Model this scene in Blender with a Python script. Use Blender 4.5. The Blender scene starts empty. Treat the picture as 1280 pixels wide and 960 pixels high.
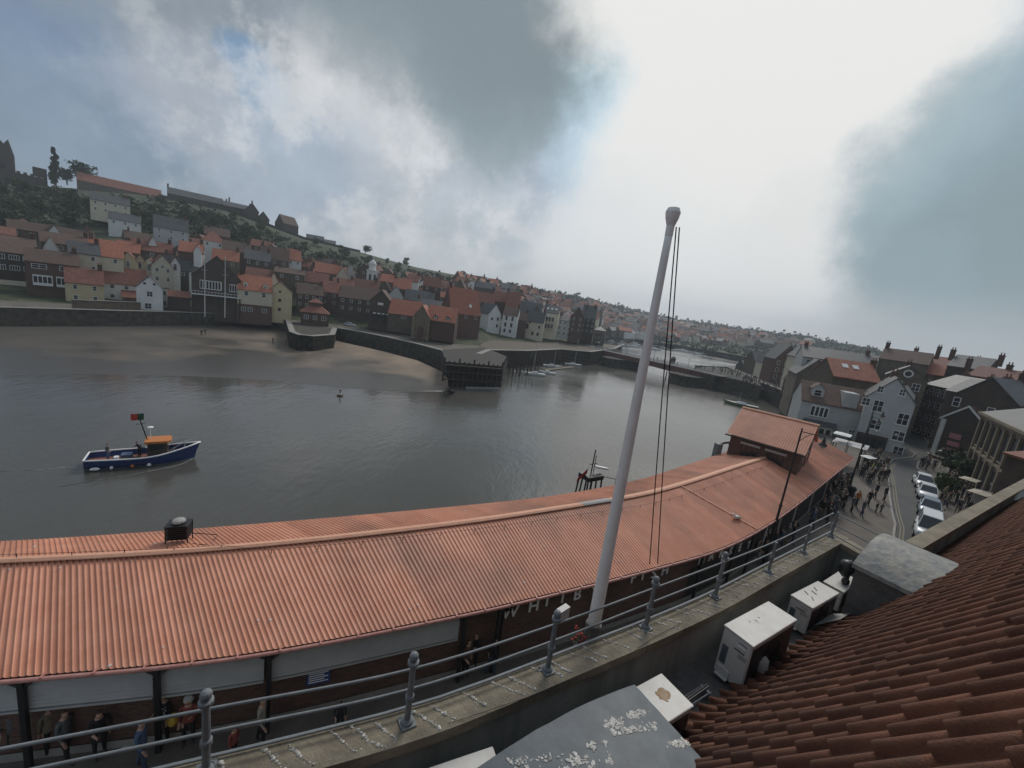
EXPOSURE=0.6
HAZE=0.00036
BLOBS=[ # px,py,inner deg,outer deg,colour as displayed (x10),amount
 (-350,200,20,60,(2.2,2.5,2.8),.85),(100,10,6,22,(2.6,3.1,3.6),.8),(70,105,1,9,(1.6,2.5,4.0),.8),(60,215,2,14,(2.4,3.2,4.1),.8),
 (230,120,1,8,(4.8,5.2,5.9),.6),(325,95,1,4,(1.7,3.1,5.0),.8),(470,120,3,10,(7.2,7.3,7.5),.85),(370,225,3,13,(4.3,5.1,6.1),.75),(560,270,4,15,(5.2,5.6,6.1),.75),
 (620,80,5,13.5,(2.8,3.5,3.85),.9),(540,0,6,14,(2.4,3.0,3.35),.85),(700,30,3,7,(2.2,2.9,3.1),.9),(650,-120,10,22,(2.2,2.7,3.0),.85),
 (920,190,14,24,(5.8,7.8,9.0),.8),
 (920,200,12,20,(8.6,8.6,8.4),1.),(1060,80,8,15,(8.6,8.6,8.4),1.),(890,20,5,11,(8.6,8.6,8.4),1.),(930,-150,10,20,(8.6,8.6,8.4),1.),
 (740,290,2,9,(7.6,7.7,7.8),.7),(1000,320,4,11,(7.8,7.9,7.9),.7),
 (1250,240,6,14,(3.0,4.1,4.7),.88),(1340,400,8,20,(2.5,3.2,3.5),.85),(1175,350,2,6,(2.9,3.8,4.3),.75),(800,350,5,17,(8.0,8.2,8.3),.75)]
import bpy, bmesh, math, random
from mathutils import Vector, Matrix, noise
random.seed(7)
R=math.radians
scene=bpy.context.scene; COL=scene.collection
# ---------------------------------------------------------------- camera model (turns picture points into places)
F=511.0; ROLL=R(8.0); HD=96.0; P=math.atan(HD/F); CZ=19.0; WZ=-1.0; RZ=4.38; PZ=4.5
cR,sR,cP,sP=math.cos(ROLL),math.sin(ROLL),math.cos(P),math.sin(P)
def ray(x,y):
    dx=x-640;dy=y-480; u=dx*cR+dy*sR; v=-dx*sR+dy*cR
    return (u,F*cP-v*sP,-(F*sP+v*cP))
def at(x,y,z):
    r=ray(x,y); t=(z-CZ)/r[2]; return Vector((r[0]*t,r[1]*t,z))
def atD(x,y,D):
    r=ray(x,y); t=D/math.hypot(r[0],r[1]); return Vector((r[0]*t,r[1]*t,CZ+r[2]*t))
def depth_of(p): return p[1]*cP+(CZ-p[2])*sP
def dirpx(x,y): return Vector(ray(x,y)).normalized()
cam=bpy.data.cameras.new('camera'); cam.sensor_width=36; cam.lens=F/1280*36; cam.clip_start=0.05; cam.clip_end=9000
co=bpy.data.objects.new('camera',cam); COL.objects.link(co); scene.camera=co
upv=Vector((0,sP,cP)); rt=Vector((1,0,0)); fw=Vector((0,cP,-sP))
ix=rt*cR+upv*sR; iy=upv*cR-rt*sR
mm=Matrix((ix,iy,-fw)).transposed().to_4x4(); mm.translation=(0,0,CZ); co.matrix_world=mm
# ---------------------------------------------------------------- object helpers
def tag(o,label=None,cat=None,group=None,kind=None):
    if label: o['label']=label
    if cat: o['category']=cat
    if group: o['group']=group
    if kind: o['kind']=kind
    return o
def empty(name,loc=(0,0,0),rz=0,label=None,cat=None,group=None):
    o=bpy.data.objects.new(name,None); COL.objects.link(o); o.location=loc; o.rotation_euler=(0,0,rz)
    o.empty_display_size=.3
    return tag(o,label,cat,group)
def link(name,me,parent=None,loc=None,rz=None):
    o=bpy.data.objects.new(name,me); COL.objects.link(o)
    if parent: o.parent=parent
    if loc is not None: o.location=loc
    if rz is not None: o.rotation_euler=(0,0,rz)
    return o
def copy_tree(o,parent=None):
    c=o.copy(); COL.objects.link(c); c.parent=parent
    for ch in KIDS.get(o.name,[]) or [k for k in o.children]: copy_tree(ch,c)
    return c
KIDS={}
class MB:
    def __init__(s): s.v=[];s.f=[];s.m=[];s.uv=None
    def add(s,vs,fs,mi=0):
        b=len(s.v); s.v+=[tuple(q) for q in vs]
        for f in fs: s.f.append([b+i for i in f]); s.m.append(mi)
        return s
    def quad(s,a,b,c,d,mi=0): return s.add([a,b,c,d],[(0,1,2,3)],mi)
    def box(s,x0,x1,y0,y1,z0,z1,mi=0):
        vs=[(x,y,z) for z in (z0,z1) for x,y in ((x0,y0),(x1,y0),(x1,y1),(x0,y1))]
        return s.add(vs,[(3,2,1,0),(4,5,6,7),(0,1,5,4),(1,2,6,5),(2,3,7,6),(3,0,4,7)],mi)
    def obox(s,c,d,rz=0,mi=0,rx=0,ry=0):
        M_=Matrix.Translation(c)@Matrix.Rotation(rz,4,'Z')@Matrix.Rotation(ry,4,'Y')@Matrix.Rotation(rx,4,'X')
        x,y,z=d[0]/2,d[1]/2,d[2]/2
        vs=[M_@Vector((a,b,e)) for e in (-z,z) for a,b in ((-x,-y),(x,-y),(x,y),(-x,y))]
        return s.add(vs,[(3,2,1,0),(4,5,6,7),(0,1,5,4),(1,2,6,5),(2,3,7,6),(3,0,4,7)],mi)
    def prism(s,poly,z0,z1,mi=0):
        n=len(poly); vs=[(p[0],p[1],z0) for p in poly]+[(p[0],p[1],z1) for p in poly]
        fs=[tuple(range(n-1,-1,-1)),tuple(range(n,2*n))]+[(i,(i+1)%n,n+(i+1)%n,n+i) for i in range(n)]
        return s.add(vs,fs,mi)
    def ext(s,poly,vec,mi=0):
        n=len(poly); vec=Vector(vec); vs=[Vector(p) for p in poly]; vs=vs+[p+vec for p in vs]
        fs=[tuple(range(n-1,-1,-1)),tuple(range(n,2*n))]+[(i,(i+1)%n,n+(i+1)%n,n+i) for i in range(n)]
        return s.add(vs,fs,mi)
    def tube(s,pts,r,n=8,mi=0,cap=True):
        pts=[Vector(p) for p in pts]; k=len(pts); rs=r if isinstance(r,(list,tuple)) else [r]*k
        vs=[];fs=[]; up=None
        for i,p in enumerate(pts):
            t=((pts[i+1]-p) if i==0 else (p-pts[i-1]) if i==k-1 else (pts[i+1]-pts[i-1])).normalized()
            if up is None:
                up=Vector((0,0,1)) if abs(t.z)<.9 else Vector((1,0,0))
            a=t.cross(up).normalized(); b=t.cross(a).normalized(); up=-b if False else up
            for j in range(n):
                q=2*math.pi*j/n; vs.append(p+a*math.cos(q)*rs[i]+b*math.sin(q)*rs[i])
        for i in range(k-1):
            for j in range(n):
                fs.append((i*n+j,i*n+(j+1)%n,(i+1)*n+(j+1)%n,(i+1)*n+j))
        if cap: fs.append(tuple(range(n-1,-1,-1))); fs.append(tuple((k-1)*n+j for j in range(n)))
        return s.add(vs,fs,mi)
    def lathe(s,prof,c=(0,0,0),n=12,mi=0):
        return s.tube([(c[0],c[1],c[2]+z+1e-5*i) for i,(r,z) in enumerate(prof)],[r for r,z in prof],n,mi)
    def ball(s,c,r,n=8,mi=0,sc=(1,1,1),jit=0):
        vs=[];fs=[];m=n//2+1
        for i in range(m+1):
            a=math.pi*i/m
            for j in range(n):
                q=2*math.pi*j/n; k=1+(random.uniform(-jit,jit) if jit else 0)
                vs.append((c[0]+r*k*sc[0]*math.sin(a)*math.cos(q),c[1]+r*k*sc[1]*math.sin(a)*math.sin(q),c[2]+r*k*sc[2]*math.cos(a)))
        for i in range(m):
            for j in range(n): fs.append((i*n+j,(i+1)*n+j,(i+1)*n+(j+1)%n,i*n+(j+1)%n))
        return s.add(vs,fs,mi)
    def mesh(s,name,mats,smooth=False):
        me=bpy.data.meshes.new(name); me.from_pydata(s.v,[],s.f)
        for q in (mats if isinstance(mats,(list,tuple)) else [mats]): me.materials.append(q)
        me.polygons.foreach_set('material_index',s.m)
        if smooth: me.polygons.foreach_set('use_smooth',[True]*len(s.f))
        bm=bmesh.new(); bm.from_mesh(me)
        if smooth!='keep': bmesh.ops.remove_doubles(bm,verts=bm.verts,dist=1e-4)
        bmesh.ops.recalc_face_normals(bm,faces=bm.faces); bm.to_mesh(me); bm.free()
        return me
    def build(s,name,mats,parent=None,smooth=False,loc=None,rz=None):
        return link(name,s.mesh(name,mats,smooth),parent,loc,rz)
# ---------------------------------------------------------------- materials
MATS={}
def M(name,c,c2=None,scale=3,rough=.85,bump=0,bscale=20,metal=0,rand=0,spec=.5,streak=0,coord='Object'):
    m=bpy.data.materials.new(name); m.use_nodes=True; nt=m.node_tree; N=nt.nodes; L=nt.links
    b=N['Principled BSDF']; b.inputs['Roughness'].default_value=rough; b.inputs['Metallic'].default_value=metal
    b.inputs['Specular IOR Level'].default_value=spec
    tc=N.new('ShaderNodeTexCoord'); src=tc.outputs[coord]
    c=tuple(c)+(1,); out=None
    if c2 is not None:
        no=N.new('ShaderNodeTexNoise'); no.inputs['Scale'].default_value=scale; no.inputs['Detail'].default_value=6; no.inputs['Roughness'].default_value=.65
        if streak:
            mp=N.new('ShaderNodeMapping'); mp.inputs['Scale'].default_value=(1,1,1/streak); L.new(src,mp.inputs[0]); L.new(mp.outputs[0],no.inputs['Vector'])
        else: L.new(src,no.inputs['Vector'])
        rp=N.new('ShaderNodeValToRGB'); rp.color_ramp.elements[0].position=.35; rp.color_ramp.elements[1].position=.68
        rp.color_ramp.elements[0].color=c; rp.color_ramp.elements[1].color=tuple(c2)+(1,)
        L.new(no.outputs[0],rp.inputs[0]); out=rp.outputs[0]
    if rand:
        oi=N.new('ShaderNodeObjectInfo'); hs=N.new('ShaderNodeHueSaturation')
        mr=N.new('ShaderNodeMapRange'); mr.inputs[3].default_value=1-rand; mr.inputs[4].default_value=1+rand; L.new(oi.outputs['Random'],mr.inputs[0])
        L.new(mr.outputs[0],hs.inputs['Value'])
        if out: L.new(out,hs.inputs['Color'])
        else: hs.inputs['Color'].default_value=c
        out=hs.outputs[0]
    if out: L.new(out,b.inputs['Base Color'])
    else: b.inputs['Base Color'].default_value=c
    if bump:
        n2=N.new('ShaderNodeTexNoise'); n2.inputs['Scale'].default_value=bscale; n2.inputs['Detail'].default_value=5; L.new(src,n2.inputs['Vector'])
        bp=N.new('ShaderNodeBump'); bp.inputs['Strength'].default_value=bump; bp.inputs['Distance'].default_value=.05
        L.new(n2.outputs[0],bp.inputs['Height']); L.new(bp.outputs[0],b.inputs['Normal'])
    m.diffuse_color=c; MATS[name]=m; return m
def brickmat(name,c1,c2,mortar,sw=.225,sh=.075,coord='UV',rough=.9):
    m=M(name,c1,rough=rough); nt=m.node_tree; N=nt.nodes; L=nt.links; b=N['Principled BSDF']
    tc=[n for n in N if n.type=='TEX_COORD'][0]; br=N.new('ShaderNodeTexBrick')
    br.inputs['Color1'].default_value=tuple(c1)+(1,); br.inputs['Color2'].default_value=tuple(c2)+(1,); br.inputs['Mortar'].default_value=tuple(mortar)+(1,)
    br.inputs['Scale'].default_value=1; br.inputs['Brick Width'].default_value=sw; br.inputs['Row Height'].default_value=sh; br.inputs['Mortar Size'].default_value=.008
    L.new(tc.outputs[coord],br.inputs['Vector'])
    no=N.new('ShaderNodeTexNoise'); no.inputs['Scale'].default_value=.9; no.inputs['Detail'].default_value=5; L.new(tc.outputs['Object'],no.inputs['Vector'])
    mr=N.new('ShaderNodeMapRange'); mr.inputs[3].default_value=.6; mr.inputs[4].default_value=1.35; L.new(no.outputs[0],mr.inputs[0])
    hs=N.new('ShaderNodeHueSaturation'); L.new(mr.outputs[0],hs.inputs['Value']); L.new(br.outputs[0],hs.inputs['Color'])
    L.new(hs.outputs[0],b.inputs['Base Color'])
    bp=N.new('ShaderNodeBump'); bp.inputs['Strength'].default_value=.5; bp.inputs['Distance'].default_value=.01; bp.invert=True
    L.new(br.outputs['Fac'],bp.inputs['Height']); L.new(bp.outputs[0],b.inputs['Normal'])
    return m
def uvbox(me,wall=None):
    """box-projected UVs in metres so that brick courses run level on any wall"""
    uv=me.uv_layers.new(name='UVMap')
    for p in me.polygons:
        n=p.normal; t=Vector((-n.y,n.x,0))
        t=t.normalized() if t.length>.2 else Vector((1,0,0))
        for li in p.loop_indices:
            q=me.vertices[me.loops[li].vertex_index].co
            uv.data[li].uv=(q.dot(t),q.z) if abs(n.z)<.8 else (q.x,q.y)
def ramp_mix(m,pos=(.35,.68)):
    for n in m.node_tree.nodes:
        if n.type=='VALTORGB': n.color_ramp.elements[0].position,n.color_ramp.elements[1].position=pos
m_sheet=M('faded_red_sheet',(.53,.205,.118),(.61,.27,.17),1.2,.55,bump=.15,bscale=8)
m_sheet_worn=M('faded_red_ridge',(.60,.30,.19),(.67,.37,.25),3,.7,bump=.3,bscale=14)
m_patch=M('grey_flashing',(.30,.29,.28),(.38,.36,.34),4,.6)
m_gutter=M('pink_painted_gutter',(.40,.17,.14),(.52,.26,.22),6,.5)
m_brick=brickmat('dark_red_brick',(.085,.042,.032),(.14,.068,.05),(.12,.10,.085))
m_brick2=brickmat('brown_brick',(.15,.085,.06),(.20,.12,.085),(.2,.17,.14))
m_black=M('black_paint',(.018,.018,.02),rough=.45)
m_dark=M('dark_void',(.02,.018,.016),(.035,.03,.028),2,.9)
m_white=M('white_paint',(.84,.83,.81),(.76,.74,.72),4,.5)
m_shut=M('grey_shutter',(.36,.35,.35),(.44,.43,.42),1.5,.45)
m_lead=M('weathered_lead',(.085,.10,.112),(.13,.148,.16),3.2,.6,bump=.18,bscale=5)
m_lead_far=M('stained_lead',(.14,.155,.16),(.30,.28,.235),4.5,.6,bump=.4,bscale=7)
m_leadwall=M('dark_lead_cheek',(.075,.07,.068),(.12,.115,.11),5,.7,bump=.3)
m_concrete=M('streaked_render',(.17,.175,.16),(.34,.34,.31),1.3,.9,bump=.3,streak=6)
m_coping=M('lichen_coping_stone',(.16,.135,.10),(.27,.235,.17),2.2,.9,bump=.5,bscale=14)
m_drop=M('white_droppings',(.72,.70,.66),(.40,.38,.34),14,.8,bump=.6,bscale=50)
m_rail=M('galvanised_rail',(.14,.155,.165),(.20,.215,.225),9,.6)
m_acw=M('cream_ac_casing',(.60,.59,.56),(.52,.51,.48),3,.45)
m_act=M('cream_ac_top',(.62,.60,.57),(.54,.51,.46),5,.5)
m_rust=M('rust_stain',(.28,.16,.08),(.45,.35,.25),6,.9)
m_grille=M('dark_grille',(.03,.03,.035),rough=.5)
m_blue=M('blue_sign',(.03,.06,.22),rough=.5)
m_pave=M('tan_paving',(.095,.08,.068),(.14,.12,.10),.8,.85,bump=.2)
m_asph=M('asphalt',(.042,.042,.043),(.066,.066,.067),.5,.8,bump=.2,bscale=40)
m_yellow=M('yellow_line_paint',(.20,.17,.10),(.13,.12,.09),3,.8)
m_kerb=M('kerb_stone',(.22,.21,.19),(.30,.28,.26),2,.85)
m_stone=M('sandstone',(.13,.107,.075),(.21,.172,.122),.8,.9,bump=.3,rand=.12)
m_wall=M('harbour_stone',(.028,.025,.021),(.09,.078,.062),.9,.95,bump=.9,bscale=3.2)
m_sand=M('wet_sand',(.19,.14,.098),(.29,.215,.15),.12,.6,bump=.5,bscale=.9)
m_timber=M('black_timber',(.022,.02,.017),(.06,.052,.042),2,.9,bump=.4)
m_glass=M('window_glass',(.02,.024,.03),rough=.12,spec=.7)
m_frame=M('white_frame',(.62,.62,.60),rough=.6)
m_cream=M('cream_render',(.50,.45,.34),(.58,.53,.42),.6,.9,rand=.12)
m_yel=M('ochre_render',(.43,.36,.22),(.50,.43,.28),.6,.9,rand=.1)
m_wht=M('white_render',(.56,.56,.54),(.66,.66,.63),.6,.85,rand=.08)
m_gry=M('pale_grey_render',(.36,.365,.36),(.45,.455,.45),.5,.85)
m_hbrick=M('red_brick_far',(.08,.048,.038),(.135,.08,.062),1.4,.9,rand=.25)
m_tan=M('brown_stone_far',(.085,.07,.052),(.15,.12,.09),1.0,.9,rand=.2)
m_dkb=M('dark_brick_far',(.05,.038,.031),(.085,.064,.05),1.0,.9,rand=.2)
m_tile=M('red_pantile_far',(.13,.055,.038),(.25,.098,.066),1.6,.8,bump=.4,bscale=6,rand=.28)
m_tileb=M('brown_pantile_far',(.075,.048,.038),(.13,.08,.06),1.6,.85,bump=.4,bscale=6,rand=.2)
m_tileo=M('bright_pantile_far',(.25,.085,.05),(.37,.145,.09),1.6,.8,bump=.4,bscale=6,rand=.15)
m_slate=M('slate_far',(.042,.043,.045),(.085,.087,.09),1.4,.6,bump=.3,bscale=6,rand=.2)
m_rtrim=M('white_barge',(.60,.60,.58),rough=.6)
m_bark=M('bark',(.06,.048,.035),(.1,.08,.06),6,.9,bump=.5)
m_leaf=M('dark_leaves',(.022,.036,.014),(.06,.085,.03),.7,.8,rand=.3)
m_leafb=M('olive_leaves',(.045,.06,.024),(.085,.10,.04),.7,.8,rand=.3)
# ---------------------------------------------------------------- terrain
sky_tab=[(-260,212,450),(-150,218,430),(0,228,430),(100,236,410),(200,246,390),(280,262,370),(330,280,365),(380,299,370),(450,315,400),(520,334,470),(600,349,600),(650,358,750),(700,368,950),(740,376,1100),(760,380,1150),(800,390,1300),(850,400,1400),(900,408,1400),(950,415,1400),(1000,421,1300),(1060,432,1150),(1100,440,1050),(1200,453,900),(1280,466,800),(1500,492,700),(1750,520,650)]
bank_tab=[(-260,372,4),(0,385,4),(100,388,4),(200,390,4),(270,392.5,4),(350,396,4),(362,404,4),(418,411,4),(430,412,4),(480,421,4),(550,438,4),(600,440,4),(612,433,4),(660,434,4),(715,434,4),(738,436,4.5)]
def az(p): return math.atan2(p[0],p[1])
SK=[(az(ray(x,y)),D,CZ+ray(x,y)[2]/math.hypot(*ray(x,y)[:2])*D) for x,y,D in sky_tab]
BK=[]
for x,y,z in bank_tab:
    p=at(x,y,z); BK.append((az(p),math.hypot(p.x,p.y)))
a0=BK[-1][0]
for x,D in ((739,430),(800,440),(850,450),(900,430),(945,410)): BK.append((az(ray(x,430)),D))
BK[-5]=(a0+.004,430)
BK.append((BK[-1][0]+.004,190))
BK+= [(az(ray(1100,440)),190),(az(ray(1700,500)),190)]
def interp(tab,a,k):
    if a<=tab[0][0]: return tab[0][k]
    for i in range(len(tab)-1):
        if a<=tab[i+1][0]:
            t=(a-tab[i][0])/(tab[i+1][0]-tab[i][0]); return tab[i][k]*(1-t)+tab[i+1][k]*t
    return tab[-1][k]
def land_h(a,d):
    D,Z=interp(SK,a,1),interp(SK,a,2); b=interp(BK,a,1); f=b+12 if b<300 else b+25
    if a>az(ray(945,430)): f=260
    if d<f: return 4.0
    t=(d-f)/max(D-f,1)
    if t<=1:
        s=t+ .06*math.sin(t*math.pi*2)*-1
        return 4.0+(Z-4.0)*max(0,min(1,s))+ (noise.noise((math.sin(a)*d*.02,math.cos(a)*d*.02,0))*3.0*math.sin(math.pi*t))
    return Z-(d-D)*.05-((d-D)/90.)**2*2
def hit(x,y):
    r=ray(x,y); h=math.hypot(r[0],r[1]); a=az(r); d=interp(BK,a,1)
    D=interp(SK,a,1)
    while d<D:
        if land_h(a,d)>=CZ+r[2]/h*d: break
        d+=2
    return d,a
def pol(a,d,z): return Vector((math.sin(a)*d,math.cos(a)*d,z))
AZ=sorted(set([SK[0][0]+i*(SK[-1][0]-SK[0][0])/330 for i in range(331)]+[b[0] for b in BK]))
mb=MB(); NR=46
for a in AZ:
    b=interp(BK,a,1); D=interp(SK,a,1)
    for j in range(NR):
        if j<36: d=b+(D-b)*(j/35.)**1.25
        else: d=D+(j-35)*30
        z=land_h(a,d)
        mb.v.append(tuple(pol(a,d,z if j>0 else z)))
for i in range(len(AZ)-1):
    for j in range(NR-1):
        mb.f.append([i*NR+j,(i+1)*NR+j,(i+1)*NR+j+1,i*NR+j+1]); mb.m.append(0)
m_grass=M('hill_grass',(.04,.052,.02),(.09,.098,.038),.022,.95,bump=.6,bscale=.3)
gn=m_grass.node_tree; NN=gn.nodes; LL=gn.links
n2=NN.new('ShaderNodeTexNoise'); n2.inputs['Scale'].default_value=.25; n2.inputs['Detail'].default_value=8; n2.inputs['Roughness'].default_value=.7
LL.new([n for n in NN if n.type=='TEX_COORD'][0].outputs['Object'],n2.inputs['Vector'])
r2=NN.new('ShaderNodeValToRGB'); r2.color_ramp.elements[0].position=.42; r2.color_ramp.elements[1].position=.58
mx=NN.new('ShaderNodeMix'); mx.data_type='RGBA'; mx.blend_type='MIX'
LL.new(n2.outputs[0],r2.inputs[0]); LL.new(r2.outputs[0],mx.inputs[0]); mx.inputs[6].default_value=(.018,.026,.012,1)
LL.new([n for n in NN if n.type=='VALTORGB'][0].outputs[0],mx.inputs[7]); LL.new(mx.outputs[2],NN['Principled BSDF'].inputs['Base Color'])
hill=mb.build('hillside',m_grass,smooth=True); tag(hill,kind='structure')
# sea bed under everything, water sheet
tag(MB().quad((-1100,-130,-4),(1400,-130,-4),(1400,2000,-4),(-1100,2000,-4)).build('riverbed',m_sand),kind='structure')
m_water=M('harbour_water',(.075,.071,.062),rough=.17,spec=.5)
wn=m_water.node_tree; N=wn.nodes; L=wn.links; tc=[n for n in N if n.type=='TEX_COORD'][0]
def nz(scale,det,sx=1,sy=1,rot=0):
    mp=N.new('ShaderNodeMapping'); mp.inputs['Scale'].default_value=(sx,sy,1); mp.inputs['Rotation'].default_value=(0,0,rot); L.new(tc.outputs['Object'],mp.inputs[0])
    n=N.new('ShaderNodeTexNoise'); n.inputs['Scale'].default_value=scale; n.inputs['Detail'].default_value=det; L.new(mp.outputs[0],n.inputs['Vector']); return n
w1=nz(1.5,4,1,.45,R(28)); w2=nz(.28,3,1,.5,R(15)); w3=nz(.02,3)
ad=N.new('ShaderNodeMath'); ad.operation='MULTIPLY_ADD'; ad.inputs[1].default_value=1.6; L.new(w2.outputs[0],ad.inputs[0]); L.new(w1.outputs[0],ad.inputs[2])
bp=N.new('ShaderNodeBump'); bp.inputs['Distance'].default_value=.075; L.new(ad.outputs[0],bp.inputs['Height']); L.new(bp.outputs[0],N['Principled BSDF'].inputs['Normal'])
mr=N.new('ShaderNodeMapRange'); mr.inputs[1].default_value=.35; mr.inputs[2].default_value=.65; mr.inputs[3].default_value=.25; mr.inputs[4].default_value=1.0
L.new(w3.outputs[0],mr.inputs[0]); L.new(mr.outputs[0],bp.inputs['Strength'])
tag(MB().quad((-1090,-125,WZ),(1390,-125,WZ),(1390,1990,WZ),(-1090,1990,WZ)).build('harbour_water',m_water),kind='structure')
mr2=N.new('ShaderNodeMapRange'); mr2.inputs[1].default_value=.38; mr2.inputs[2].default_value=.62; mr2.inputs[3].default_value=.10; mr2.inputs[4].default_value=.26; L.new(w3.outputs[0],mr2.inputs[0]); L.new(mr2.outputs[0],N['Principled BSDF'].inputs['Roughness'])
w3.inputs['Detail'].default_value=6
# sand bank on the far shore
top=[(-260,384),(0,399),(100,399),(200,401),(270,402),(355,407),(375,424),(420,427),(480,441),(520,452),(550,466),(566,484)]
low=[(-260,462),(0,470),(100,471),(200,473),(270,476),(340,480),(400,485),(430,489),(470,490),(500,491),(540,490),(570,489)]
mb=MB(); K=26; NS=len(top); U=110
def lerp_list(l,t):
    t*=len(l)-1; i=min(int(t),len(l)-2); f=t-i; return (l[i][0]*(1-f)+l[i+1][0]*f,l[i][1]*(1-f)+l[i+1][1]*f)
for i in range(U+1):
    A=at(*lerp_list(top,i/U),.9); B=at(*lerp_list(low,i/U),WZ-.02)
    A=A+(A-B).normalized()*2.5
    for j in range(K+1):
        t=j/K; q=A.lerp(B,t); q.z=.9+(WZ-.03-.9)*(t**.75)+.28*noise.noise((q.x*.06,q.y*.06,3))*math.sin(math.pi*min(1,t*1.15))
        if j==K: q.z=WZ-.35
        mb.v.append(tuple(q))
for i in range(U):
    for j in range(K): mb.f.append([i*(K+1)+j,(i+1)*(K+1)+j,(i+1)*(K+1)+j+1,i*(K+1)+j+1]); mb.m.append(0)
sb=mb.build('sandbank',m_sand,smooth=True); tag(sb,kind='structure')
# seaweed-dark and wet zones by height and place
sn=m_sand.node_tree; N=sn.nodes; L=sn.links; tc=[n for n in N if n.type=='TEX_COORD'][0]; B_=N['Principled BSDF']
sx=N.new('ShaderNodeSeparateXYZ'); L.new(tc.outputs['Object'],sx.inputs[0])
no=N.new('ShaderNodeTexNoise'); no.inputs['Scale'].default_value=.09; no.inputs['Detail'].default_value=7; L.new(tc.outputs['Object'],no.inputs['Vector'])
a1=N.new('ShaderNodeMath'); a1.operation='MULTIPLY_ADD'; L.new(no.outputs[0],a1.inputs[0]); a1.inputs[1].default_value=2.2; L.new(sx.outputs[2],a1.inputs[2])
wet=N.new('ShaderNodeMapRange'); wet.inputs[1].default_value=.45; wet.inputs[2].default_value=1.5; L.new(a1.outputs[0],wet.inputs[0])
lf=N.new('ShaderNodeMapRange'); lf.inputs[1].default_value=-98; lf.inputs[2].default_value=-66; L.new(sx.outputs[0],lf.inputs[0])
mu=N.new('ShaderNodeMath'); mu.operation='MULTIPLY'; L.new(wet.outputs[0],mu.inputs[0]); L.new(lf.outputs[0],mu.inputs[1])
mx=N.new('ShaderNodeMix'); mx.data_type='RGBA'; L.new(mu.outputs[0],mx.inputs[0]); mx.inputs[6].default_value=(.06,.052,.043,1)
L.new([n for n in N if n.type=='VALTORGB'][0].outputs[0],mx.inputs[7]); L.new(mx.outputs[2],B_.inputs['Base Color'])
rr=N.new('ShaderNodeMapRange'); rr.inputs[3].default_value=.32; rr.inputs[4].default_value=.85; L.new(wet.outputs[0],rr.inputs[0]); L.new(rr.outputs[0],B_.inputs['Roughness'])
# ---------------------------------------------------------------- sea walls on the far shore
def wall_strip(name,pts,z0,z1,th,mat,label,cat='wall',cap=None,toward=None):
    """stone wall along plan points; th thickens it away from the viewer"""
    mb=MB(); n=len(pts); fr=[Vector((p[0],p[1],0)) for p in pts]; bk=[]
    for i,p in enumerate(fr):
        t=(fr[min(i+1,n-1)]-fr[max(i-1,0)]).normalized(); nn=Vector((-t.y,t.x,0)); 
        if nn.dot(p)<0: nn=-nn
        bk.append(p+nn*th)
    z1s=z1 if isinstance(z1,list) else [z1]*n
    for i in range(n):
        for q,z in ((fr[i],z0),(fr[i],z1s[i]),(bk[i],z1s[i]),(bk[i],z0)): mb.v.append((q.x,q.y,z))
    for i in range(n-1):
        for j in range(4): mb.f.append([i*4+j,(i+1)*4+j,(i+1)*4+(j+1)%4,i*4+(j+1)%4]); mb.m.append(0)
    mb.f+= [[0,1,2,3],[n*4-4,n*4-3,n*4-2,n*4-1]]; mb.m+=[0,0]
    root=empty(name,(0,0,0),0,label,cat)
    mb.build('wall_face',mat,root)
    if cap:
        c=MB()
        for i in range(n-1):
            a,b,c2,d=fr[i],fr[i+1],bk[i+1],bk[i]
            a=a-(bk[i]-a).normalized()*.12; b=b-(bk[i+1]-b).normalized()*.12
            za,zb=z1s[i]+.003,z1s[i+1]+.003
            c.add([(a.x,a.y,za),(b.x,b.y,zb),(c2.x,c2.y,zb),(d.x,d.y,za),(a.x,a.y,za+cap),(b.x,b.y,zb+cap),(c2.x,c2.y,zb+cap),(d.x,d.y,za+cap)],[(3,2,1,0),(4,5,6,7),(0,1,5,4),(1,2,6,5),(2,3,7,6),(3,0,4,7)])
        c.build('coping',m_kerb if cap<.5 else m_stone,root)
    return root
def pxl(l,z,n=1): return [at(x,y,z) for x,y in l]
for mt_ in (m_wall,): pass
W1=pxl([(-260,372.5),(0,386),(60,387.5),(100,388.5),(150,390),(206,391),(270,393),(345,396.5),(358,402)],4)
wall_strip('sea_wall',W1,-3,4.25,1.2,m_wall,'dark stone sea wall below the waterfront houses, behind the sandbank','sea wall',.12)
W2=pxl([(358,402),(362,415),(372,419),(392,421),(418,419),(421,411)],4)
wall_strip('stone_bastion',W2,-3,4.1,1.4,m_wall,'stone bastion below the small red hipped pavilion','bastion',.12)
# fill under pavilion
poly=[tuple(p[:2]) for p in W2]
tag(MB().prism(poly,-3,4.05).build('bastion_top',m_wall),kind='structure')
W3=pxl([(421,411),(450,416),(480,422),(520,431),(552,439.5),(556,447)],4)
wall_strip('quay_wall',W3,-3,4.25,1.5,m_wall,'long dark quay wall with pale kerb curving down to the timber jetty','quay wall',.18)
W4=pxl([(600,452),(612,446),(660,446),(700,443),(738,446),(768,441),(777,436)],2.5)
wall_strip('river_wall',W4,-3,4.6,1.5,m_wall,'brown river wall below the pale gabled houses by the bridge','river wall',.1)
poly=[tuple(p[:2]) for p in W4]+[tuple(atD(770,425,260)[:2]),tuple(atD(600,420,190)[:2])]
tag(MB().prism(poly,-3,4.45).build('east_quay',m_tan),kind='structure')
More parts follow.
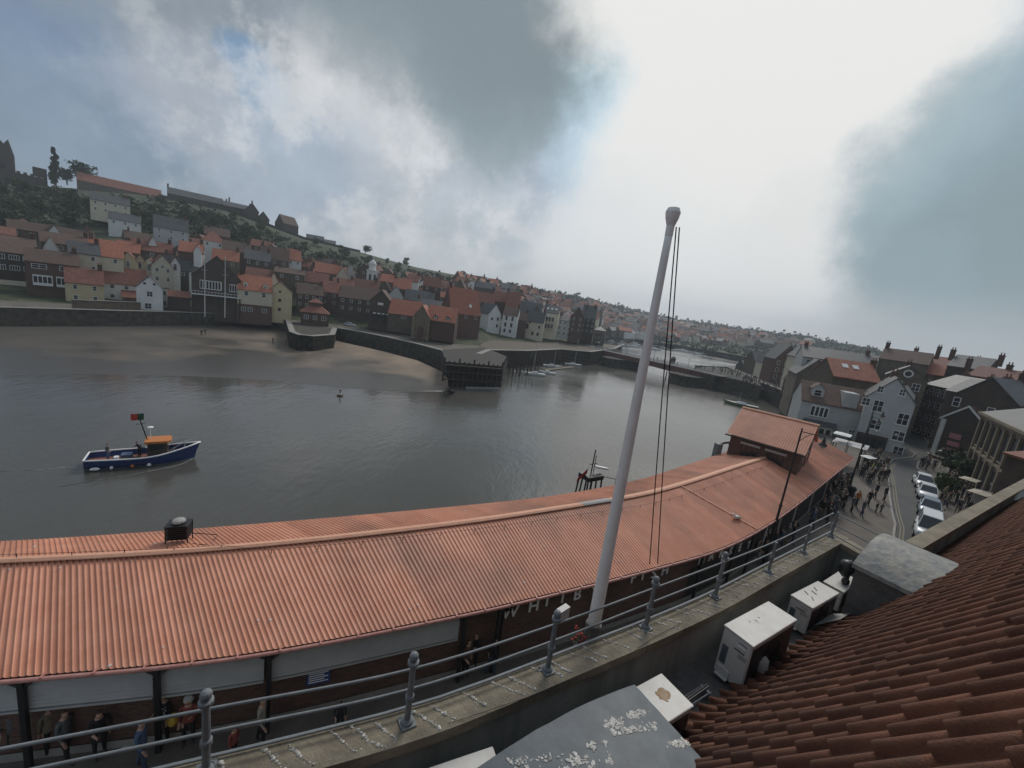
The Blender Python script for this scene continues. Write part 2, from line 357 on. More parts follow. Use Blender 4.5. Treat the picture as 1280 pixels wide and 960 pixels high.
# west side ground: quay platform, pavements and carriageway
qt=[(875,457),(909,459),(930,467),(946,476),(980,489)]
Q=[at(x,y,PZ) for x,y in qt]
west=[(-60,14),(-30,16.2),(-18.8,16),(-14,18),(-7,21),(3,25.5),(13.5,33.5),(20,40),(30,50),(42,61),(60,82),(78,108)]+[(p.x,p.y) for p in (Q[4],Q[3],Q[2],Q[1],Q[0])]+[tuple(at(x,y,PZ)[:2]) for x,y in ((905,457.2),(945,455.5),(975,452),(1010,447))]+[(600,420),(600,100),(500,-120),(-60,-120)]
tag(MB().prism(west[::-1],-3,RZ).build('west_quay',m_asph),kind='structure')
def slab(name,px=None,xy=None,z0=RZ-.05,z1=PZ,mat=None):
    poly=[tuple(at(x,y,PZ)[:2]) for x,y in px] if px else xy
    o=MB().prism(poly,z0,z1).build(name,mat or m_pave); return tag(o,kind='structure')
lp=[(1117,668),(1119,655),(1115,640),(1112,620),(1111,605),(1109,592),(1107,584),(1116,574),(1140,571),(1144,567),(1138,562)]
lpw=[tuple(at(x,y,PZ)[:2]) for x,y in lp]
left_pave=[(-60,12),(-60,2.5),(-20,3.2),(-4,6.0),(4,9.5),(12,14.8),(20,20.5),(27,24.5)]+lpw+[(62,64),(50,68),(64,84),(80,107),(86,129),(89,150),(101,198),(83,186)]
left_pave=[(-60,2.2),(-20,2.9),(-4,5.9),(4,9.3),(12,14.6),(20,20.0),(27,24.2)]+lpw+[(64.5,64.8),(70,90),(100,130),(118,175),(103,185),(90.6,152.6),(86.8,130.8),(78.2,108.2),(60.2,82.2),(42.2,61.2),(30.2,50.2),(20,40.1),(13.3,33.6),(3,25.6),(-7,21.1),(-14,18.1),(-60,14.1)]
slab('pavement',xy=left_pave)
rp_=[(1176,700),(1173,670),(1170,640),(1167,612),(1163,596),(1146,585),(1148,577),(1158,574),(1166,568),(1160,553),(1150,540),(1142,531)]
slab('pavement_right',xy=[tuple(at(x,y,PZ)[:2]) for x,y in rp_]+[(150,150),(160,60),(70,10),(45,20)])
# kerbs + double yellow line along the left kerb
def strip(name,pts,w,z,mat,off=0,h=None):
    mb=MB(); pts=[Vector((p[0],p[1],0)) for p in pts]
    prev=None
    for i,p in enumerate(pts):
        t=(pts[min(i+1,len(pts)-1)]-pts[max(i-1,0)]).normalized(); n=Vector((-t.y,t.x,0))
        a=p+n*(off-w/2); b=p+n*(off+w/2)
        if prev:
            if h: mb.add([prev[0]+Vector((0,0,z-h)),a+Vector((0,0,z-h)),b+Vector((0,0,z-h)),prev[1]+Vector((0,0,z-h)),prev[0]+Vector((0,0,z)),a+Vector((0,0,z)),b+Vector((0,0,z)),prev[1]+Vector((0,0,z))],[(4,5,6,7),(0,1,5,4),(2,3,7,6)])
            else: mb.quad(prev[0]+Vector((0,0,z)),a+Vector((0,0,z)),b+Vector((0,0,z)),prev[1]+Vector((0,0,z)))
        prev=(a,b)
    return mb.build(name,mat)
kl=[(27,24.2)]+lpw
tag(strip('kerb',kl,.18,PZ+.012,m_kerb,0,.14),kind='structure')
krr=[tuple(at(x,y,PZ)[:2]) for x,y in rp_]
tag(strip('kerb',krr,.18,PZ+.012,m_kerb,0,.14),kind='structure')
for k in (.4,.62):
    tag(strip('yellow_line',kl,.1,RZ+.004,m_yellow,-k),kind='structure')

m_fpave=M('far_quay_paving',(.09,.08,.065),(.15,.13,.105),.3,.9)
mb=MB(); aa=[b for b in BK if b[1]<300 and b[0]<az(ray(739,436))]; pts=[]
AA=[aa[0][0]+i*(aa[-1][0]-aa[0][0])/160 for i in range(161)]
for a in AA:
    d=interp(BK,a,1)-.3
    for dd,z in ((0,4.12),(13,4.12),(16,4.3)): mb.v.append(tuple(pol(a,d+dd,z)))
for i in range(160):
    for j in range(2): mb.f.append([i*3+j,(i+1)*3+j,(i+1)*3+j+1,i*3+j+1]); mb.m.append(0)
tag(mb.build('far_quay_street',m_fpave),kind='structure')
wall_strip('retaining_wall',[pol(az(ray(x,383)),interp(BK,az(ray(x,383)),1)+2.2,0) for x in (92,110,130,150,176)],3,6.2,.6,m_tan,'brown retaining wall below the ochre and white cottages','wall',.1)
# ---------------------------------------------------------------- fish market
def catmull(pts,n):
    out=[]; P_=[pts[0]*2-pts[1]]+pts+[pts[-1]*2-pts[-2]]
    for i in range(1,len(P_)-2):
        a,b,c,d=P_[i-1:i+3]
        for k in range(n):
            t=k/n; out.append(.5*((2*b)+(c-a)*t+(2*a-5*b+4*c-d)*t*t+(3*b-a-3*c+d)*t**3))
    return out+[P_[-2]]
def resample(pts,step):
    out=[pts[0]]; acc=0; 
    for a,b in zip(pts,pts[1:]):
        l=(b-a).length; pos=step-acc
        while pos<=l: out.append(a.lerp(b,pos/l)); pos+=step
        acc=(acc+l)%step if l>0 else acc
    return out
V2=lambda l:[Vector((a,b)) for a,b in l]
front=V2([(-26,5.4),(-18.5,6.9),(-12.08,8.68),(-6.74,10.35),(-.85,13.05),(3.3,15.2),(7.5,17.5),(12.4,20.44),(16.96,24.0),(22.12,28.6),(29.08,35.1),(39.0,44.35)])
ridge=V2([(-27,8.0),(-20.5,9.6),(-15.15,11.1),(-8.8,13.46),(-1.64,17.0),(3.41,19.9),(8.52,23.0),(12.48,26.0),(18.45,31.0),(23.08,34.9),(29.5,40.6),(38.2,48.6)])
back=V2([(-29,10.2),(-22.5,11.7),(-17.79,13.1),(-10.64,16.2),(-2.04,20.4),(3.87,23.6),(10.09,28.0),(14.46,31.9),(20.36,37.3),(26.5,43.3),(34.6,51.6)])
EZ,GZ,BZ=7.8,9.0,8.1
fs=resample(catmull(front,14),.16); rc=catmull(ridge,40); bc=catmull(back,40)
def smooth(l,k=6):
    out=[]
    for i in range(len(l)):
        w=l[max(0,i-k):i+k+1]; s=Vector((0,0))
        for q in w: s+=q
        out.append(s/len(w))
    return out
def smooth_(l,k): return smooth(l,k)
def near_on(curve,p):
    return min(curve,key=lambda q:(q-p).length_squared)
def shear(x): return -1.8 if x<-6 else (-1.8+1.5*(x+6)/9 if x<3 else (-.3*(1-(x-3)/7) if x<10 else 0))
def tang(l,i): return (l[min(i+1,len(l)-1)]-l[max(i-1,0)]).normalized()
rs_=[near_on(rc,p+tang(fs,i)*shear(p.x)) for i,p in enumerate(fs)]; bs_=[near_on(bc,p+tang(rs_,i)*shear(p.x)*.9) for i,p in enumerate(smooth_(rs_,10))]
rs_=smooth(rs_,10); bs_=smooth(bs_,10)
def dn(i):
    t=(fs[min(i+4,len(fs)-1)]-fs[max(i-4,0)]).normalized(); n=Vector((t.y,-t.x))
    return n if n.dot(fs[i]-rs_[i])>0 else -n
market=empty('market_hall',(0,0,0),0,'long curved brick quayside market hall with corrugated faded red roof and white lettering','market hall')
def sheet(A,B,za,zb,rib=.024):
    mb=MB(); n=len(A)
    for i in range(n-1):
        for t,up in ((0,0),(.70,0),(.77,1),(.93,1)):
            for L_,z in ((A,za),(B,zb)):
                q=L_[i].lerp(L_[i+1],t); mb.v.append((q.x,q.y,z+up*rib))
    k=len(mb.v)//2
    for i in range(k-1): mb.f.append([2*i,2*i+2,2*i+3,2*i+1]); mb.m.append(0)
    me=mb.mesh('sheet',m_sheet,'keep'); ca=me.color_attributes.new('tint','FLOAT_COLOR','CORNER'); dat=[]; rr=random.Random(int(za*10)); T_={}
    for p in me.polygons:
        x=p.index//4; pn=x//5; T_.setdefault(pn,rr.random()); tn=T_[pn]*.7+.3*rr.random() if False else T_[pn]
        dat+= [tn,tn,tn,1.]*p.loop_total
    ca.data.foreach_set('color',dat)
    class W_:
        def build(s,name,mat,parent): me.name=name; return link(name,me,parent)
    return W_()
ft=[]
for i,p in enumerate(fs):
    ft.append(p)
sheet(ft,rs_,EZ,GZ).build('front_roof_slope',m_sheet,market)
sheet(rs_,bs_,GZ-.004,BZ).build('rear_roof_slope',m_sheet,market)
# sheet colour: dirt streaks that run down the slope
sn=m_sheet.node_tree; N=sn.nodes; L=sn.links
no=N.new('ShaderNodeTexNoise'); no.inputs['Scale'].default_value=.22; no.inputs['Detail'].default_value=7
L.new([n for n in N if n.type=='TEX_COORD'][0].outputs['Object'],no.inputs['Vector'])
rp=N.new('ShaderNodeValToRGB'); rp.color_ramp.elements[0].position=.50; rp.color_ramp.elements[1].position=.66; L.new(no.outputs[0],rp.inputs[0])
mf=N.new('ShaderNodeMath'); mf.operation='MULTIPLY'; mf.inputs[1].default_value=.62; L.new(rp.outputs[0],mf.inputs[0])
mx=N.new('ShaderNodeMix'); mx.data_type='RGBA'; L.new(mf.outputs[0],mx.inputs[0]); L.new([n for n in N if n.type=='VALTORGB'][0].outputs[0],mx.inputs[6]); mx.inputs[7].default_value=(.26,.13,.085,1)
vc=N.new('ShaderNodeVertexColor'); vc.layer_name='tint'; hs=N.new('ShaderNodeHueSaturation'); mr=N.new('ShaderNodeMapRange'); mr.inputs[3].default_value=.86; mr.inputs[4].default_value=1.08
L.new(vc.outputs[0],mr.inputs[0]); L.new(mr.outputs[0],hs.inputs['Value']); L.new(mx.outputs[2],hs.inputs['Color']); L.new(hs.outputs[0],N['Principled BSDF'].inputs['Base Color'])
# white specks of bird mess on the sheets
mb=MB(); rq=random.Random(12)
for _ in range(150):
    i=rq.randrange(60,len(fs)-40); t=rq.random(); A_,B_2=(fs,rs_) if rq.random()<.7 else (rs_,bs_); za,zb=(EZ,GZ) if A_ is fs else (GZ,BZ)
    q=A_[i].lerp(B_2[i],t); r_=rq.uniform(.012,.04); mb.ball((q.x,q.y,za+(zb-za)*t+.04),r_,6,sc=(1,1.4,.25))
tag(mb.build('bird_mess',m_drop,market),kind='stuff')
# ridge capping
def ridge_cap(i0,i1,mat,name,dz=0):
    mb=MB(); pr=None
    for i in range(i0,i1):
        a=rs_[i]; nf=(fs[i]-a).normalized(); nb=(bs_[i]-a).normalized()
        g=[(a+nf*.10,GZ+.045),(a+nf*.09,GZ+.075),(a,GZ+.13),(a+nb*.42,GZ-.02),(a+nb*.43,GZ-.06)]
        g=[Vector((q.x,q.y,z+dz)) for q,z in g]
        if pr:
            for k in range(4): mb.quad(pr[k],g[k],g[k+1],pr[k+1])
        pr=g
    return mb.build(name,mat,market)
def idx(px,py,z): 
    q=at(px,py,z).to_2d(); return min(range(len(rs_)),key=lambda i:(rs_[i]-q).length_squared)
ia,ib=idx(732,636,GZ),idx(772,629,GZ); il=idx(972,575,GZ)
ridge_cap(0,ia+1,m_sheet_worn,'ridge_cap'); ridge_cap(ia,ib,m_patch,'ridge_flashing',.01); ridge_cap(ib-1,il,m_sheet_worn,'ridge_cap')
# thin bird wire on short pins beside the ridge
mb=MB(); pts=[]
for i in range(0,il,9):
    t=.09 if i<idx(300,690,GZ) else .09+.10*min(1,(i-idx(300,690,GZ))/120.)
    q=rs_[i].lerp(fs[i],t) if i>idx(300,690,GZ) else rs_[i].lerp(bs_[i],.22*max(0,1-i/ max(1,idx(300,690,GZ))))
    z=GZ+(EZ-GZ)*t+.1 if i>idx(300,690,GZ) else GZ+.12
    pts.append((q.x,q.y,z+.05)); MB().tube([(q.x,q.y,z-.1),(q.x,q.y,z+.07)],.014,5).build('wire_pin',m_black,market)
mb.tube(pts,.008,4); w=mb.build('bird_wire',m_black,market)
# second sheet lap line across the front slope near the gull
j=idx(850,608,GZ); jj=min(range(len(fs)),key=lambda i:(fs[i]-at(950,664,EZ).to_2d()).length_squared)
mb=MB(); a,b=rs_[j],fs[jj]; mb.ext([(a.x,a.y,GZ+.04),(a.x+.09,a.y+.05,GZ+.05),(b.x+.09,b.y+.05,EZ+.05),(b.x,b.y,EZ+.04)],(0,0,.03)); mb.build('lap_strip',m_sheet_worn,market)
# gutter and fascia
mb=MB(); g2=MB(); out=[]
for i in range(0,len(fs),3):
    p=fs[i]; d=dn(i); q=p+d*.06; out.append((q.x,q.y,EZ-.07))
mb.tube(out,.06,8); mb.build('gutter',m_gutter,market,smooth=True)
for i in range(4,len(fs)-2,7):
    p=fs[i]; d=dn(i); t=Vector((-d.y,d.x)); q=p+d*.03
    MB().obox((q.x,q.y,EZ-.0),(.05,.18,.05),math.atan2(t.y,t.x)).build('gutter_bracket',m_gutter,market)
# soffit + walls (set back under the eave)
back_off=.55
fw_=[]; bw=[]
for i in range(len(fs)):
    d=dn(i); fw_.append(fs[i]-d*back_off); bw.append(bs_[i]+(rs_[i]-bs_[i]).normalized()*.35)
def arc(l):
    s=[0]
    for a,b in zip(l,l[1:]): s.append(s[-1]+(b-a).length)
    return s
S=arc(fw_)
def fidx(px,py,z):
    q=at(px,py,z).to_2d(); return min(range(len(fw_)),key=lambda i:(fw_[i]-q).length_squared)
def wallz(px,py,off=0.):
    r=ray(px,py); a=math.atan2(r[0],r[1]); j=min(range(len(fw_)),key=lambda i:abs(math.atan2(fw_[i].x+dn(i).x*off,fw_[i].y+dn(i).y*off)-a) if True else 9)
    q=fw_[j]+dn(j)*off; return j,CZ+r[2]/math.hypot(r[0],r[1])*q.length
def wallmesh(i0,i1,z0,z1,L_=None,off=0,step=4,flip=1):
    L_=L_ or fw_; vs=[];fc=[];uv=[]
    ids=list(range(i0,i1,step))+[i1]
    for i in ids:
        d=dn(i)*off; p=L_[i]+d
        vs+= [(p.x,p.y,z0),(p.x,p.y,z1)]; uv+=[(S[i],z0),(S[i],z1)]
    for k in range(len(ids)-1): fc.append((2*k,2*k+2,2*k+3,2*k+1))
    return vs,fc,uv
def wallobj(name,i0,i1,z0,z1,mat,L_=None,off=0,parent=None,step=4):
    vs,fc,uv=wallmesh(i0,i1,z0,z1,L_,off,step)
    me=bpy.data.meshes.new(name); me.from_pydata(vs,[],fc); me.materials.append(mat)
    u=me.uv_layers.new(name='UVMap')
    for p in me.polygons:
        for li in p.loop_indices: u.data[li].uv=uv[me.loops[li].vertex_index]
    return link(name,me,parent or market)
NF=len(fs)-1
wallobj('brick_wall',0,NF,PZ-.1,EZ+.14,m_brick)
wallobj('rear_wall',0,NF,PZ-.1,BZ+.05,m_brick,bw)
# end gable
e=NF; mb=MB(); mb.add([(fw_[e].x,fw_[e].y,PZ-.1),(bw[e].x,bw[e].y,PZ-.1),(bw[e].x,bw[e].y,BZ),(rs_[e].x,rs_[e].y,GZ-.03),(fw_[e].x,fw_[e].y,EZ+.1)],[(0,1,2,3,4)]); mb.build('end_wall',m_brick,market)
# soffit boards
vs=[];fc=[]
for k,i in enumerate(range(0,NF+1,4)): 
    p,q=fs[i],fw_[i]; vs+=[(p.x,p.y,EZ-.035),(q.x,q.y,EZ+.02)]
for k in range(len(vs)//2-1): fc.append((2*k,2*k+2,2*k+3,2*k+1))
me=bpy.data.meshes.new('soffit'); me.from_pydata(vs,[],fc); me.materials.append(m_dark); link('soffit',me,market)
# shutters: slatted bands hung in front of the brick, with posts between
wj=lambda x,y: wallz(x,y,.2)[0]
print('SHUT',[round(wallz(x,y,.2)[1],2) for x,y in ((20,868),(190,862),(333,842),(450,820),(570,795))])
bays=[(wj(-260,905),wj(-132,890)),(wj(-128,890),wj(24,870)),(wj(32,868),wj(192,857)),(wj(200,855),wj(328,838)),(wj(336,836),wj(571,792))]
posts=[b[0] for b in bays[1:]]+[bays[-1][1]+1]
SB=6.35
for i0,i1 in bays:
    vs=[];fc=[]
    z=7.62; prof=[]
    while z>SB+.1: prof+= [(z,.17),(z-.105,.26)]; z-=.13
    prof+=[(SB+.08,.27),(SB,.27),(SB,.16)]
    for i in (list(range(i0,i1,3))+[i1]):
        d=dn(i)
        for zz,o in prof: q=fw_[i]+d*o; vs.append((q.x,q.y,zz))
    n=len(prof)
    fm_=[]
    for k in range(len(vs)//n-1):
        for j in range(n-1): fc.append((k*n+j,(k+1)*n+j,(k+1)*n+j+1,k*n+j+1)); fm_.append(j%2 if j<n-3 else 0)
    me=bpy.data.meshes.new('roller_shutter'); me.from_pydata(vs,[],fc); me.materials.append(m_shut); me.materials.append(m_leadwall); me.polygons.foreach_set('material_index',fm_); link('roller_shutter',me,market)  # dark second material paints shade into the gaps under the slats
def post(i,brace=True):
    d=dn(i); t=Vector((-d.y,d.x)); a=math.atan2(t.y,t.x); q=fw_[i]+d*.34
    mb=MB(); mb.obox((q.x,q.y,(PZ+7.7)/2),(.13,.13,7.7-PZ),a)
    if brace:
        for s in (-1,1):
            mb.tube([(q.x,q.y,7.25),(q.x+t.x*.22*s,q.y+t.y*.22*s,7.4),(q.x+t.x*.42*s,q.y+t.y*.42*s,7.68)],.045,6)
    mb.build('post',m_black,market)
for i in posts: post(i)
for px,py in ((625,790),(860,705),(905,690),(935,680)): post(fidx(px,py,6.5),False)
# openings along the far half: dark doorways with pale piers between
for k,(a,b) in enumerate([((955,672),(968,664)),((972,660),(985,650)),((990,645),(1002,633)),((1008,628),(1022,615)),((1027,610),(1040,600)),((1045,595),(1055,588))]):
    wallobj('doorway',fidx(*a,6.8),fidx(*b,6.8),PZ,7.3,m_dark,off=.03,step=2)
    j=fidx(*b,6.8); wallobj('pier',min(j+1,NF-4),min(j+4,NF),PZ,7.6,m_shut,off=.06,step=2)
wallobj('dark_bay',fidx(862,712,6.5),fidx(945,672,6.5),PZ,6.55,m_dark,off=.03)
# plinth
wallobj('plinth',0,NF,PZ-.1,PZ+.28,m_kerb,off=.05)
# lettering
def letter(ch,p,rz,h,parent,mat):
    cu=bpy.data.curves.new('letter','FONT'); cu.body=ch; cu.size=h*1.38; cu.extrude=.025; cu.align_x='CENTER'; cu.offset=.008
    tmp=bpy.data.objects.new('tmp',cu); COL.objects.link(tmp); bpy.context.view_layer.update()
    me=bpy.data.meshes.new_from_object(tmp.evaluated_get(bpy.context.evaluated_depsgraph_get())); bpy.data.objects.remove(tmp); me.name='letter'
    me.materials.clear(); me.materials.append(mat)
    o=link('letter',me,parent); o.location=p; o.rotation_euler=(R(90),0,rz); return o
for ch,px,py in [('W',638,762),('H',667,754),('I',686,748.5),('T',704,744),('B',722,740),('Y',743,735),('F',793,720),('I',805,717),('S',817,714),('H',832,710),('M',877,697),('A',890,693),('R',902,689),('K',914,686),('E',926,682.5),('T',936,679)]:
    j,z=wallz(px,py,.06); d=dn(j); q=fw_[j]+d*.06
    print('LET',ch,round(z,2)); letter(ch,(q.x,q.y,z-.36),math.atan2(d.x,-d.y),.54,market,m_white)
# small blue notice on the brick
j,zs_=wallz(395,847,.08); d=dn(j); q=fw_[j]+d*.08; rz=math.atan2(d.x,-d.y)
sg=empty('notice_sign',(q.x,q.y,zs_-.25),rz,'small blue rectangular notice with white lines of writing on the brick wall','sign')
MB().box(-.36,.36,-.02,.02,0,.5).build('board',m_blue,sg)
mb=MB()
for k in range(5): mb.box(-.3,.3-.12*(k%2),-.026,-.0205,.42-.085*k,.455-.085*k)
mb.build('writing',m_white,sg)
# downpipes
for px,py in ((629,785),(952,680)):
    j=fidx(px,py,6.5); d=dn(j); q=fw_[j]+d*.1; g=fs[j]+d*.05
    MB().tube([(g.x,g.y,7.62),(g.x,g.y,7.5),(q.x,q.y,7.15),(q.x,q.y,PZ)],.05,8).build('downpipe',m_black,market)
# ---------------------------------------------------------------- brick lantern tower astride the roof
A=Vector((20.9,37.1)); Bq=Vector((25.0,33.4)); ux=(Bq-A).normalized(); uy=Vector((-ux.y,ux.x)); W_=(Bq-A).length; Dp=6.6
ang=math.atan2(ux.y,ux.x)
lt=empty('tower_room',(A.x,A.y,7.6),ang); lt.parent=market
H_=2.85; RH=1.95
body=MB(); body.box(0,W_,0,Dp,0,H_); 
gb=MB()
for x0,x1 in ((0,.22),(W_-.22,W_)): gb.ext([(x0,0,H_),(x0,Dp,H_),(x0,Dp/2,H_+RH)],(x1-x0,0,0))
lt.name='roof_room'
me=body.mesh('room_wall',m_brick); uvbox(me); w=link('room_wall',me,lt)
me=gb.mesh('gable',m_shut); link('gable',me,lt)
rf=MB(); nr=int((W_+.7)/.2)
prof=[]
for i in range(nr):
    x=-.35+i*.2; prof+=[(x,0),(x+.1,0),(x+.12,.035),(x+.18,.035)]
ov=.4
for sgn in (0,1):
    m2=MB()
    for x,u in prof:
        if sgn==0: m2.v+=[(x,-ov,H_-ov*RH/(Dp/2)+.06+u),(x,Dp/2,H_+RH+.06+u)]
        else: m2.v+=[(x,Dp+ov,H_-ov*RH/(Dp/2)+.06+u),(x,Dp/2,H_+RH+.055+u)]
    k=len(m2.v)//2
    for i in range(k-1): m2.f.append([2*i,2*i+2,2*i+3,2*i+1]); m2.m.append(0)
    m2.build('roof_slope',m_sheet,lt)
MB().ext([(-.36,Dp/2-.16,H_+RH+.05),(-.36,Dp/2,H_+RH+.16),(-.36,Dp/2+.16,H_+RH+.05)],(W_+.74,0,0)).build('ridge_cap',m_sheet_worn,lt)
MB().tube([(-.4,-ov-.08,H_-.28),(W_+.3,-ov-.08,H_-.28)],.07,8).build('gutter',m_dark,lt)
for x0,x1 in ((1.05,2.35),(3.05,4.4)):
    f=MB().box(x0,x1,-.03,-.001,.75,2.045).build('window_frame',m_timber,lt); MB().box(x0-.15,x1+.15,-.08,-.001,2.05,2.24).build('lintel',m_shut,lt)
    g=MB()
    for k in range(3): w3=(x1-x0)/3; g.box(x0+k*w3+.05,x0+(k+1)*w3-.05,-.036,-.031,.82,1.98)
    g.build('pane',m_glass,f)
for y0 in (1.2,3.6):
    f=MB().box(W_+.001,W_+.03,y0,y0+.9,.75,2.045).build('window_frame',m_timber,lt); MB().box(W_+.001,W_+.08,y0-.12,y0+1.02,2.05,2.22).build('lintel',m_shut,lt)
    MB().box(W_+.031,W_+.036,y0+.06,y0+.84,.82,1.98).build('pane',m_glass,f)
mb=MB().box(-.12,W_+.12,-.14,-.002,.42,.62).box(W_+.002,W_+.14,-.14,Dp,.42,.62); mb.build('flashing',m_patch,lt)
# ---------------------------------------------------------------- vent cage on the left part of the roof
p=at(224,671,8.78); vt=empty('vent_cage',p,R(22),'dark slatted metal vent box standing on the rear roof slope, at left','roof vent'); vt.scale=(.8,.8,.8); vt.location.z-=.22
mb=MB()
for k in range(7): mb.box(-.42,.42,-.33,.33,.30+k*.095,.33+k*.095)
mb.build('louvres',m_black,vt)
mb=MB()
for x in (-.42,.42):
    for y in (-.33,.33): mb.box(x-.02,x+.02,y-.02,y+.02,-.1,.98)
mb.box(-.46,.46,-.36,.36,.98,1.0); mb.build('frame',m_black,vt)
MB().ball((0,0,1.1),.28,10,sc=(1,1,.5)).build('fan_cowl',m_patch,vt)
mb=MB(); mb.tube([(-.4,-.33,.1),(-.1,-1.0,.32),(.1,-1.05,.32)],.03,5).tube([(.42,-.33,.1),(1.3,-.9,.3)],.03,5).tube([(.42,.3,.25),(1.5,.1,.2),(1.5,-.4,.25)],.02,5)
mb.build('bracket',m_black,vt)
# herring gull on the roof
def gull(loc,rz,label,s=1):
    root=empty('seagull',loc,rz,label,'seagull')
    b=MB(); b.tube([(-.26,0,.16),(-.17,0,.175),(-.05,0,.19),(.08,0,.21),(.15,0,.27),(.19,0,.34),(.24,0,.36),(.28,0,.35)],[.012,.045,.085,.09,.06,.042,.046,.02],10)
    b.build('body',m_white,root,smooth=True)
    w=MB()
    for sy in (-1,1): w.tube([(.06,sy*.07,.22),(-.08,sy*.085,.21),(-.22,sy*.05,.18),(-.34,sy*.02,.16)],[.02,.045,.03,.006],8)
    w.build('wing',m_patch,root,smooth=True)
    MB().tube([(.27,0,.35),(.33,0,.335)],[.014,.004],6).build('beak',m_yellow,root)
    l=MB()
    for sy in (-1,1): l.tube([(.02,sy*.03,.13),(.02,sy*.03,0)],.007,5).obox((.04,sy*.03,.005),(.06,.035,.008))
    l.build('legs',m_yellow,root); root.scale=(s,s,s)
p=at(919,651,8.0); gull((p.x,p.y,p.z+.0),R(200),'white and grey gull standing on the lap strip of the red front roof slope',1.35)
# davit crane behind the market
p=at(893,578,7.2); dv=empty('davit_crane',(p.x,p.y,PZ),R(20),'dark steel davit crane standing behind the red roof beside the brick roof room','crane')
MB().box(-.28,.28,-.25,.25,0,4.6).box(-.36,.36,-.32,.32,0,.25).build('mast',m_rail,dv)
MB().tube([(0,0,4.45),(.6,0,4.7),(1.2,0,4.75),(1.35,0,4.5)],[.16,.14,.12,.08],6).build('jib',m_rail,dv)
MB().tube([(1.3,0,4.5),(1.3,0,3.5)],.03,5).ball((1.3,0,3.4),.12,8).build('hook_line',m_black,dv)
# ---------------------------------------------------------------- the building we stand on
harbour=empty('harbour_building',(0,0,0),0,'near building with steep pantile roof, rendered parapet and lead covered dormers','building')
ax=Vector((.84,.5426)).normalized(); nx=Vector((.5426,-.84)).normalized()
E0=-nx*2.88  # foot of the tile slope
EAVE=12.5; SL=1.65; TE=33.0; KT=.38; KS=.75
def rp3(u,t,up=0):
    q=E0+ax*u+nx*t; l=math.hypot(1,SL); z=EAVE+(KS*t if t<KT else KS*KT+SL*(t-KT)); return Vector((q.x-nx.x*SL/l*up,q.y-nx.y*SL/l*up,z+up/l))
# outer / inner line of the coping
outer=V2([(-9,2.4),(-6.5,2.75),(-4.6,3.15),(-3.3,3.64),(-1.98,4.19),(-.83,4.70),(.15,5.23),(1.97,6.32),(3.25,7.09),(4.95,8.18),(7.18,9.75),(10.9,12.35)])
oc=resample(catmull(outer,10),.25)
def offs(l,o):
    r=[]
    for i,p in enumerate(l):
        t=(l[min(i+1,len(l)-1)]-l[max(i-1,0)]).normalized(); r.append(p+Vector((t.y,-t.x))*o)
    return r
ic=offs(oc,.47); CT=13.4
def band(mb,A,B,z0,z1,mi=0,za=None):
    n=len(A)
    for i in range(n-1):
        a,b,c,d=A[i],A[i+1],B[i+1],B[i]
        mb.add([(a.x,a.y,z0),(b.x,b.y,z0),(c.x,c.y,z0),(d.x,d.y,z0),(a.x,a.y,z1),(b.x,b.y,z1),(c.x,c.y,z1),(d.x,d.y,z1)],[(4,5,6,7),(0,1,5,4),(2,3,7,6),(0,3,2,1)],mi)
# end return of the parapet (turns away from the street side)
endA=oc[-1]; endI=ic[-1]; back_dir=Vector((.30,-.95)).normalized()
mb=MB(); band(mb,oc,ic,CT-.16,CT)
e1=endA+back_dir*3.4
side=[endA,e1]; sidei=offs(side,.6)
mb.add([(q.x,q.y,z) for z in (CT-.163,CT-.003) for q in (endA,e1,e1-ax*.6,endA-ax*.6)],[(3,2,1,0),(4,5,6,7),(0,1,5,4),(1,2,6,5),(2,3,7,6),(3,0,4,7)])
mb.build('coping',m_coping,harbour)
mb=MB(); po=offs(oc,.08); pi_=offs(oc,.41); band(mb,po,pi_,12.2,CT-.16)
mb.add([(q.x,q.y,z) for z in (12.2,CT-.166) for q in (endA-ax*.08,e1-ax*.08,e1-ax*.5,endA-ax*.5)],[(3,2,1,0),(4,5,6,7),(0,1,5,4),(1,2,6,5),(2,3,7,6),(3,0,4,7)])
mb.build('parapet',m_concrete,harbour)
# street facade below, with a projecting ledge that carries the flagpole
mb=MB(); band(mb,offs(oc,.12),offs(oc,.4),3.9,12.2); mb.add([(q.x,q.y,z) for z in (3.9,12.2) for q in (endA-ax*.12,e1-ax*.12+back_dir*6,e1-ax*.5+back_dir*6,endA-ax*.5)],[(3,2,1,0),(4,5,6,7),(0,1,5,4),(1,2,6,5),(2,3,7,6),(3,0,4,7)])
mb.build('street_wall',m_concrete,harbour)
mb=MB(); band(mb,offs(oc,-.18),offs(oc,.1),12.55,12.7); mb.build('ledge',m_coping,harbour)
# gutter floor
mb=MB(); n=len(oc); gf=[(q.x,q.y) for q in offs(oc,.38)]
fl=gf+[tuple(rp3(TE,0)[:2]),tuple(rp3(-7,0)[:2])]
fl2=[tuple(p) for p in gf]
mb=MB()
ea=[E0+ax*((q-E0).dot(ax)) +nx*.35 for q in offs(oc,.38)]
for i in range(n-1):
    a,b=offs(oc,.38)[i],offs(oc,.38)[i+1]; c,d=ea[i+1],ea[i]; mb.quad((a.x,a.y,12.3),(b.x,b.y,12.3),(c.x,c.y,12.3),(d.x,d.y,12.3))
mb.build('gutter_floor',m_leadwall,harbour)
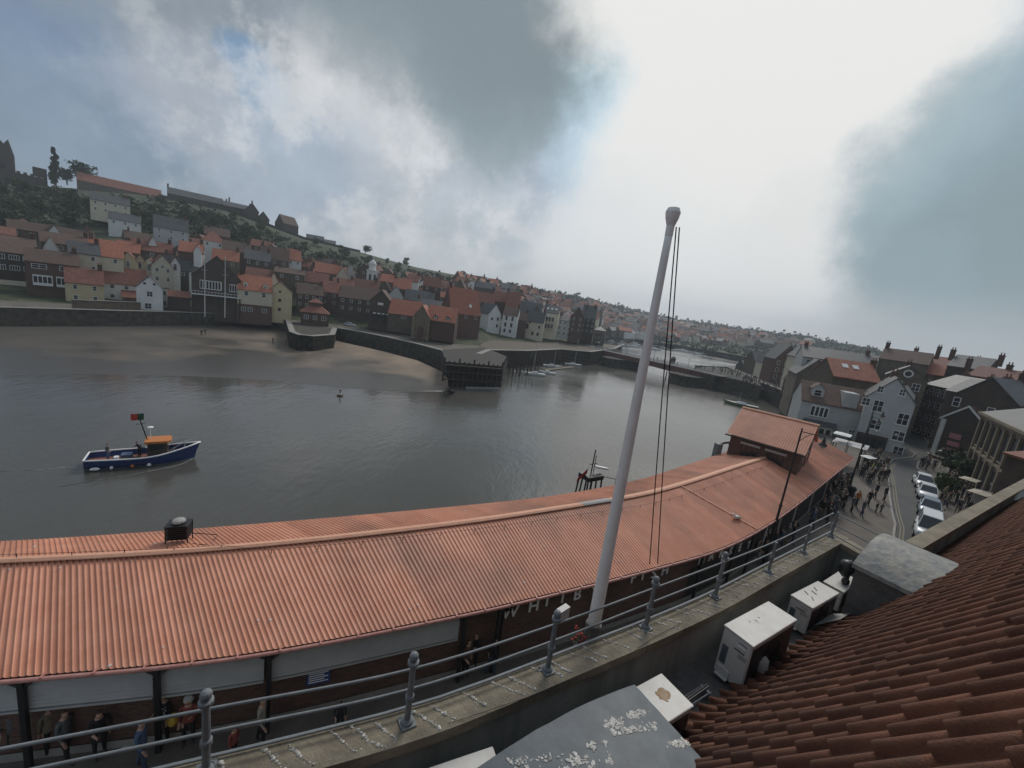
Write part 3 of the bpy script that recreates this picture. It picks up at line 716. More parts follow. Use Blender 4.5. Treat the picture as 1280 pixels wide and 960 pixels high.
# mortar / dropping lines across the coping
random.seed(3); s=0.0; k=2
S2=arc(oc); tot=S2[-1]
s=.3
while s<tot-.3:
    i=min(range(len(oc)),key=lambda q:abs(S2[q]-s)); a=oc[i]; b=ic[i]; mb=MB()
    t0=random.uniform(.04,.25); t1=random.uniform(.72,.97); t=t0; dr=(b-a); lat=Vector((-dr.y,dr.x)).normalized(); wv=random.uniform(-.04,.04)
    sk=random.uniform(.36,.52)
    while t<t1:
        q=a+dr*t+lat*(sk*(t-.5)+wv*math.sin(t*7)+random.uniform(-.012,.012)); r=random.uniform(.009,.025)
        mb.ball((q.x,q.y,CT+.002),r,6,sc=(random.uniform(.8,1.5),random.uniform(.8,1.5),random.uniform(.5,1.0)),jit=.25)
        t+=random.uniform(.03,.09)
    for _ in range(7):
        t=random.uniform(.1,.95); q=a+dr*t+lat*(random.uniform(-.08,.08)+sk*(t-.5)); mb.ball((q.x,q.y,CT),random.uniform(.005,.013),5,sc=(1.3,1,.4),jit=.3)
    tag(mb.build('dropping_line',m_drop,harbour,smooth=True),kind='stuff')
    s+=random.uniform(.34,.42)
# pantiles
random.seed(5)
m_pt=M('near_pantile',(.125,.05,.028),(.20,.082,.048),2.3,.88,bump=.25,bscale=60)
nt=m_pt.node_tree; N=nt.nodes; L=nt.links
at_=N.new('ShaderNodeVertexColor'); at_.layer_name='tint'; hs=N.new('ShaderNodeHueSaturation')
sp=N.new('ShaderNodeSeparateColor'); L.new(at_.outputs[0],sp.inputs[0]); mr=N.new('ShaderNodeMapRange'); mr.inputs[3].default_value=.78; mr.inputs[4].default_value=1.15; L.new(sp.outputs[0],mr.inputs[0]); L.new(mr.outputs[0],hs.inputs['Value'])
L.new([n for n in N if n.type=='VALTORGB'][0].outputs[0],hs.inputs['Color']); 
no=N.new('ShaderNodeTexNoise'); no.inputs['Scale'].default_value=1.1; no.inputs['Detail'].default_value=8; no.inputs['Roughness'].default_value=.75; L.new([n for n in N if n.type=='TEX_COORD'][0].outputs['Object'],no.inputs['Vector'])
rr=N.new('ShaderNodeValToRGB'); rr.color_ramp.elements[0].position=.58; rr.color_ramp.elements[1].position=.72; L.new(no.outputs[0],rr.inputs[0])
mf=N.new('ShaderNodeMath'); mf.operation='MULTIPLY'; mf.inputs[1].default_value=.7; L.new(rr.outputs[0],mf.inputs[0])
mx=N.new('ShaderNodeMix'); mx.data_type='RGBA'; L.new(mf.outputs[0],mx.inputs[0]); L.new(hs.outputs[0],mx.inputs[6]); mx.inputs[7].default_value=(.075,.062,.045,1); L.new(mx.outputs[2],N['Principled BSDF'].inputs['Base Color'])
TW=.33; GA=.25 # roll spacing, plan gauge (0.33 m on the slope)
prof=[(0,.0),(.06,-.014),(.13,-.012),(.195,.0),(.203,.028),(.216,.052),(.238,.068),(.260,.072),(.282,.068),(.303,.052),(.318,.028),(.33,.0)]
V0=at(1163,690,11.9)
def on_roof(x,y):
    r=ray(x,y); n=(nx.x,nx.y); k=(EAVE-CZ-SL*(E0.x*n[0]+E0.y*n[1]))/(r[2]-SL*(r[0]*n[0]+r[1]*n[1]))
    return Vector((r[0]*k,r[1]*k,CZ+r[2]*k))
def ut(p): q=p.to_2d()-E0; return q.dot(ax),q.dot(nx)
va=ut(on_roof(1168,690)); vb=ut(on_roof(1280,624))
print('VERGE',va,vb,on_roof(1168,690),on_roof(1280,624))
def verge_u(t):
    return TE
VS=max(-.2,min(2.5,(vb[0]-TE)/max(vb[1],.3)))
dorm=[(2.98-2.62,2.98),(9.0*ax.x+9.0*ax.y-0.0,0)]
def dormer_zone(u,t):
    for u0 in DU:
        if u0<u<u0+DW and t<.9: return True
    return False
# dormer stations along the eave (left edge) and width
f1=at(802,868,14.05); u1=(f1.to_2d()-E0).dot(ax); f2=at(1068,703,14.05); u2=(f2.to_2d()-E0).dot(ax)
DW=2.55; DU=[u1-DW,u2]
print('DORM',u1,u2,(f1.to_2d()-E0).dot(nx),(f2.to_2d()-E0).dot(nx))
vs=[];fc=[];tint=[]
def tile(u,t,j):
    b=len(vs); tn=random.random(); du=random.uniform(-.011,.011); lift=random.uniform(0,.02); t+=random.uniform(-.008,.008)-(.07 if random.random()<.008 else 0)
    for (tt,up) in ((t+GA+.04,-.012),(t-.012,.040+lift)):
        for x,h in prof: vs.append(tuple(rp3(u+x+du+.36*tt,tt,h*1.1+up)))
    m=len(prof)
    for x,h in prof: vs.append(tuple(rp3(u+x+du+.36*t,t-.012,h*1.1+lift-.028)))
    for i in range(m-1):
        fc.append((b+i,b+i+1,b+m+i+1,b+m+i)); tint.append(tn); fc.append((b+m+i,b+m+i+1,b+2*m+i+1,b+2*m+i)); tint.append(tn)
t=0; j=0
while t<7.0:
    vu=verge_u(t)
    pass
    nU=int((vu+4)/TW)
    for i in range(nU):
        u=-4+i*TW+ random.uniform(-.004,.004)
        if dormer_zone(u+.13+.36*t,t): continue
        tile(u,t,j)
    t+=GA; j+=1
me=bpy.data.meshes.new('pantile_roof'); me.from_pydata(vs,[],fc); me.materials.append(m_pt)
ca=me.color_attributes.new('tint','FLOAT_COLOR','CORNER')
dat=[]
for p,tn in zip(me.polygons,tint):
    dat+= [tn,tn,tn,1.]*p.loop_total
ca.data.foreach_set('color',dat)
me.polygons.foreach_set('use_smooth',[True]*len(fc))
bm=bmesh.new(); bm.from_mesh(me); bmesh.ops.recalc_face_normals(bm,faces=bm.faces); bm.to_mesh(me); bm.free()
link('pantile_roof',me,harbour)
# boarding just under the tiles, eave fascia
mb=MB(); mb.quad(rp3(-6,-.02,-.05),rp3(TE,-.02,-.05),rp3(TE,KT,-.05),rp3(-6,KT,-.05)).quad(rp3(-6,KT,-.05),rp3(TE,KT,-.05),rp3(TE,7.1,-.05),rp3(-6,7.1,-.05)); mb.build('roof_boarding',m_dark,harbour)
a,b=rp3(-6,.05,-.06),rp3(TE,.05,-.06); MB().quad((a.x,a.y,12.3),(b.x,b.y,12.3),b,a).build('fascia',m_leadwall,harbour)
# set-back continuation of the parapet beyond the far dormer
o2=[Vector((13.2,12.3)),Vector((29.93,22.88)),Vector((38,27.6))]; i2=offs(o2,.42)
mb=MB(); band(mb,o2,i2,CT-.14,CT-.003); mb.build('coping',m_coping,harbour)
mb=MB(); band(mb,offs(o2,.05),offs(o2,.36),11.9,CT-.143); mb.build('parapet',m_concrete,harbour)
mb=MB(); band(mb,offs(o2,.08),offs(o2,.34),3.9,11.9); mb.build('street_wall',m_concrete,harbour)
mb=MB(); g0,g1=offs(o2,.36),offs(o2,1.5)
for k in range(2): mb.quad((g0[k].x,g0[k].y,12.38),(g0[k+1].x,g0[k+1].y,12.38),(g1[k+1].x,g1[k+1].y,12.36),(g1[k].x,g1[k].y,12.36))
mb.build('gutter_floor',m_lead,harbour)
# dormers with curved lead tops
def TZ(z): return KT+(z-EAVE-KS*KT)/SL
def dormer(u0,mat,stains,label=None,rise=.5):
    root=empty('dormer',(0,0,0)); root.parent=harbour
    if label: root['label']=label
    zc=14.05 if rise>.3 else 13.97; f=-.06
    def dq(u,t,z): q=E0+ax*u+nx*t; return (q.x,q.y,z)
    # cheeks + front
    mb=MB(); tz=lambda z:TZ(z)
    for u in (u0,u0+DW-.12):
        mb=MB(); mb.ext([dq(u,0,12.3),dq(u,0,zc-.08),dq(u,tz(zc)+.12,zc-.08),dq(u,KT,EAVE+KS*KT-.02),dq(u,.02,EAVE-.1)],(ax.x*.12,ax.y*.12,0)); mb.build('cheek',m_leadwall,root)
    mb=MB(); mb.add([dq(u0+.121,.02,12.3),dq(u0+DW-.121,.02,12.3),dq(u0+DW-.121,.02,zc-.03),dq(u0+.121,.02,zc-.03)],[(0,1,2,3)])
    mb.build('front_board',m_leadwall,root)
    fr=MB().add([dq(u0+.4,.0,12.75),dq(u0+DW-.4,.0,12.75),dq(u0+DW-.4,.0,zc-.15),dq(u0+.4,.0,zc-.15)],[(0,1,2,3)]).build('window',m_glass,root)
    # lead top: segmental arch swept back into the slope
    m=MB(); NS_=14; NT=12
    def top(k,t,off=0):
        x=k/NS_; h=rise*(1-(2*x-1)**2); return dq(u0-.1+(DW+.2)*x,t,zc+h+off)
    for k in range(NS_+1):
        x=k/NS_; h=rise*(1-(2*x-1)**2); tend=TZ(zc+h)+.10
        for j in range(NT+1): m.v.append(top(k,f+(tend-f)*j/NT, .012*noise.noise((k*.7+u0,j*.6,1))))
    for k in range(NS_):
        for j in range(NT): m.f.append([k*(NT+1)+j,(k+1)*(NT+1)+j,(k+1)*(NT+1)+j+1,k*(NT+1)+j+1]); m.m.append(0)
    b=len(m.v) # front drip edge and side drips
    for k in range(NS_+1): m.v.append(top(k,f)); m.v.append(top(k,f,-.10))
    for k in range(NS_): m.f.append([b+2*k,b+2*k+2,b+2*k+3,b+2*k+1]); m.m.append(0)
    for k in (0,NS_):
        te=TZ(zc)+.1; a_,b_=top(k,f),top(k,te); m.quad(a_,b_,(b_[0],b_[1],b_[2]-.10),(a_[0],a_[1],a_[2]-.10))
    o=m.build('lead_roof',mat,root,smooth=True)
    # scalloped apron under the cheek edge
    sc=MB()
    for side_u in (u0-.012,):
        te=TZ(zc); n_=9
        for q in range(n_):
            ta,tb=te*q/n_,te*(q+1)/n_
            pts=[dq(side_u,ta,zc-.04)]+[dq(side_u,ta+(tb-ta)*w,zc-.17-.05*math.sin(math.pi*w)) for w in (0,.25,.5,.75,1)]+[dq(side_u,tb,zc-.04)]
            sc.ext(pts,(ax.x*.01,ax.y*.01,0))
    sc.build('scalloped_apron',m_leadwall,root)
    # droppings / stains as thin crusts lying on the lead
    if stains:
        st=MB()
        for (x,y,r_,n_) in stains:
            for _ in range(n_):
                an=random.uniform(0,6.28); rr_=r_*random.random()**.7; xx=x+math.cos(an)*rr_*1.6; yy=y+math.sin(an)*rr_*.5+math.cos(an)*rr_*-.25
                rv=ray(xx,yy)
                # meet the curved top by marching
                d=2.0
                for _k in range(600):
                    pz=Vector((rv[0],rv[1],rv[2])).normalized()*d+Vector((0,0,CZ)); q=pz.to_2d()-E0; uu,tt=q.dot(ax),q.dot(nx)
                    xn=(uu-u0+.1)/(DW+.2)
                    if 0<xn<1:
                        hh=zc+rise*(1-(2*xn-1)**2)
                        if pz.z<=hh: 
                            if tt>f: st.ball((pz.x,pz.y,hh),random.uniform(.008,.026),7,sc=(random.uniform(.5,1.8),random.uniform(.5,1.8),.10),jit=.35)
                            break
                    d+=.01
        tag(st.build('droppings',m_drop,root,smooth=True),kind='stuff')
    return root
random.seed(11)
dormer(DU[0],m_lead,[(797,893,10,60),(766,903,10,34),(785,911,14,40),(808,909,10,50),(868,920,9,70),(855,928,10,70),(838,930,9,40),(745,932,12,14),(715,948,14,20),(650,950,12,25),(660,955,20,25),(720,955,14,25),(770,950,30,20)],'near dormer with blue grey lead top spattered with droppings, bottom of the picture',.15)
dormer(DU[1],m_lead_far,[(1110,695,10,26),(1130,703,14,36),(1122,690,12,18),(1150,700,12,10),(1166,700,3,5)],'far dormer with curved stained lead top and dark cheek')
# lead soaker on the eave before the far dormer
q0=rp3(u2-1.15,-.1,.0); 
def dq(u,t,z): q=E0+ax*u+nx*t; return Vector((q.x,q.y,z))
MB().ext([dq(u2-1.2,-.28,12.42),dq(u2-.1,-.30,12.42),dq(u2-.02,.16,12.78),dq(u2-.5,.14,12.76)],(0,0,.015)).build('lead_soaker',m_patch,harbour)
# displaced tile
# ---------------------------------------------------------------- railing on the parapet
rl=empty('parapet_railing',(0,0,0),0,'galvanised railing with ball topped posts along the parapet coping','railing')
feet=V2([(-6.3,2.5),(-2.82,3.66),(-.76,4.50),(1.2,5.62),(3.16,6.86),(5.06,8.08),(7.01,9.37),(10.45,11.86)])
feet=V2([(-5.0,2.78),(-2.82,3.66),(-.76,4.50),(1.2,5.62),(3.16,6.86),(5.06,8.08),(7.01,9.37),(10.45,11.86)])
feet=feet[:7]+V2([(8.75,10.62)])+feet[7:]
for k,p in enumerate(feet):
    mb=MB(); x,y=p; small=k>=6
    r=.032 if small else .042
    mb.obox((x,y,CT+.012),(.2,.2,.02),math.atan2(ax.y,ax.x)); mb.lathe([(.085,.02),(.08,.05),(r,.08),(r,.36),(r+.018,.38),(r+.018,.44),(r,.46),(r*.9,.92 if not small else .82)]+([(.075,.93),(.075,.97),(.05,.985)] if not small else [(.03,.83)]),(x,y,CT),12)
    if not small: mb.ball((x,y,CT+1.04),.062,12)
    mb.build('post',m_rail,rl,smooth=False)
def railpts(z,o=0): return [(p.x,p.y,CT+z) for p in ([Vector((-8.5,2.0))]+catmull(feet,4))]
rc2=offs(catmull(feet,6),-.1)
ext=[rc2[0]+(rc2[0]-rc2[1]).normalized()*4]+rc2
for z,r in ((.74,.019),(.42,.019)):
    MB().tube([(p.x,p.y,CT+z) for p in ext],r,8).build('rail',m_rail,rl,smooth=True)
oo=offs(oc,.03)
for dz,dd in ((.045,0),(.10,.06)):
    MB().tube([(p.x,p.y,CT+dz) for p in offs(oc,.03+dd)][::3],.017,6).build('lower_rail',m_rail,rl,smooth=True)
# return along the far end
ef=feet[-1]; fe2=ef+back_dir*2.2
mb=MB(); mb.lathe([(.04,0),(.035,.8)],(fe2.x,fe2.y,CT),10); mb.build('post',m_rail,rl)
for z in (.76,.42,.10): MB().tube([(ef.x,ef.y,CT+z),(fe2.x,fe2.y,CT+z),((fe2+back_dir*1.2).x,(fe2+back_dir*1.2).y,CT+z)],.018,6).build('rail',m_rail,rl)
# thin slack wire across the coping + pale cable end
pts=[at(x,y,CT+.02) for x,y in ((560,905),(640,878),(700,858),(760,838),(812,800),(850,780))]
tag(MB().tube(catmull(pts,4),.004,4).build('slack_wire',m_black),'thin black wire lying slack across the parapet coping','wire')
# floodlight behind third full post
p=feet[3]; fl_=empty('floodlight',(p.x+.10,p.y+.10,CT+.88),math.atan2(ax.y,ax.x)+.2,'small pale floodlight box fixed to the top of the post left of the flagpole','floodlight')
MB().box(-.11,.11,-.05,.05,0,.2).build('housing',m_shut,fl_); MB().box(-.095,.095,.051,.056,.015,.185).build('lens',m_glass,fl_); MB().box(-.12,-.111,-.02,.02,-.12,.12).build('bracket',m_rail,fl_)
p=feet[5]; fl_=empty('security_camera',(p.x+.03,p.y+.02,CT+.86),.6,'small pale camera housing on the fifth ball topped post','camera')
MB().tube([(-.11,0,.06),(.11,0,.03)],.045,10).build('housing',m_shut,fl_); MB().box(-.02,.02,-.02,.02,-.08,.02).build('bracket',m_rail,fl_)
# ---------------------------------------------------------------- flagpole
b=at(740,792,13.15); tp=None
r=ray(840,273)
best=min(((abs(0),k) for k in (0,)))
k=b.y*1.0/r[1]; top_=Vector((r[0]*k,b.y,CZ+r[2]*k))
# the pole leans a little; keep its top within half a degree or so of plumb
fp=empty('flagpole',b,0,'tall tapering white flagpole with rope halyards rising behind the parapet railing','flagpole')
tv=top_-b; print('POLE',b,top_,tv)
n_=12
MB().tube([tuple(tv*(i/n_)) for i in range(n_+1)],[.122-.066*(i/n_)**1.1 for i in range(n_+1)],16).build('pole',m_white,fp,smooth=True)
MB().tube([(0,0,-.6),tuple(tv*.03)],[.15,.15],16).build('collar',m_leadwall,fp)
MB().tube([tuple(tv*.965),tuple(tv*.985),tuple(tv*1.0),tuple(tv*1.012),tuple(tv*1.02)],[.062,.062,.10,.115,.09],14).build('truck',m_white,fp)
e1_=at(812,705,13.9)-b; e2_=at(822,705,13.9)-b
for k_,(s_,e_) in enumerate(((tv*.985+Vector((.09,0,0)),e1_),(tv*.985+Vector((.14,0,0)),e2_))):
    pts=[s_.lerp(e_,t/10)+Vector((0,0,-.12*math.sin(math.pi*t/10))) for t in range(11)]
    MB().tube(pts,.011,5).build('halyard',m_black,fp)
# flowers in a pot on the ledge by the pole foot
p=at(727,800,13.0); fb=empty('flower_pot',(p.x,p.y,12.7),0,'pot of red flowers on the ledge at the foot of the flagpole','flower pot')
MB().lathe([(.10,0),(.14,.2),(.15,.22)],(0,0,0),12).build('pot',m_leadwall,fb)
m_red=M('red_petals',(.35,.03,.03),(.5,.08,.06),20,.7); fmb=MB()
for _ in range(60): q=Vector((random.gauss(0,.09),random.gauss(0,.09),.3+random.gauss(0,.08))); fmb.ball(q,random.uniform(.015,.035),5,jit=.3)
fmb.build('flowers',m_red,fb)
fm=MB()
for _ in range(60): q=Vector((random.gauss(0,.09),random.gauss(0,.09),.25+random.gauss(0,.06))); fm.obox(q,(.07,.04,.004),random.random()*6,0,random.random(),random.random())
fm.build('leaves',m_leaf,fb)
# ---------------------------------------------------------------- air conditioning units in the gutter
def ac(c0,c1,wd,ztop,zbot,label,name='air_conditioner',detail=1,stain=False,sag=0):
    """c0,c1 = the long top edge nearest the parapet (near, far); wd = width towards the roof"""
    c0=Vector(c0);c1=Vector(c1); t=(c1-c0).normalized(); n=Vector((t.y,-t.x)); L_=(c1-c0).length; rz=math.atan2(t.y,t.x)
    root=empty(name,(c0.x,c0.y,zbot),rz,label,'air conditioner',"air conditioning units in the gutter")
    h=ztop-zbot
    mb=MB(); mb.box(0,L_,-wd,0,.06,h-.03); me=mb.mesh('casing',m_acw)
    bm=bmesh.new(); bm.from_mesh(me); bmesh.ops.bevel(bm,geom=bm.edges[:],offset=.02,segments=2,affect='EDGES'); bm.to_mesh(me); bm.free(); link('casing',me,root)
    mb=MB(); mb.box(-.015,L_+.015,-wd-.015,.015,h-.03+.002,h); me=mb.mesh('lid',m_act); bm=bmesh.new(); bm.from_mesh(me); bmesh.ops.bevel(bm,geom=bm.edges[:],offset=.008,segments=2,affect='EDGES'); bm.to_mesh(me); bm.free(); ld=link('lid',me,root)
    MB().box(.1,.2,-wd-.02,.02,0,.06).box(L_-.2,L_-.1,-wd-.02,.02,0,.06).build('foot',m_leadwall,root)
    g=MB() # fan grille on the long side facing the roof
    y=-wd-.012
    for k in range(int(L_/.9)+0 or 1):
        cx=L_*(k+.5)/max(1,int(L_/.9)); rr=min(h*.4,.36)
        for q in range(6): 
            ra=rr*(q+1)/6; g.tube([(cx+math.cos(a_)*ra,y,h*.5+math.sin(a_)*ra) for a_ in [i*math.pi/12 for i in range(25)]],.006,4,cap=False)
        for q in range(12): a_=q*math.pi/6; g.tube([(cx,y,h*.5),(cx+math.cos(a_)*rr,y,h*.5+math.sin(a_)*rr)],.005,4)
    g.build('fan_grille',m_black,root)
    MB().box(.05,L_-.05,-wd-.008,-wd-.001,.14,h-.12).build('side_recess',m_grille,root)
    if detail:
        mb=MB().box(-.006,-.001,-wd+.10,-wd+.3,h*.72,h*.74); mb.box(-.006,-.001,-wd+.08,-wd+.24,h-.14,h-.125); mb.build('slot',m_black,root)
        MB().box(-.005,-.001,-wd+.04,-wd+.2,h*.60,h*.69).build('sticker',m_patch,root)
        MB().box(-.005,-.001,-.17,-.05,h*.30,h*.66).build('rating_plate',m_lead,root)
        MB().box(-.03,-.0,-wd+.1,-wd+.26,h*.80,h*.83).build('handle',m_acw,root)
        MB().box(-.09,-.0,-.30,-.06,.08,.10).box(-.03,-.0,-.30,-.06,.10,.26).build('pipe_cover',m_acw,root)
    if stain:
        st=MB(); random.seed(9)
        pts=[(L_*.80+math.cos(a_)*.14*random.uniform(.75,1.15),-wd*.45+math.sin(a_)*.12*random.uniform(.7,1.2)) for a_ in [i*math.pi/12 for i in range(24)]]
        st.prism(pts,h+.0005,h+.003); st.build('rust_patch',m_rust,root)
    return root
ac((2.36-.35,5.59-.24),(3.30,6.17),.62,13.1,12.32,'white air conditioning unit with rust stain on its lid, beside the near dormer',stain=True)
big=ac((4.86,7.22),(6.30,8.16),.56,13.42,12.32,'largest cream air conditioning unit with slotted end panel, between parapet and tiles')
ac((7.42,8.98),(8.62,9.74),.46,13.12,12.32,'smaller cream air conditioning unit with dark twigs on its lid')
last=ac((9.0,10.0),(9.95,10.66),.44,12.98,12.32,'farthest white air conditioning unit, under the black bundle by the far dormer')
ac((-1.1,3.86),(.42,4.56),.34,13.12,12.32,'white air conditioning unit peeping out beyond the left edge of the near dormer',detail=0)
# droppings & twigs on lids
mb=MB()
for u,v_,a_ in ((.38,-.12,1.0),(.55,-.2,1.2),(.72,-.14,.9),(.3,-.3,.7)): mb.obox((7.42+ax.x*u*1.3-nx.x*v_,8.98+ax.y*u*1.3-nx.y*v_,13.128),(.14,.014,.012),a_+.5)
tag(mb.build('twigs',m_black),'few dark twigs lying on the lid of the smaller cream unit','twigs')
mb=MB(); random.seed(4)
for _ in range(9): q=Vector((5.6,7.45))+ax*random.gauss(0,.12)+nx*random.gauss(0,.04); mb.ball((q.x,q.y,13.422),random.uniform(.006,.02),6,sc=(1.5,1,.3))
tag(mb.build('droppings',m_drop,None),kind='stuff'); o_=bpy.data.objects['droppings'] if False else None
for o in list(COL.objects):
    if o.name.startswith('droppings') and o.parent is None: o.parent=big; o.matrix_parent_inverse=big.matrix_world.inverted() if False else (Matrix.Translation(big.location)@Matrix.Rotation(big.rotation_euler[2],4,'Z')).inverted()
# black bundle on the farthest unit
q=Vector((9.0,10.0))+ax*.62+nx*.2; bb=empty('bundle',(q.x,q.y,12.985),.4,'black rounded bundle tied up on the lid of the farthest white unit','bundle')
MB().tube([(0,0,.12),(0,0,.2),(.01,0,.32),(.02,0,.44),(.03,0,.55),(.03,0,.6)],[.05,.13,.17,.185,.14,.04],12).build('body',m_black,bb,smooth=True)
MB().tube([(-.05,-.12,0),(-.03,-.1,.25)],.03,6).tube([(.08,-.08,0),(.06,-.06,.25)],.03,6).ball((-.16,-.14,.1),.1,8).build('legs',m_black,bb)
MB().tube([(.2,0,.2),(.22,.02,.45),(.18,.03,.56)],.012,5).build('strap',m_shut,bb)
# wrapped duct hanging on the roof side of the large unit
rel=Vector((5.62,7.14)); dk=empty('wrapped_duct',(rel.x,rel.y,12.55),0,'crumpled pale wrapped pipe elbow against the side of the largest unit','pipe')
mb=MB(); mb.tube([(-.1,.15,.35),(-.02,.05,.36),(.04,-.04,.28),(.05,-.06,.12),(.04,-.05,-.05)],[.10,.13,.145,.14,.11],12)
me=mb.mesh('wrapping',m_shut,True)
for v in me.vertices: v.co+=Vector((1,1,1))*.018*noise.noise(v.co*22)
link('wrapping',me,dk)
# pipe tray between units
q=at(866,880,12.45); pt_=empty('pipe_tray',(q.x,q.y,12.35),math.atan2(ax.y,ax.x),'low wire pipe tray running along the gutter between the two nearest units','pipe tray')
mb=MB()
for y in (0,.16): mb.tube([(-.55,y,.1),(.55,y,.1)],.014,5)
for k in range(6): mb.tube([(-.5+k*.2,0,.1),(-.5+k*.2,.16,.1)],.008,4)
for x in (-.5,.5): mb.box(x-.02,x+.02,-.02,.18,-.05,.12)
mb.build('tray',m_rail,pt_); MB().tube([(-.6,.05,.13),(0,.06,.14),(.6,.08,.13)],.02,6).tube([(-.6,.1,.13),(0,.1,.135),(.6,.12,.13)],.015,6).build('pipes',m_black,pt_)
# ---------------------------------------------------------------- house builder
def win_mesh(w,h,kind=0,name='window'):
    mb=MB(); mb.box(-w/2,w/2,-.05,.02,-h/2,h/2,0)
    f=.1
    if kind==0:
        mb.box(-w/2+f,w/2-f,-.056,-.051,-h/2+f,-.035,1).box(-w/2+f,w/2-f,-.056,-.051,.035,h/2-f,1)
    elif kind==1:
        for a,b in ((-w/2+f,-.04),(.04,w/2-f)):
            mb.box(a,b,-.056,-.051,-h/2+f,-.035,1).box(a,b,-.056,-.051,.035,h/2-f,1)
    else:
        n=4; ww=(w-f)/n
        for k in range(n): a=-w/2+f+k*ww; mb.box(a,a+ww-f,-.056,-.051,-h/2+f,h/2-f,1)
    return mb.mesh(name,[m_frame,m_glass])
def winframe_mesh(w,h): return None
WM={}
def wm_(w,h,k):
    key=(round(w,1),round(h,1),k)
    if key not in WM: WM[key]=win_mesh(key[0],key[1],k)
    return WM[key]
DWM=MB().box(-.45,.45,-.05,.02,-.6,.6,0).mesh('dark_window',[m_glass])
SILL=MB().box(-.6,.6,-.12,.0,-.05,.05).mesh('sill',m_frame)
DOOR=MB().box(-.5,.5,-.06,.02,0,2.1).mesh('door',m_black)
POT=None
def chimney(root_roof,x,y,z,mat=None,h=1.6,w=.9,d=.6,pots=2):
    mb=MB().box(x-w/2,x+w/2,y-d/2,y+d/2,z-1.2,z+h).box(x-w/2-.08,x+w/2+.08,y-d/2-.08,y+d/2+.08,z+h-.25,z+h-.1)
    c=mb.build('chimney',mat or m_hbrick,root_roof)
    for k in range(pots):
        px=x-w/2+w*(k+.5)/pots; MB().lathe([(.13,z+h+.002),(.1,z+h+.5),(.12,z+h+.55)],(px,y,0),6).build('chimney_pot',m_tile,c)
    return c
def slabs(mb,w,dp,h,rise,kind,ov=.3,th=.16):
    if kind=='s':
        yr=dp/2; k=rise/yr
        for a,b in ((-ov,yr),(dp+ov,yr)):
            za=h-ov*k; zb=h+rise
            mb.ext([(-w/2-ov*.4,a,za),(-w/2-ov*.4,b,zb),(-w/2-ov*.4,b,zb+th*1.2),(-w/2-ov*.4,a,za+th)],(w+ov*.8,0,0))
    elif kind=='g':
        k=rise/(w/2)
        for a in (-w/2-ov,w/2+ov):
            za=h-ov*k; mb.ext([(a,-ov*.5,za),(0,-ov*.5,h+rise),(0,-ov*.5,h+rise+th*1.2),(a,-ov*.5,za+th)],(0,dp+ov,0))
    elif kind=='h':
        x,y=w/2+ov,dp/2+ov; c=dp/2; rl=max(w/2-dp/2,0.05)
        vs=[(-x,-ov,h-.05),(x,-ov,h-.05),(x,dp+ov,h-.05),(-x,dp+ov,h-.05),(-rl,c,h+rise),(rl,c,h+rise)]
        mb.add(vs,[(0,1,5,4),(1,2,5),(2,3,4,5),(3,0,4),(3,2,1,0)])
    elif kind=='f':
        mb.box(-w/2-.15,w/2+.15,-.15,dp+.15,h,h+.25)
    elif kind=='m': # half of a shed, rising away
        mb.ext([(-w/2-ov*.4,-ov,h-ov*rise/dp),(-w/2-ov*.4,dp,h+rise),(-w/2-ov*.4,dp,h+rise+th),(-w/2-ov*.4,-ov,h-ov*rise/dp+th)],(w+ov*.8,0,0))
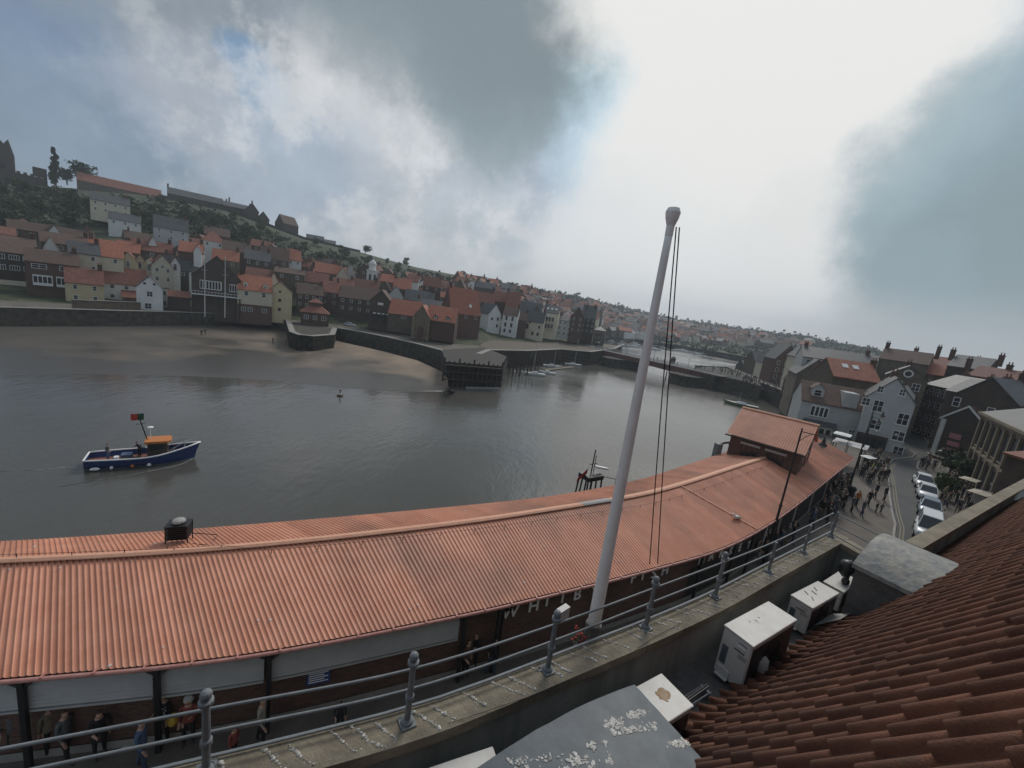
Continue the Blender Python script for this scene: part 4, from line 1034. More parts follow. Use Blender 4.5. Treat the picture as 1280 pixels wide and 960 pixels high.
def house(label,loc,rz,w,dp,h,rise,kind='s',wall=None,roof=None,wins=(),chim=(),dorm=(),cat='house',name='house',group=None,barge=None,door=None,skyl=(),extra=None,brick=False,sill=False):
    """wins: (x,z,w,h,kind) with z measured DOWN from the eave (negative = up in the gable)"""
    root=empty(name,loc,rz,label,cat,group)
    mb=MB()
    if kind=='g': mb.ext([(-w/2,0,0),(w/2,0,0),(w/2,0,h),(0,0,h+rise),(-w/2,0,h)],(0,dp,0))
    elif kind=='s': mb.ext([(-w/2,0,0),(-w/2,dp,0),(-w/2,dp,h),(-w/2,dp/2,h+rise),(-w/2,0,h)],(w,0,0))
    elif kind=='m': mb.ext([(-w/2,0,0),(-w/2,dp,0),(-w/2,dp,h+rise),(-w/2,0,h)],(w,0,0))
    else: mb.box(-w/2,w/2,0,dp,0,h)
    me=mb.mesh('wall',wall)
    if brick: uvbox(me)
    link('wall',me,root)
    mb=MB(); slabs(mb,w,dp,h+.01,rise,kind); rf=mb.build('roof',roof,root)
    if barge:
        mb=MB()
        if kind=='g':
            for s in (-1,1):
                k=rise/(w/2); x0=s*(w/2+.32); mb.ext([(x0,-.2,h-.32*k-.12),(0,-.2,h+rise-.12),(0,-.2,h+rise+.22),(x0,-.2,h-.32*k+.2)],(0,-.05,0))
        mb.build('bargeboard',barge,rf)
    for q in wins:
        x,zd,ww,hh=q[:4]; k=q[4] if len(q)>4 else 0
        me=DWM if k==9 else wm_(ww,hh,k)
        o=link('window',me,root,(x,-.003,h-zd-hh/2))
        if k==9: o.scale=(ww/.9,1,hh/1.2)
        if sill:
            s=link('sill',SILL,o,(0,0,-hh/2-.06)); s.scale=(ww/.95,1,1)
    for c in chim:
        x,y=c[0],c[1]; zz=h+rise*(1-abs(y-dp/2)/(dp/2)) if kind in 'sh' else h+rise*(1-abs(x)/(w/2)) if kind=='g' else h
        chimney(rf,x,y,zz,c[3] if len(c)>3 else None,h=c[2] if len(c)>2 else 1.5)
    for x,t,ww in dorm: # gabled dormers on the front slope; t = how far up (0..1)
        y0=dp/2*t; z0=h+rise*t
        d=MB().ext([(x-ww/2,y0,z0-.1),(x+ww/2,y0,z0-.1),(x+ww/2,y0,z0+ww*.85),(x,y0,z0+ww*1.25),(x-ww/2,y0,z0+ww*.85)],(0,ww*1.3,0)).build('dormer',wall,rf)
        d2=MB()
        for s in (-1,1): d2.ext([(x+s*(ww/2+.15),y0-.1,z0+ww*.75),(x,y0-.1,z0+ww*1.27),(x,y0-.1,z0+ww*1.27+.1),(x+s*(ww/2+.15),y0-.1,z0+ww*.75+.1)],(0,ww*1.5,0))
        d2.build('dormer_roof',roof,rf)
        link('window',wm_(ww*.65,ww*.65,0),rf,(x,y0-.003,z0+ww*.42))
    for x,t in skyl:
        y0=dp/2*t; z0=h+rise*t; k=rise/(dp/2)
        o=MB().box(-.5,.5,-.6,.6,0,.12,0).box(-.42,.42,-.52,.52,.121,.125,1).build('skylight',[m_frame,m_wht],rf); o.location=(x,y0,z0+.17); o.rotation_euler=(math.atan(k),0,0)
    if door is not None: link('door',DOOR,root,(door,-.003,0.05))
    if extra: extra(root,rf,w,dp,h,rise)
    return root
def H(label,xe,ye,D,wpx,rpx,kind,wall,roof,h=9,dp=8,rot=0,grid=None,wins=(),chim=None,cat='house',name='house',group=None,wsz=(.9,1.25),wk=0,gab=None,**kw):
    """xe,ye: picture point of the middle of the eave line; D: its true distance in metres; sizes in picture units at that distance"""
    p=atD(xe,ye,D); mpp=depth_of(p)/F; w=wpx*mpp; rise=rpx*mpp
    rz=math.atan2(-p.x,p.y)+R(rot)
    ws=list(wins)
    if grid:
        c,r=grid
        for j in range(r):
            for i in range(c):
                x=-w/2+w*(i+.5)/c; ws.append((x,.55+j*2.7,wsz[0],wsz[1],wk))
    if gab and kind=='g': ws.append((0,-rise*.12,.8,1.0,wk))
    if chim is None: chim=[(-w*.42 if (int(xe)%2) else w*.42,dp/2)] if kind=='s' else []
    return house(label,(p.x,p.y,p.z-h),rz,w,dp,h,rise,kind,wall,roof,ws,chim,cat=cat,name=name,group=group,**kw)
def Dz(x,y,z): q=at(x,y,z); return math.hypot(q.x,q.y)
# ---------------------------------------------------------------- waterfront row, far shore, left to right
G0='houses along the far waterfront'
def Wf(label,x,ye,yb,wpx,rpx,kind,wall,roof,z=4.2,**kw):
    D=Dz(x,yb,z)+kw.pop('dd',0); p=atD(x,ye,D); h=p.z-z+1.2 if kw.get('h') is None else kw['h']; kw['h']=h
    return H(label,x,ye,D,wpx,rpx,kind,wall,roof,**kw)
def bays_(root,rf,w,dp,h,rise):
    for x in (-w*.2,w*.22):
        b=MB().box(x-1.7,x+1.7,-.9,.02,h-5.9,h-3.3).build('bay_window',m_frame,root)
        mb=MB()
        for k in range(4): mb.box(x-1.55+k*.8,x-.9+k*.8,-.91,-.901,h-5.2,h-3.6)
        mb.build('pane',m_glass,b)
Wf('black and white painted inn at the left edge of the far waterfront',17,316,367,34,14,'s',m_dkb,m_tileb,grid=(3,2),wk=2,wsz=(1.8,1.3),dp=9,extra=lambda r,rf,w,dp,h,ri: MB().box(-w/2-.05,w/2+.05,-.12,-.001,0,h-7.2).build('white_ground_floor',m_cream,r))
Wf('tall brick house with two white bay windows',66,329,375,46,14,'s',m_hbrick,m_tileb,grid=(2,1),wk=1,wsz=(2.6,1.2),extra=bays_,dp=8)
Wf('narrow ochre house with red roof beside the tall brick house',106,354,379,34,17,'s',m_yel,m_tile,grid=(2,2),dp=7,dd=-1)
def leanto(root,rf,w,dp,h,rise):
    MB().ext([(w*.05,-.02,2.0),(w*.05,-2.6,2.0),(w*.05,-2.6,3.2),(w*.05,-.02,4.9)],(w*.42,0,0)).build('lean_to',m_hbrick,root)
    MB().ext([(w*.03,-.0,4.95),(w*.03,-2.9,3.1),(w*.03,-2.9,3.3),(w*.03,-.0,5.15)],(w*.46,0,0)).build('lean_to_roof',m_tile,root)
Wf('long low white cottage with pinkish roof and a red lean-to',149,354,378,52,18,'s',m_wht,m_tile,grid=(4,2),wsz=(1.0,1.1),extra=leanto,dp=7,dd=-2)
Wf('white gabled house standing out over the sea wall with two round gable windows',187,360,388,25,14,'g',m_wht,m_slate,z=3.6,wins=[(-1.0,-1.4,.55,.55,9),(1.0,-1.4,.55,.55,9),(0,.9,1.3,1.5,1),(-.4,4.2,1.5,1.6,1)],dp=9,dd=-4)
Wf('small white annexe on the right of the white gabled house',204,361,386,11,3,'f',m_wht,m_slate,z=3.6,wins=[(0,.6,1.4,1.3,1),(0,3.6,1.4,1.2,1)],dp=7,dd=-3)
def pil(root,rf,w,dp,h,rise):
    MB().box(w*.15,w*.22,-.15,-.002,h*.3,h-.4).build('pilaster',m_wht,root)
Wf('dark boarded hall with slate roof and one white pilaster',229,338,382,38,16,'s',m_dkb,m_slate,extra=pil,dp=10,dd=5,grid=(1,1),wins=[(-3,4.5,1.2,1.2,0)])
Wf('low red roofed store in front of the dark boarded hall',224,371,388,22,6,'s',m_dkb,m_tile,dp=5,dd=-2,chim=[])
def boat_h(root,rf,w,dp,h,rise):
    f=MB().box(-w*.34,w*.10,-.25,-.002,h-3.8,h-1.2).build('window_band',m_frame,root)
    mb=MB()
    for k in range(7): a=-w*.34+.12+k*(w*.44-.2)/7; mb.box(a,a+(w*.44-.2)/7-.2,-.262,-.251,h-3.6,h-1.4)
    mb.build('pane',m_glass,f)
    f=MB().box(w*.26,w*.42,-.2,-.002,h-3.8,h-1.5).build('window_band',m_frame,root); mb=MB()
    for k in range(3): a=w*.26+.1+k*(w*.16-.1)/3; mb.box(a,a+(w*.16-.1)/3-.15,-.212,-.201,h-3.6,h-1.7)
    mb.build('pane',m_glass,f)
    b=MB().box(-w*.5,w*.5,-1.9,-.003,h-5.6,h-5.35).box(-w*.5,w*.5,-1.9,-1.8,h-4.55,h-4.45).build('balcony',m_frame,root)
    mb=MB()
    for k in range(16): a=-w*.5+.1+k*(w-.2)/15; mb.box(a-.03,a+.03,-1.88,-1.82,h-5.349,h-4.551)
    mb.build('baluster',m_frame,b)
    for s in (-.48,.05,.48): MB().box(w*s-.15,w*s+.15,-1.8,-1.5,-2,h-5.61).build('post',m_timber,root)
Wf('big dark timber boathouse with white window band and balcony over the water',271,347,396,50,26,'g',m_dkb,m_tileb,z=3.0,extra=boat_h,dp=14,dd=-3)
def cb(root,rf,w,dp,h,rise): MB().box(-w/2-.05,w/2+.05,-.12,-.001,-1,h-4.6).build('brick_ground_floor',m_hbrick,root)
Wf('cream and brick house with bright red roof and two dormers',319,363,397,37,17,'s',m_cream,m_tileo,grid=(2,1),wsz=(1.1,1.4),dorm=[(-2.6,.18,1.3),(2.8,.18,1.3)],dp=9,extra=lambda r,rf,w,dp,h,ri:(MB().box(-w/2-.05,w/2+.05,-.1,-.001,-1,h-4.6).build('brick_ground_floor',m_hbrick,r),[link('window',wm_(1.3,1.3,1),r,(x,-.12,h-6.2)) for x in (-3,-1.2,2.6)]))
Wf('plain pale yellow gable house right of the red roof with two dormers',350,365,399,27,12,'g',m_yel,m_tileb,wins=[(0,-.4,.7,.6,9),(0,2.2,.8,1,9),(0,5.2,.8,1.0,9)],dp=9,dd=-1)
# red hipped pavilion on the bastion
def pav(root,rf,w,dp,h,rise):
    MB().box(-w*.2,w*.2,dp*.3,dp*.7,h+rise*.6,h+rise*.6+1.4).build('lantern',m_hbrick,rf)
    mb=MB(); x=w*.26; mb.add([(-x,dp*.24,h+rise*.6+1.4),(x,dp*.24,h+rise*.6+1.4),(x,dp*.76,h+rise*.6+1.4),(-x,dp*.76,h+rise*.6+1.4),(0,dp/2,h+rise*.6+2.9)],[(0,1,4),(1,2,4),(2,3,4),(3,0,4),(3,2,1,0)]); mb.build('lantern_roof',m_tile,rf)
H('small brick pavilion with stepped red hipped roof on the stone bastion',394,391,Dz(396,408,4.0)+1,32,11,'h',m_hbrick,m_tile,h=4.4,dp=7,wins=[(-2.5,1.0,1.4,1.3,1),(0,1.0,1.2,1.3,1),(2.6,1,1.4,1.3,1)],chim=[],extra=pav,cat='pavilion',name='pavilion')
# museum quay row
H('long dark stone shed with brown roof behind the quay',450,374,Dz(452,408,4.)+4,50,14,'s',m_dkb,m_tileb,h=9.5,dp=11,grid=(5,2),chim=[],rot=-8)
def shopf(root,rf,w,dp,h,rise):
    b=MB().box(-w*.46,w*.46,-1.3,-.003,h-4.8,h-4.6).build('balcony',m_black,root)
    for k in range(4): MB().tube([(-w*.3+k*w*.2,-.6,h-4.2),(-w*.3+k*w*.2+.9,-.6,h-4.1)],.28,6).build('white_canoe',m_wht,b)
    MB().box(-.9,.9,-.06,-.002,h-1.2,h-.4).build('sign_board',m_frame,root)
H('dark gabled boat house with white boats on its balcony',476,377,Dz(476,416,4.)+3,26,14,'g',m_dkb,m_tileb,h=10,dp=10,rot=-8,extra=shopf,wins=[(-1.5,6,1.6,1.6,9),(1.5,6,1.6,1.6,9)])
def arch(root,rf,w,dp,h,rise):
    MB().box(-w*.25,w*.25,-.1,-.002,-.5,h*.68).build('door_surround',m_stone,root)
    MB().ext([(math.cos(a)*w*.19,-.2,h*.45+math.sin(a)*w*.19) for a in [math.pi*i/10 for i in range(11)]]+[(-w*.19,-.2,-.3),(w*.19,-.2,-.3)],(0,.09,0)).build('door',m_hbrick,root)
    for s in (-1,1): MB().box(s*w*.42-.4,s*w*.42+.4,-.25,-.002,-.5,h+.3).build('buttress',m_stone,root)
H('red roofed brick wing left of the arched stone gable, old lifeboat house',505,393,Dz(508,420,4.),38,17,'s',m_tan,m_tileo,h=6.5,dp=9,rot=-8,chim=[],wins=[(0,.4,1.6,1.1,1)])
H('tan stone gable with big arched door at the middle of the old lifeboat house',527,397,Dz(528,425,4.)-5,22,15,'g',m_stone,m_tileo,h=6.8,dp=9,rot=-8,extra=arch)
H('red roofed brick wing with two dormer windows right of the arched stone gable',551,401,Dz(552,430,4.),36,17,'s',m_hbrick,m_tileo,h=6.5,dp=9,rot=-8,chim=[],dorm=[(-1.8,.05,1.3),(2.2,.05,1.3)])
H('tall brick warehouse with steep bright red roof and white skylight',583,392,Dz(585,428,4.)+3,40,30,'s',m_hbrick,m_tileo,h=9.5,dp=11,rot=24,grid=(3,1),skyl=[(2,.3)])
# houses between museum and bridge
z=4.4
H('white house, gable end with dark windows',619,393,Dz(621,422,z)+3,20,12,'g',m_wht,m_slate,h=9,dp=9,rot=38,wins=[(-1.5,1.5,1,1.3,9),(1.8,1.2,1,1.5,9),(1.8,4.3,1,1.5,9)],name='house')
H('white three storey house with tall black windows facing the river',638,394,Dz(638,424,z)+2,19,10,'s',m_wht,m_tileb,h=10.5,dp=8,rot=-8,wins=[(-1.6,.6,.95,1.9,9),(1.2,.6,.95,1.9,9),(-1.8,3.5,.9,1.9,9),(1,3.5,.95,1.9,9),(-1.8,6.4,.9,1.6,9),(.8,6.4,.9,1.6,9)])
H('narrow brown brick house between two pale houses',652,400,Dz(652,426,z)+6,13,9,'s',m_hbrick,m_tileb,h=9,dp=7)
H('cream house with slate roof and dark windows right of the brown brick one',668,402,Dz(668,427,z)+3,24,12,'s',m_cream,m_slate,h=9,dp=8,rot=-6,wins=[(-3,1.2,1.1,2.6,9),(2.6,1.6,.9,1.4,9),(-.2,4.8,1,1.6,9),(2.4,4.8,1,1.6,9),(-2,.3,.8,.8,9)])
def bayf(root,rf,w,dp,h,rise):
    for z0 in (h-4.6,h-8):
        b=MB().box(-w*.34,w*.34,-.8,-.003,z0,z0+2.8).build('bay_window',m_cream,root); mb=MB()
        for k in range(3): mb.box(-w*.3+k*w*.2,-w*.3+k*w*.2+w*.16,-.812,-.801,z0+.4,z0+2.4)
        mb.build('pane',m_glass,b)
H('tall cream house with bay windows and three lit skylights',689,391,Dz(690,428,z)+3,19,9,'s',m_cream,m_slate,h=12,dp=9,rot=-6,extra=bayf,skyl=[(-2.1,.5),(0,.5),(2.1,.5)],chim=[(-3.2,4.5,2.2)])
H('small bright white house right of the tall cream house',707,401,Dz(708,429,z)+2,18,6,'s',m_wht,m_slate,h=9.5,dp=8,rot=-6,grid=(3,3),wsz=(.8,1.3))
H('brown stone warehouse at the bridge, left block',722,396,Dz(722,432,z)+4,16,12,'g',m_hbrick,m_slate,h=13,dp=12,grid=(2,3))
H('tall dark brick block with chimneys beside the bridge',736,398,Dz(738,433,z)+6,17,16,'s',m_dkb,m_slate,h=13,dp=12,grid=(3,3),chim=[(-2,4,2.2),(2.5,5,1.8)])
H('square brown corner building where the bridge meets the east side',750,413,Dz(748,434,z)+10,14,5,'h',m_tan,m_slate,h=9,dp=10,grid=(3,2),chim=[])
H('long slate roofed hall behind the pale riverside houses',657,391,225,40,14,'s',m_tan,m_slate,h=12,dp=10,chim=[])
H('slate roofed gable with attic window behind the tall cream house',670,396,222,14,14,'g',m_tan,m_slate,h=12,dp=10,gab=True)
# second rows, placed one by one
G2='houses packed on the hillside'
rows=[
('cream house with slate roof, second row',106,317,168,28,13,'s',m_cream,m_slate,(2,2)),
('cream house with bright orange red roof and dark rooflight, second row',133,320,170,31,19,'s',m_cream,m_tileo,(2,1)),
('yellow gable house left of three small gables',160,327,172,18,11,'g',m_yel,m_tile,(1,2)),
('first of three small yellow gables',175,328,174,12,9,'g',m_yel,m_tile,(1,2)),
('middle one of three small yellow gables, slightly paler',186,331,174,12,8,'g',m_cream,m_tile,(1,2)),
('wide cream gable house right of the small gables',203,333,172,21,13,'g',m_cream,m_tile,(2,2)),
('white gable end beside the grey hall roof',219,331,176,10,9,'g',m_wht,m_tileb,(1,1)),
('brown roofed inn with small white windows, left edge',20,306,178,34,9,'s',m_tan,m_tileb,(3,2)),
('white gable wall standing out above brown roofs, left',63,311,185,13,14,'g',m_wht,m_tileb,None),
('long brown roof above the brick house with bays',84,306,190,44,12,'s',m_tan,m_tileb,(4,1)),
('cream hipped house high on the left',30,286,215,26,13,'h',m_cream,m_tileb,None),
('long red roofed terrace high on the left',68,293,205,74,10,'s',m_tan,m_tileb,(6,1)),
('tiny white gable on the long terrace',68,290,202,9,8,'g',m_wht,m_tileb,None),
('dark red roof at the left edge',5,293,200,20,9,'s',m_hbrick,m_tile,None),
('white house with four dark windows on the hillside',156,276,262,30,9,'s',m_wht,m_slate,(3,1)),
('cream terrace with dormers below the long red abbey roof',138,253,275,36,9,'s',m_cream,m_slate,(4,2)),
('grey gabled house half hidden by trees on the hillside',214,286,240,34,14,'s',m_gry,m_slate,(3,2)),
('red roofed house behind the yellow gables',160,315,185,22,12,'s',m_tan,m_tileo,None),
('red roofed house with small white gable above the cream gable house',190,314,188,40,12,'s',m_tan,m_tile,(3,1)),
('small white peaked gable among red roofs',191,305,190,8,9,'g',m_wht,m_tile,None),
('orange red roof with white gable above the grey hall',238,315,186,24,12,'s',m_hbrick,m_tileo,None),
('white gablet on the orange red roof',247,314,184,8,7,'g',m_wht,m_tile,None),
('red hipped house with white front above the boathouse',267,302,215,26,13,'h',m_wht,m_tile,(2,1)),
('red roof right behind the boathouse chimney masts',282,325,190,28,12,'s',m_tan,m_tileo,(2,1)),
('brown roof above the boathouse',296,314,205,30,11,'s',m_hbrick,m_tileb,None),
('slate roofed house at the middle of the old town',322,325,195,28,11,'s',m_tan,m_slate,(3,1)),
('wide brown pantile roof with gable, middle of the old town',343,324,205,32,15,'s',m_tan,m_tileb,(3,1)),
('orange roof with white wall, right of the wide brown roof',368,325,208,16,13,'s',m_wht,m_tileo,(2,1)),
('dark red roofs above the yellow gable house',330,348,178,40,11,'s',m_tan,m_tile,(3,1)),
('cream half gable behind the two dormered roof',342,352,172,10,10,'g',m_cream,m_tile,None),
('tan stone block with flat dark roof, tall and plain',362,342,178,34,6,'s',m_tan,m_tileb,(2,2)),
('dark terrace behind the pavilion',388,368,172,30,12,'s',m_dkb,m_tileb,(4,2)),
('red roof above the dark terrace',395,353,180,28,12,'s',m_hbrick,m_tile,(3,1)),
('long bright red roof seen before a cream gable',410,341,200,30,11,'s',m_tan,m_tileo,None),
('cream gable facing right above the long shed',428,347,198,15,13,'g',m_cream,m_tile,None),
('grey gable beside the cream gable',437,344,205,12,12,'g',m_gry,m_slate,None),
('red roofed house right of the dark terrace',412,365,176,22,13,'s',m_hbrick,m_tile,(2,2)),
('red roofed row left of the shed',430,359,180,24,10,'s',m_hbrick,m_tile,(3,1)),
('red roof below the clock tower',456,360,190,30,10,'s',m_tan,m_tile,None),
('red roof right of the clock tower',484,352,205,16,9,'s',m_tan,m_tileo,None),
('brown gable house behind the lifeboat house',481,364,178,16,12,'g',m_tan,m_tileb,(1,1)),
('white gable with slate roof behind the lifeboat house',495,370,175,18,12,'g',m_gry,m_slate,None),
('bright red roof behind the white gable',503,361,185,22,12,'s',m_tan,m_tileo,None),
('small red house in the gap of the trees',516,352,205,14,9,'s',m_wht,m_tile,None),
('long slate roof behind the lifeboat house',524,376,178,36,12,'s',m_dkb,m_slate,None),
('blue grey slate roof right behind the lifeboat house',541,385,172,46,9,'s',m_dkb,m_slate,None),
('red roofs at the foot of the green hill',540,358,210,22,11,'s',m_hbrick,m_tile,(2,1)),
('brown gable with chimney above the tall brick warehouse',574,365,195,18,16,'g',m_tan,m_tileb,None),
('long red roof right of the tall warehouse',600,377,205,36,12,'s',m_hbrick,m_tile,(3,2)),
('cream gable end beside the long red roof',594,384,200,12,12,'g',m_cream,m_tile,None),
('red roof behind the white gabled river house',627,377,215,26,12,'s',m_hbrick,m_tile,None),
('steep red roof with dormers behind the white river house',641,383,210,18,18,'s',m_hbrick,m_tile,None),
('slate terrace on the hill below the new red houses',607,360,300,26,7,'s',m_dkb,m_slate,None),
]
for (lab,x,y,D,wpx,rpx,k,wl,rf,g) in rows:
    H(lab,x,y,D,wpx,rpx,k,wl,rf,h=9,dp=8,grid=g,gab=(k=='g' and g is not None),rot=random.uniform(-7,7))
for i,(x,y) in enumerate([(571,347),(581,350),(589,353),(600,356),(611,360),(620,363)]):
    H(['first','second','third','fourth','fifth','last'][i]+' from left of six modern red roofed gabled houses on the skyline',x,y,330+i*12,10,8,'g',m_wht if i in(1,2,3) else m_hbrick,m_tileo,h=7,dp=9,rot=-25,chim=[],group='modern gabled houses on the skyline')
# ---- infill of the dense old town: individual red roofed houses standing on the slope
random.seed(21)
def protos():
    out=[]
    for wl,rf,k,w,dp,h,ri in [(m_tan,m_tile,'s',8,7,6.5,3),(m_hbrick,m_tile,'s',10,7,7,3),(m_cream,m_tile,'g',6.5,9,7,3),(m_wht,m_tileo,'s',8,7,6,3),(m_hbrick,m_tileb,'g',7,9,7,3.2),(m_tan,m_slate,'s',9,8,7,3),(m_hbrick,m_tileo,'s',7,7,7,3)]:
        ws=[(x,z,1.0,1.2,0) for x in (-w*.26,w*.26) for z in (.6,3.3)]
        o=house('x',(0,-60,-60),0,w,dp,h,ri,k,wl,rf,ws,[(w*.4,dp/2)] if k=='s' else [(0,dp*.8)]); out.append(o)
    return out
PR=protos(); bpy.context.view_layer.update(); used_p=set()
def kids(o,acc={}):
    if o.name not in acc: acc[o.name]=[c for c in bpy.data.objects if c.parent==o]
    return acc[o.name]
def ctree(o,parent=None):
    c=o.copy(); COL.objects.link(c); c.parent=parent
    for k in kids(o): ctree(k,c)
    return c
def put(i,p,rz,s,label,group):
    if i not in used_p: used_p.add(i); o=PR[i]
    else: o=ctree(PR[i])
    o.location=p; o.rotation_euler=(0,0,rz); o.scale=(s,s,s); o['label']=label; o['group']=group; o['category']='house'
    return o
kind_l=['stone house with red pantile roof in the packed old town on the hillside','long brick house with red pantile roof in the packed old town','cream gable house with red roof in the packed old town','white walled house with bright red roof in the packed old town','brick gable house with brown roof in the packed old town','stone house with slate roof in the packed old town','small brick house with bright red roof in the packed old town']
old_hidden=[]
def scatter(n,xr,ytop,ybot,mind,size,labels,grp,wts,rzj=.5,srange=(.85,1.15)):
    placed=[]; tries=0
    while len(placed)<n and tries<n*30:
        tries+=1; x=random.uniform(*xr); y=random.uniform(ytop(x),ybot(x)); d,a=hit(x,y)
        p=pol(a,d,land_h(a,d)-.6)
        if any((q-p).length<mind for q in placed): continue
        placed.append(p); i=random.choices(range(7),wts)[0]
        put(i,p,-a+random.choice([0,0,.5,-.4,1.57])+random.uniform(-rzj,rzj)*.4,size*random.uniform(*srange),labels[i],grp)
    return placed
lin=lambda pts:(lambda x: next((pts[i][1]+(pts[i+1][1]-pts[i][1])*(x-pts[i][0])/(pts[i+1][0]-pts[i][0]) for i in range(len(pts)-1) if x<=pts[i+1][0]),pts[-1][1]))
scatter(62,(150,640),lin([(150,312),(220,312),(300,316),(380,337),(450,350),(520,354),(560,360),(600,368),(640,376)]),lin([(0,345),(100,345),(300,352),(400,368),(480,378),(560,386),(640,395)]),8.5,1.0,kind_l,'houses packed in the old town',[3,3,1.2,.8,3,2,1.5])
ft_l=['stone house with red roof in the distant town up the valley','long brick house with red roof in the distant town up the valley','cream gable house with red roof in the distant town','white walled house with bright roof in the distant town','brick gable house with brown roof in the distant town','slate roofed house in the distant town up the valley','small brick house with bright roof in the distant town']
scatter(72,(572,765),lin([(560,356),(600,362),(650,370),(700,377),(765,388)]),lin([(560,362),(640,385),(700,398),(770,408)]),13,1.25,ft_l,'houses of the distant town',[3,3,1.5,1,2,2.5,2])
scatter(34,(742,930),lin([(742,392),(800,404),(900,418),(965,428)]),lin([(742,415),(800,421),(900,429),(965,437)]),15,1.25,[l.replace('up the valley','beyond the bridge').replace('distant town','distant town beyond the bridge') if 'bridge' not in l and 'valley' not in l else l.replace('up the valley','beyond the bridge') for l in ft_l],'houses beyond the bridge',[2,2,2.5,2.5,1,3,1],srange=(.8,1.4))
# the rest of the far town reads as one mass
mbt=MB(); n=0; random.seed(40)
MT=[m_cream,m_tan,m_wht,m_tile,m_tileb,m_slate,m_tileo]
while n<760:
    x=random.choice([random.uniform(640,1010),random.uniform(745,960)]); f=lin([(640,363),(700,372),(760,384),(800,393),(900,411),(1010,426)])(x); y=f+3+random.random()*32
    if y>lin([(640,392),(742,419),(800,425),(900,432),(1010,438)])(x): continue
    d,a=hit(x,y)
    if d>interp(SK,a,1)-15: continue
    p=pol(a,d,land_h(a,d)-1); w=random.uniform(6,15); dp=random.uniform(8,11); h=random.uniform(5,8); ri=random.uniform(2.5,4); rz=-a+random.uniform(-.8,.8)
    wl=random.choice([0,0,1,1,1,2]); rf=random.choice([3,4,4,5,5,6])
    M_=Matrix.Translation(p)@Matrix.Rotation(rz,4,'Z')
    def T(l): return [M_@Vector(q) for q in l]
    v=T([(-w/2,0,0),(w/2,0,0),(w/2,dp,0),(-w/2,dp,0),(-w/2,0,h),(w/2,0,h),(w/2,dp,h),(-w/2,dp,h),(-w/2,dp/2,h+ri),(w/2,dp/2,h+ri)])
    mbt.add(v,[(0,1,5,4),(2,3,7,6)],wl); mbt.add(v,[(1,2,6,9,5),(3,0,4,8,7)],wl)
    r_=T([(-w/2-.3,-.4,h-.2),(w/2+.3,-.4,h-.2),(w/2+.3,dp/2,h+ri+.1),(-w/2-.3,dp/2,h+ri+.1),(w/2+.3,dp+.4,h-.2),(-w/2-.3,dp+.4,h-.2)])
    mbt.add(r_,[(0,1,2,3),(3,2,4,5)],rf); n+=1
tag(mbt.build('distant_town',MT),kind='stuff')
# ---------------------------------------------------------------- abbey headland
def longb(label,x0,y0,x1,y1,D,rpx,wall,roof,h,**kw):
    a=atD(x0,y0,D); b=atD(x1,y1,D+kw.pop('dD',0)); m=(a+b)/2; t=(b-a); w=t.to_2d().length; rz=math.atan2(t.y,t.x); rise=rpx*depth_of(m)/F
    o=house(label,(a.x/2+b.x/2,a.y/2+b.y/2,(a.z+b.z)/2-h),rz,w,kw.pop('dp',12),h,rise,'s',wall,roof,kw.pop('wins',()),kw.pop('chim',()),**kw)
    return o
G=empty('g0')if False else None
longb('very long low building with dull red roof on the headland skyline',96,230,202,242,400,10,m_tan,m_tile,7)
longb('long grey ruined looking range on the skyline right of the red roof',209,244,279,253,375,8,m_dkb,m_slate,9,chim=[(-15,6,2),(19,6,2)])
longb('lower grey range stepping down along the skyline',279,256,312,263,368,6,m_dkb,m_slate,8,chim=[(-6,6,1.5),(8,6,1.5)])
H('grey gabled lodge at the end of the skyline range',315,263,362,14,9,'g',m_dkb,m_slate,h=9,dp=12,chim=[(0,6,2)])
H('smaller gabled outbuilding right of the grey lodge',329,273,360,13,8,'g',m_dkb,m_slate,h=8,dp=10)
H('lone gabled barn with dull red roof on the green skyline',364,281,365,20,10,'s',m_dkb,m_tileb,h=8,dp=10,rot=35,chim=[])
H('low stone barn on the skyline',394,299,372,20,5,'s',m_dkb,m_slate,h=6,dp=8,chim=[])
H('second low stone barn farther right on the skyline',412,304,378,14,4,'s',m_dkb,m_slate,h=5,dp=8,chim=[])
# boundary wall along the ridge
pts=[pol(az(ray(x,y)),D-6,0) for x,y,D in ((200,246,390),(280,262,370),(330,280,365),(380,299,370),(450,315,400))]
mbw=MB()
for i in range(len(pts)-1):
    for k in range(10):
        a=pts[i].lerp(pts[i+1],k/10); b=pts[i].lerp(pts[i+1],(k+1)/10)
        za=land_h(az(a),math.hypot(a.x,a.y)); zb=land_h(az(b),math.hypot(b.x,b.y)); t=(b-a).normalized(); n=Vector((-t.y,t.x,0))*.3
        mbw.add([(a.x-n.x,a.y-n.y,za-1),(b.x-n.x,b.y-n.y,zb-1),(b.x+n.x,b.y+n.y,zb-1),(a.x+n.x,a.y+n.y,za-1),(a.x-n.x,a.y-n.y,za+1.8),(b.x-n.x,b.y-n.y,zb+1.8),(b.x+n.x,b.y+n.y,zb+1.8),(a.x+n.x,a.y+n.y,za+1.8)],[(4,5,6,7),(0,1,5,4),(2,3,7,6)])
tag(mbw.build('boundary_wall',m_wall),'dark stone boundary wall following the green ridge below the skyline','wall')
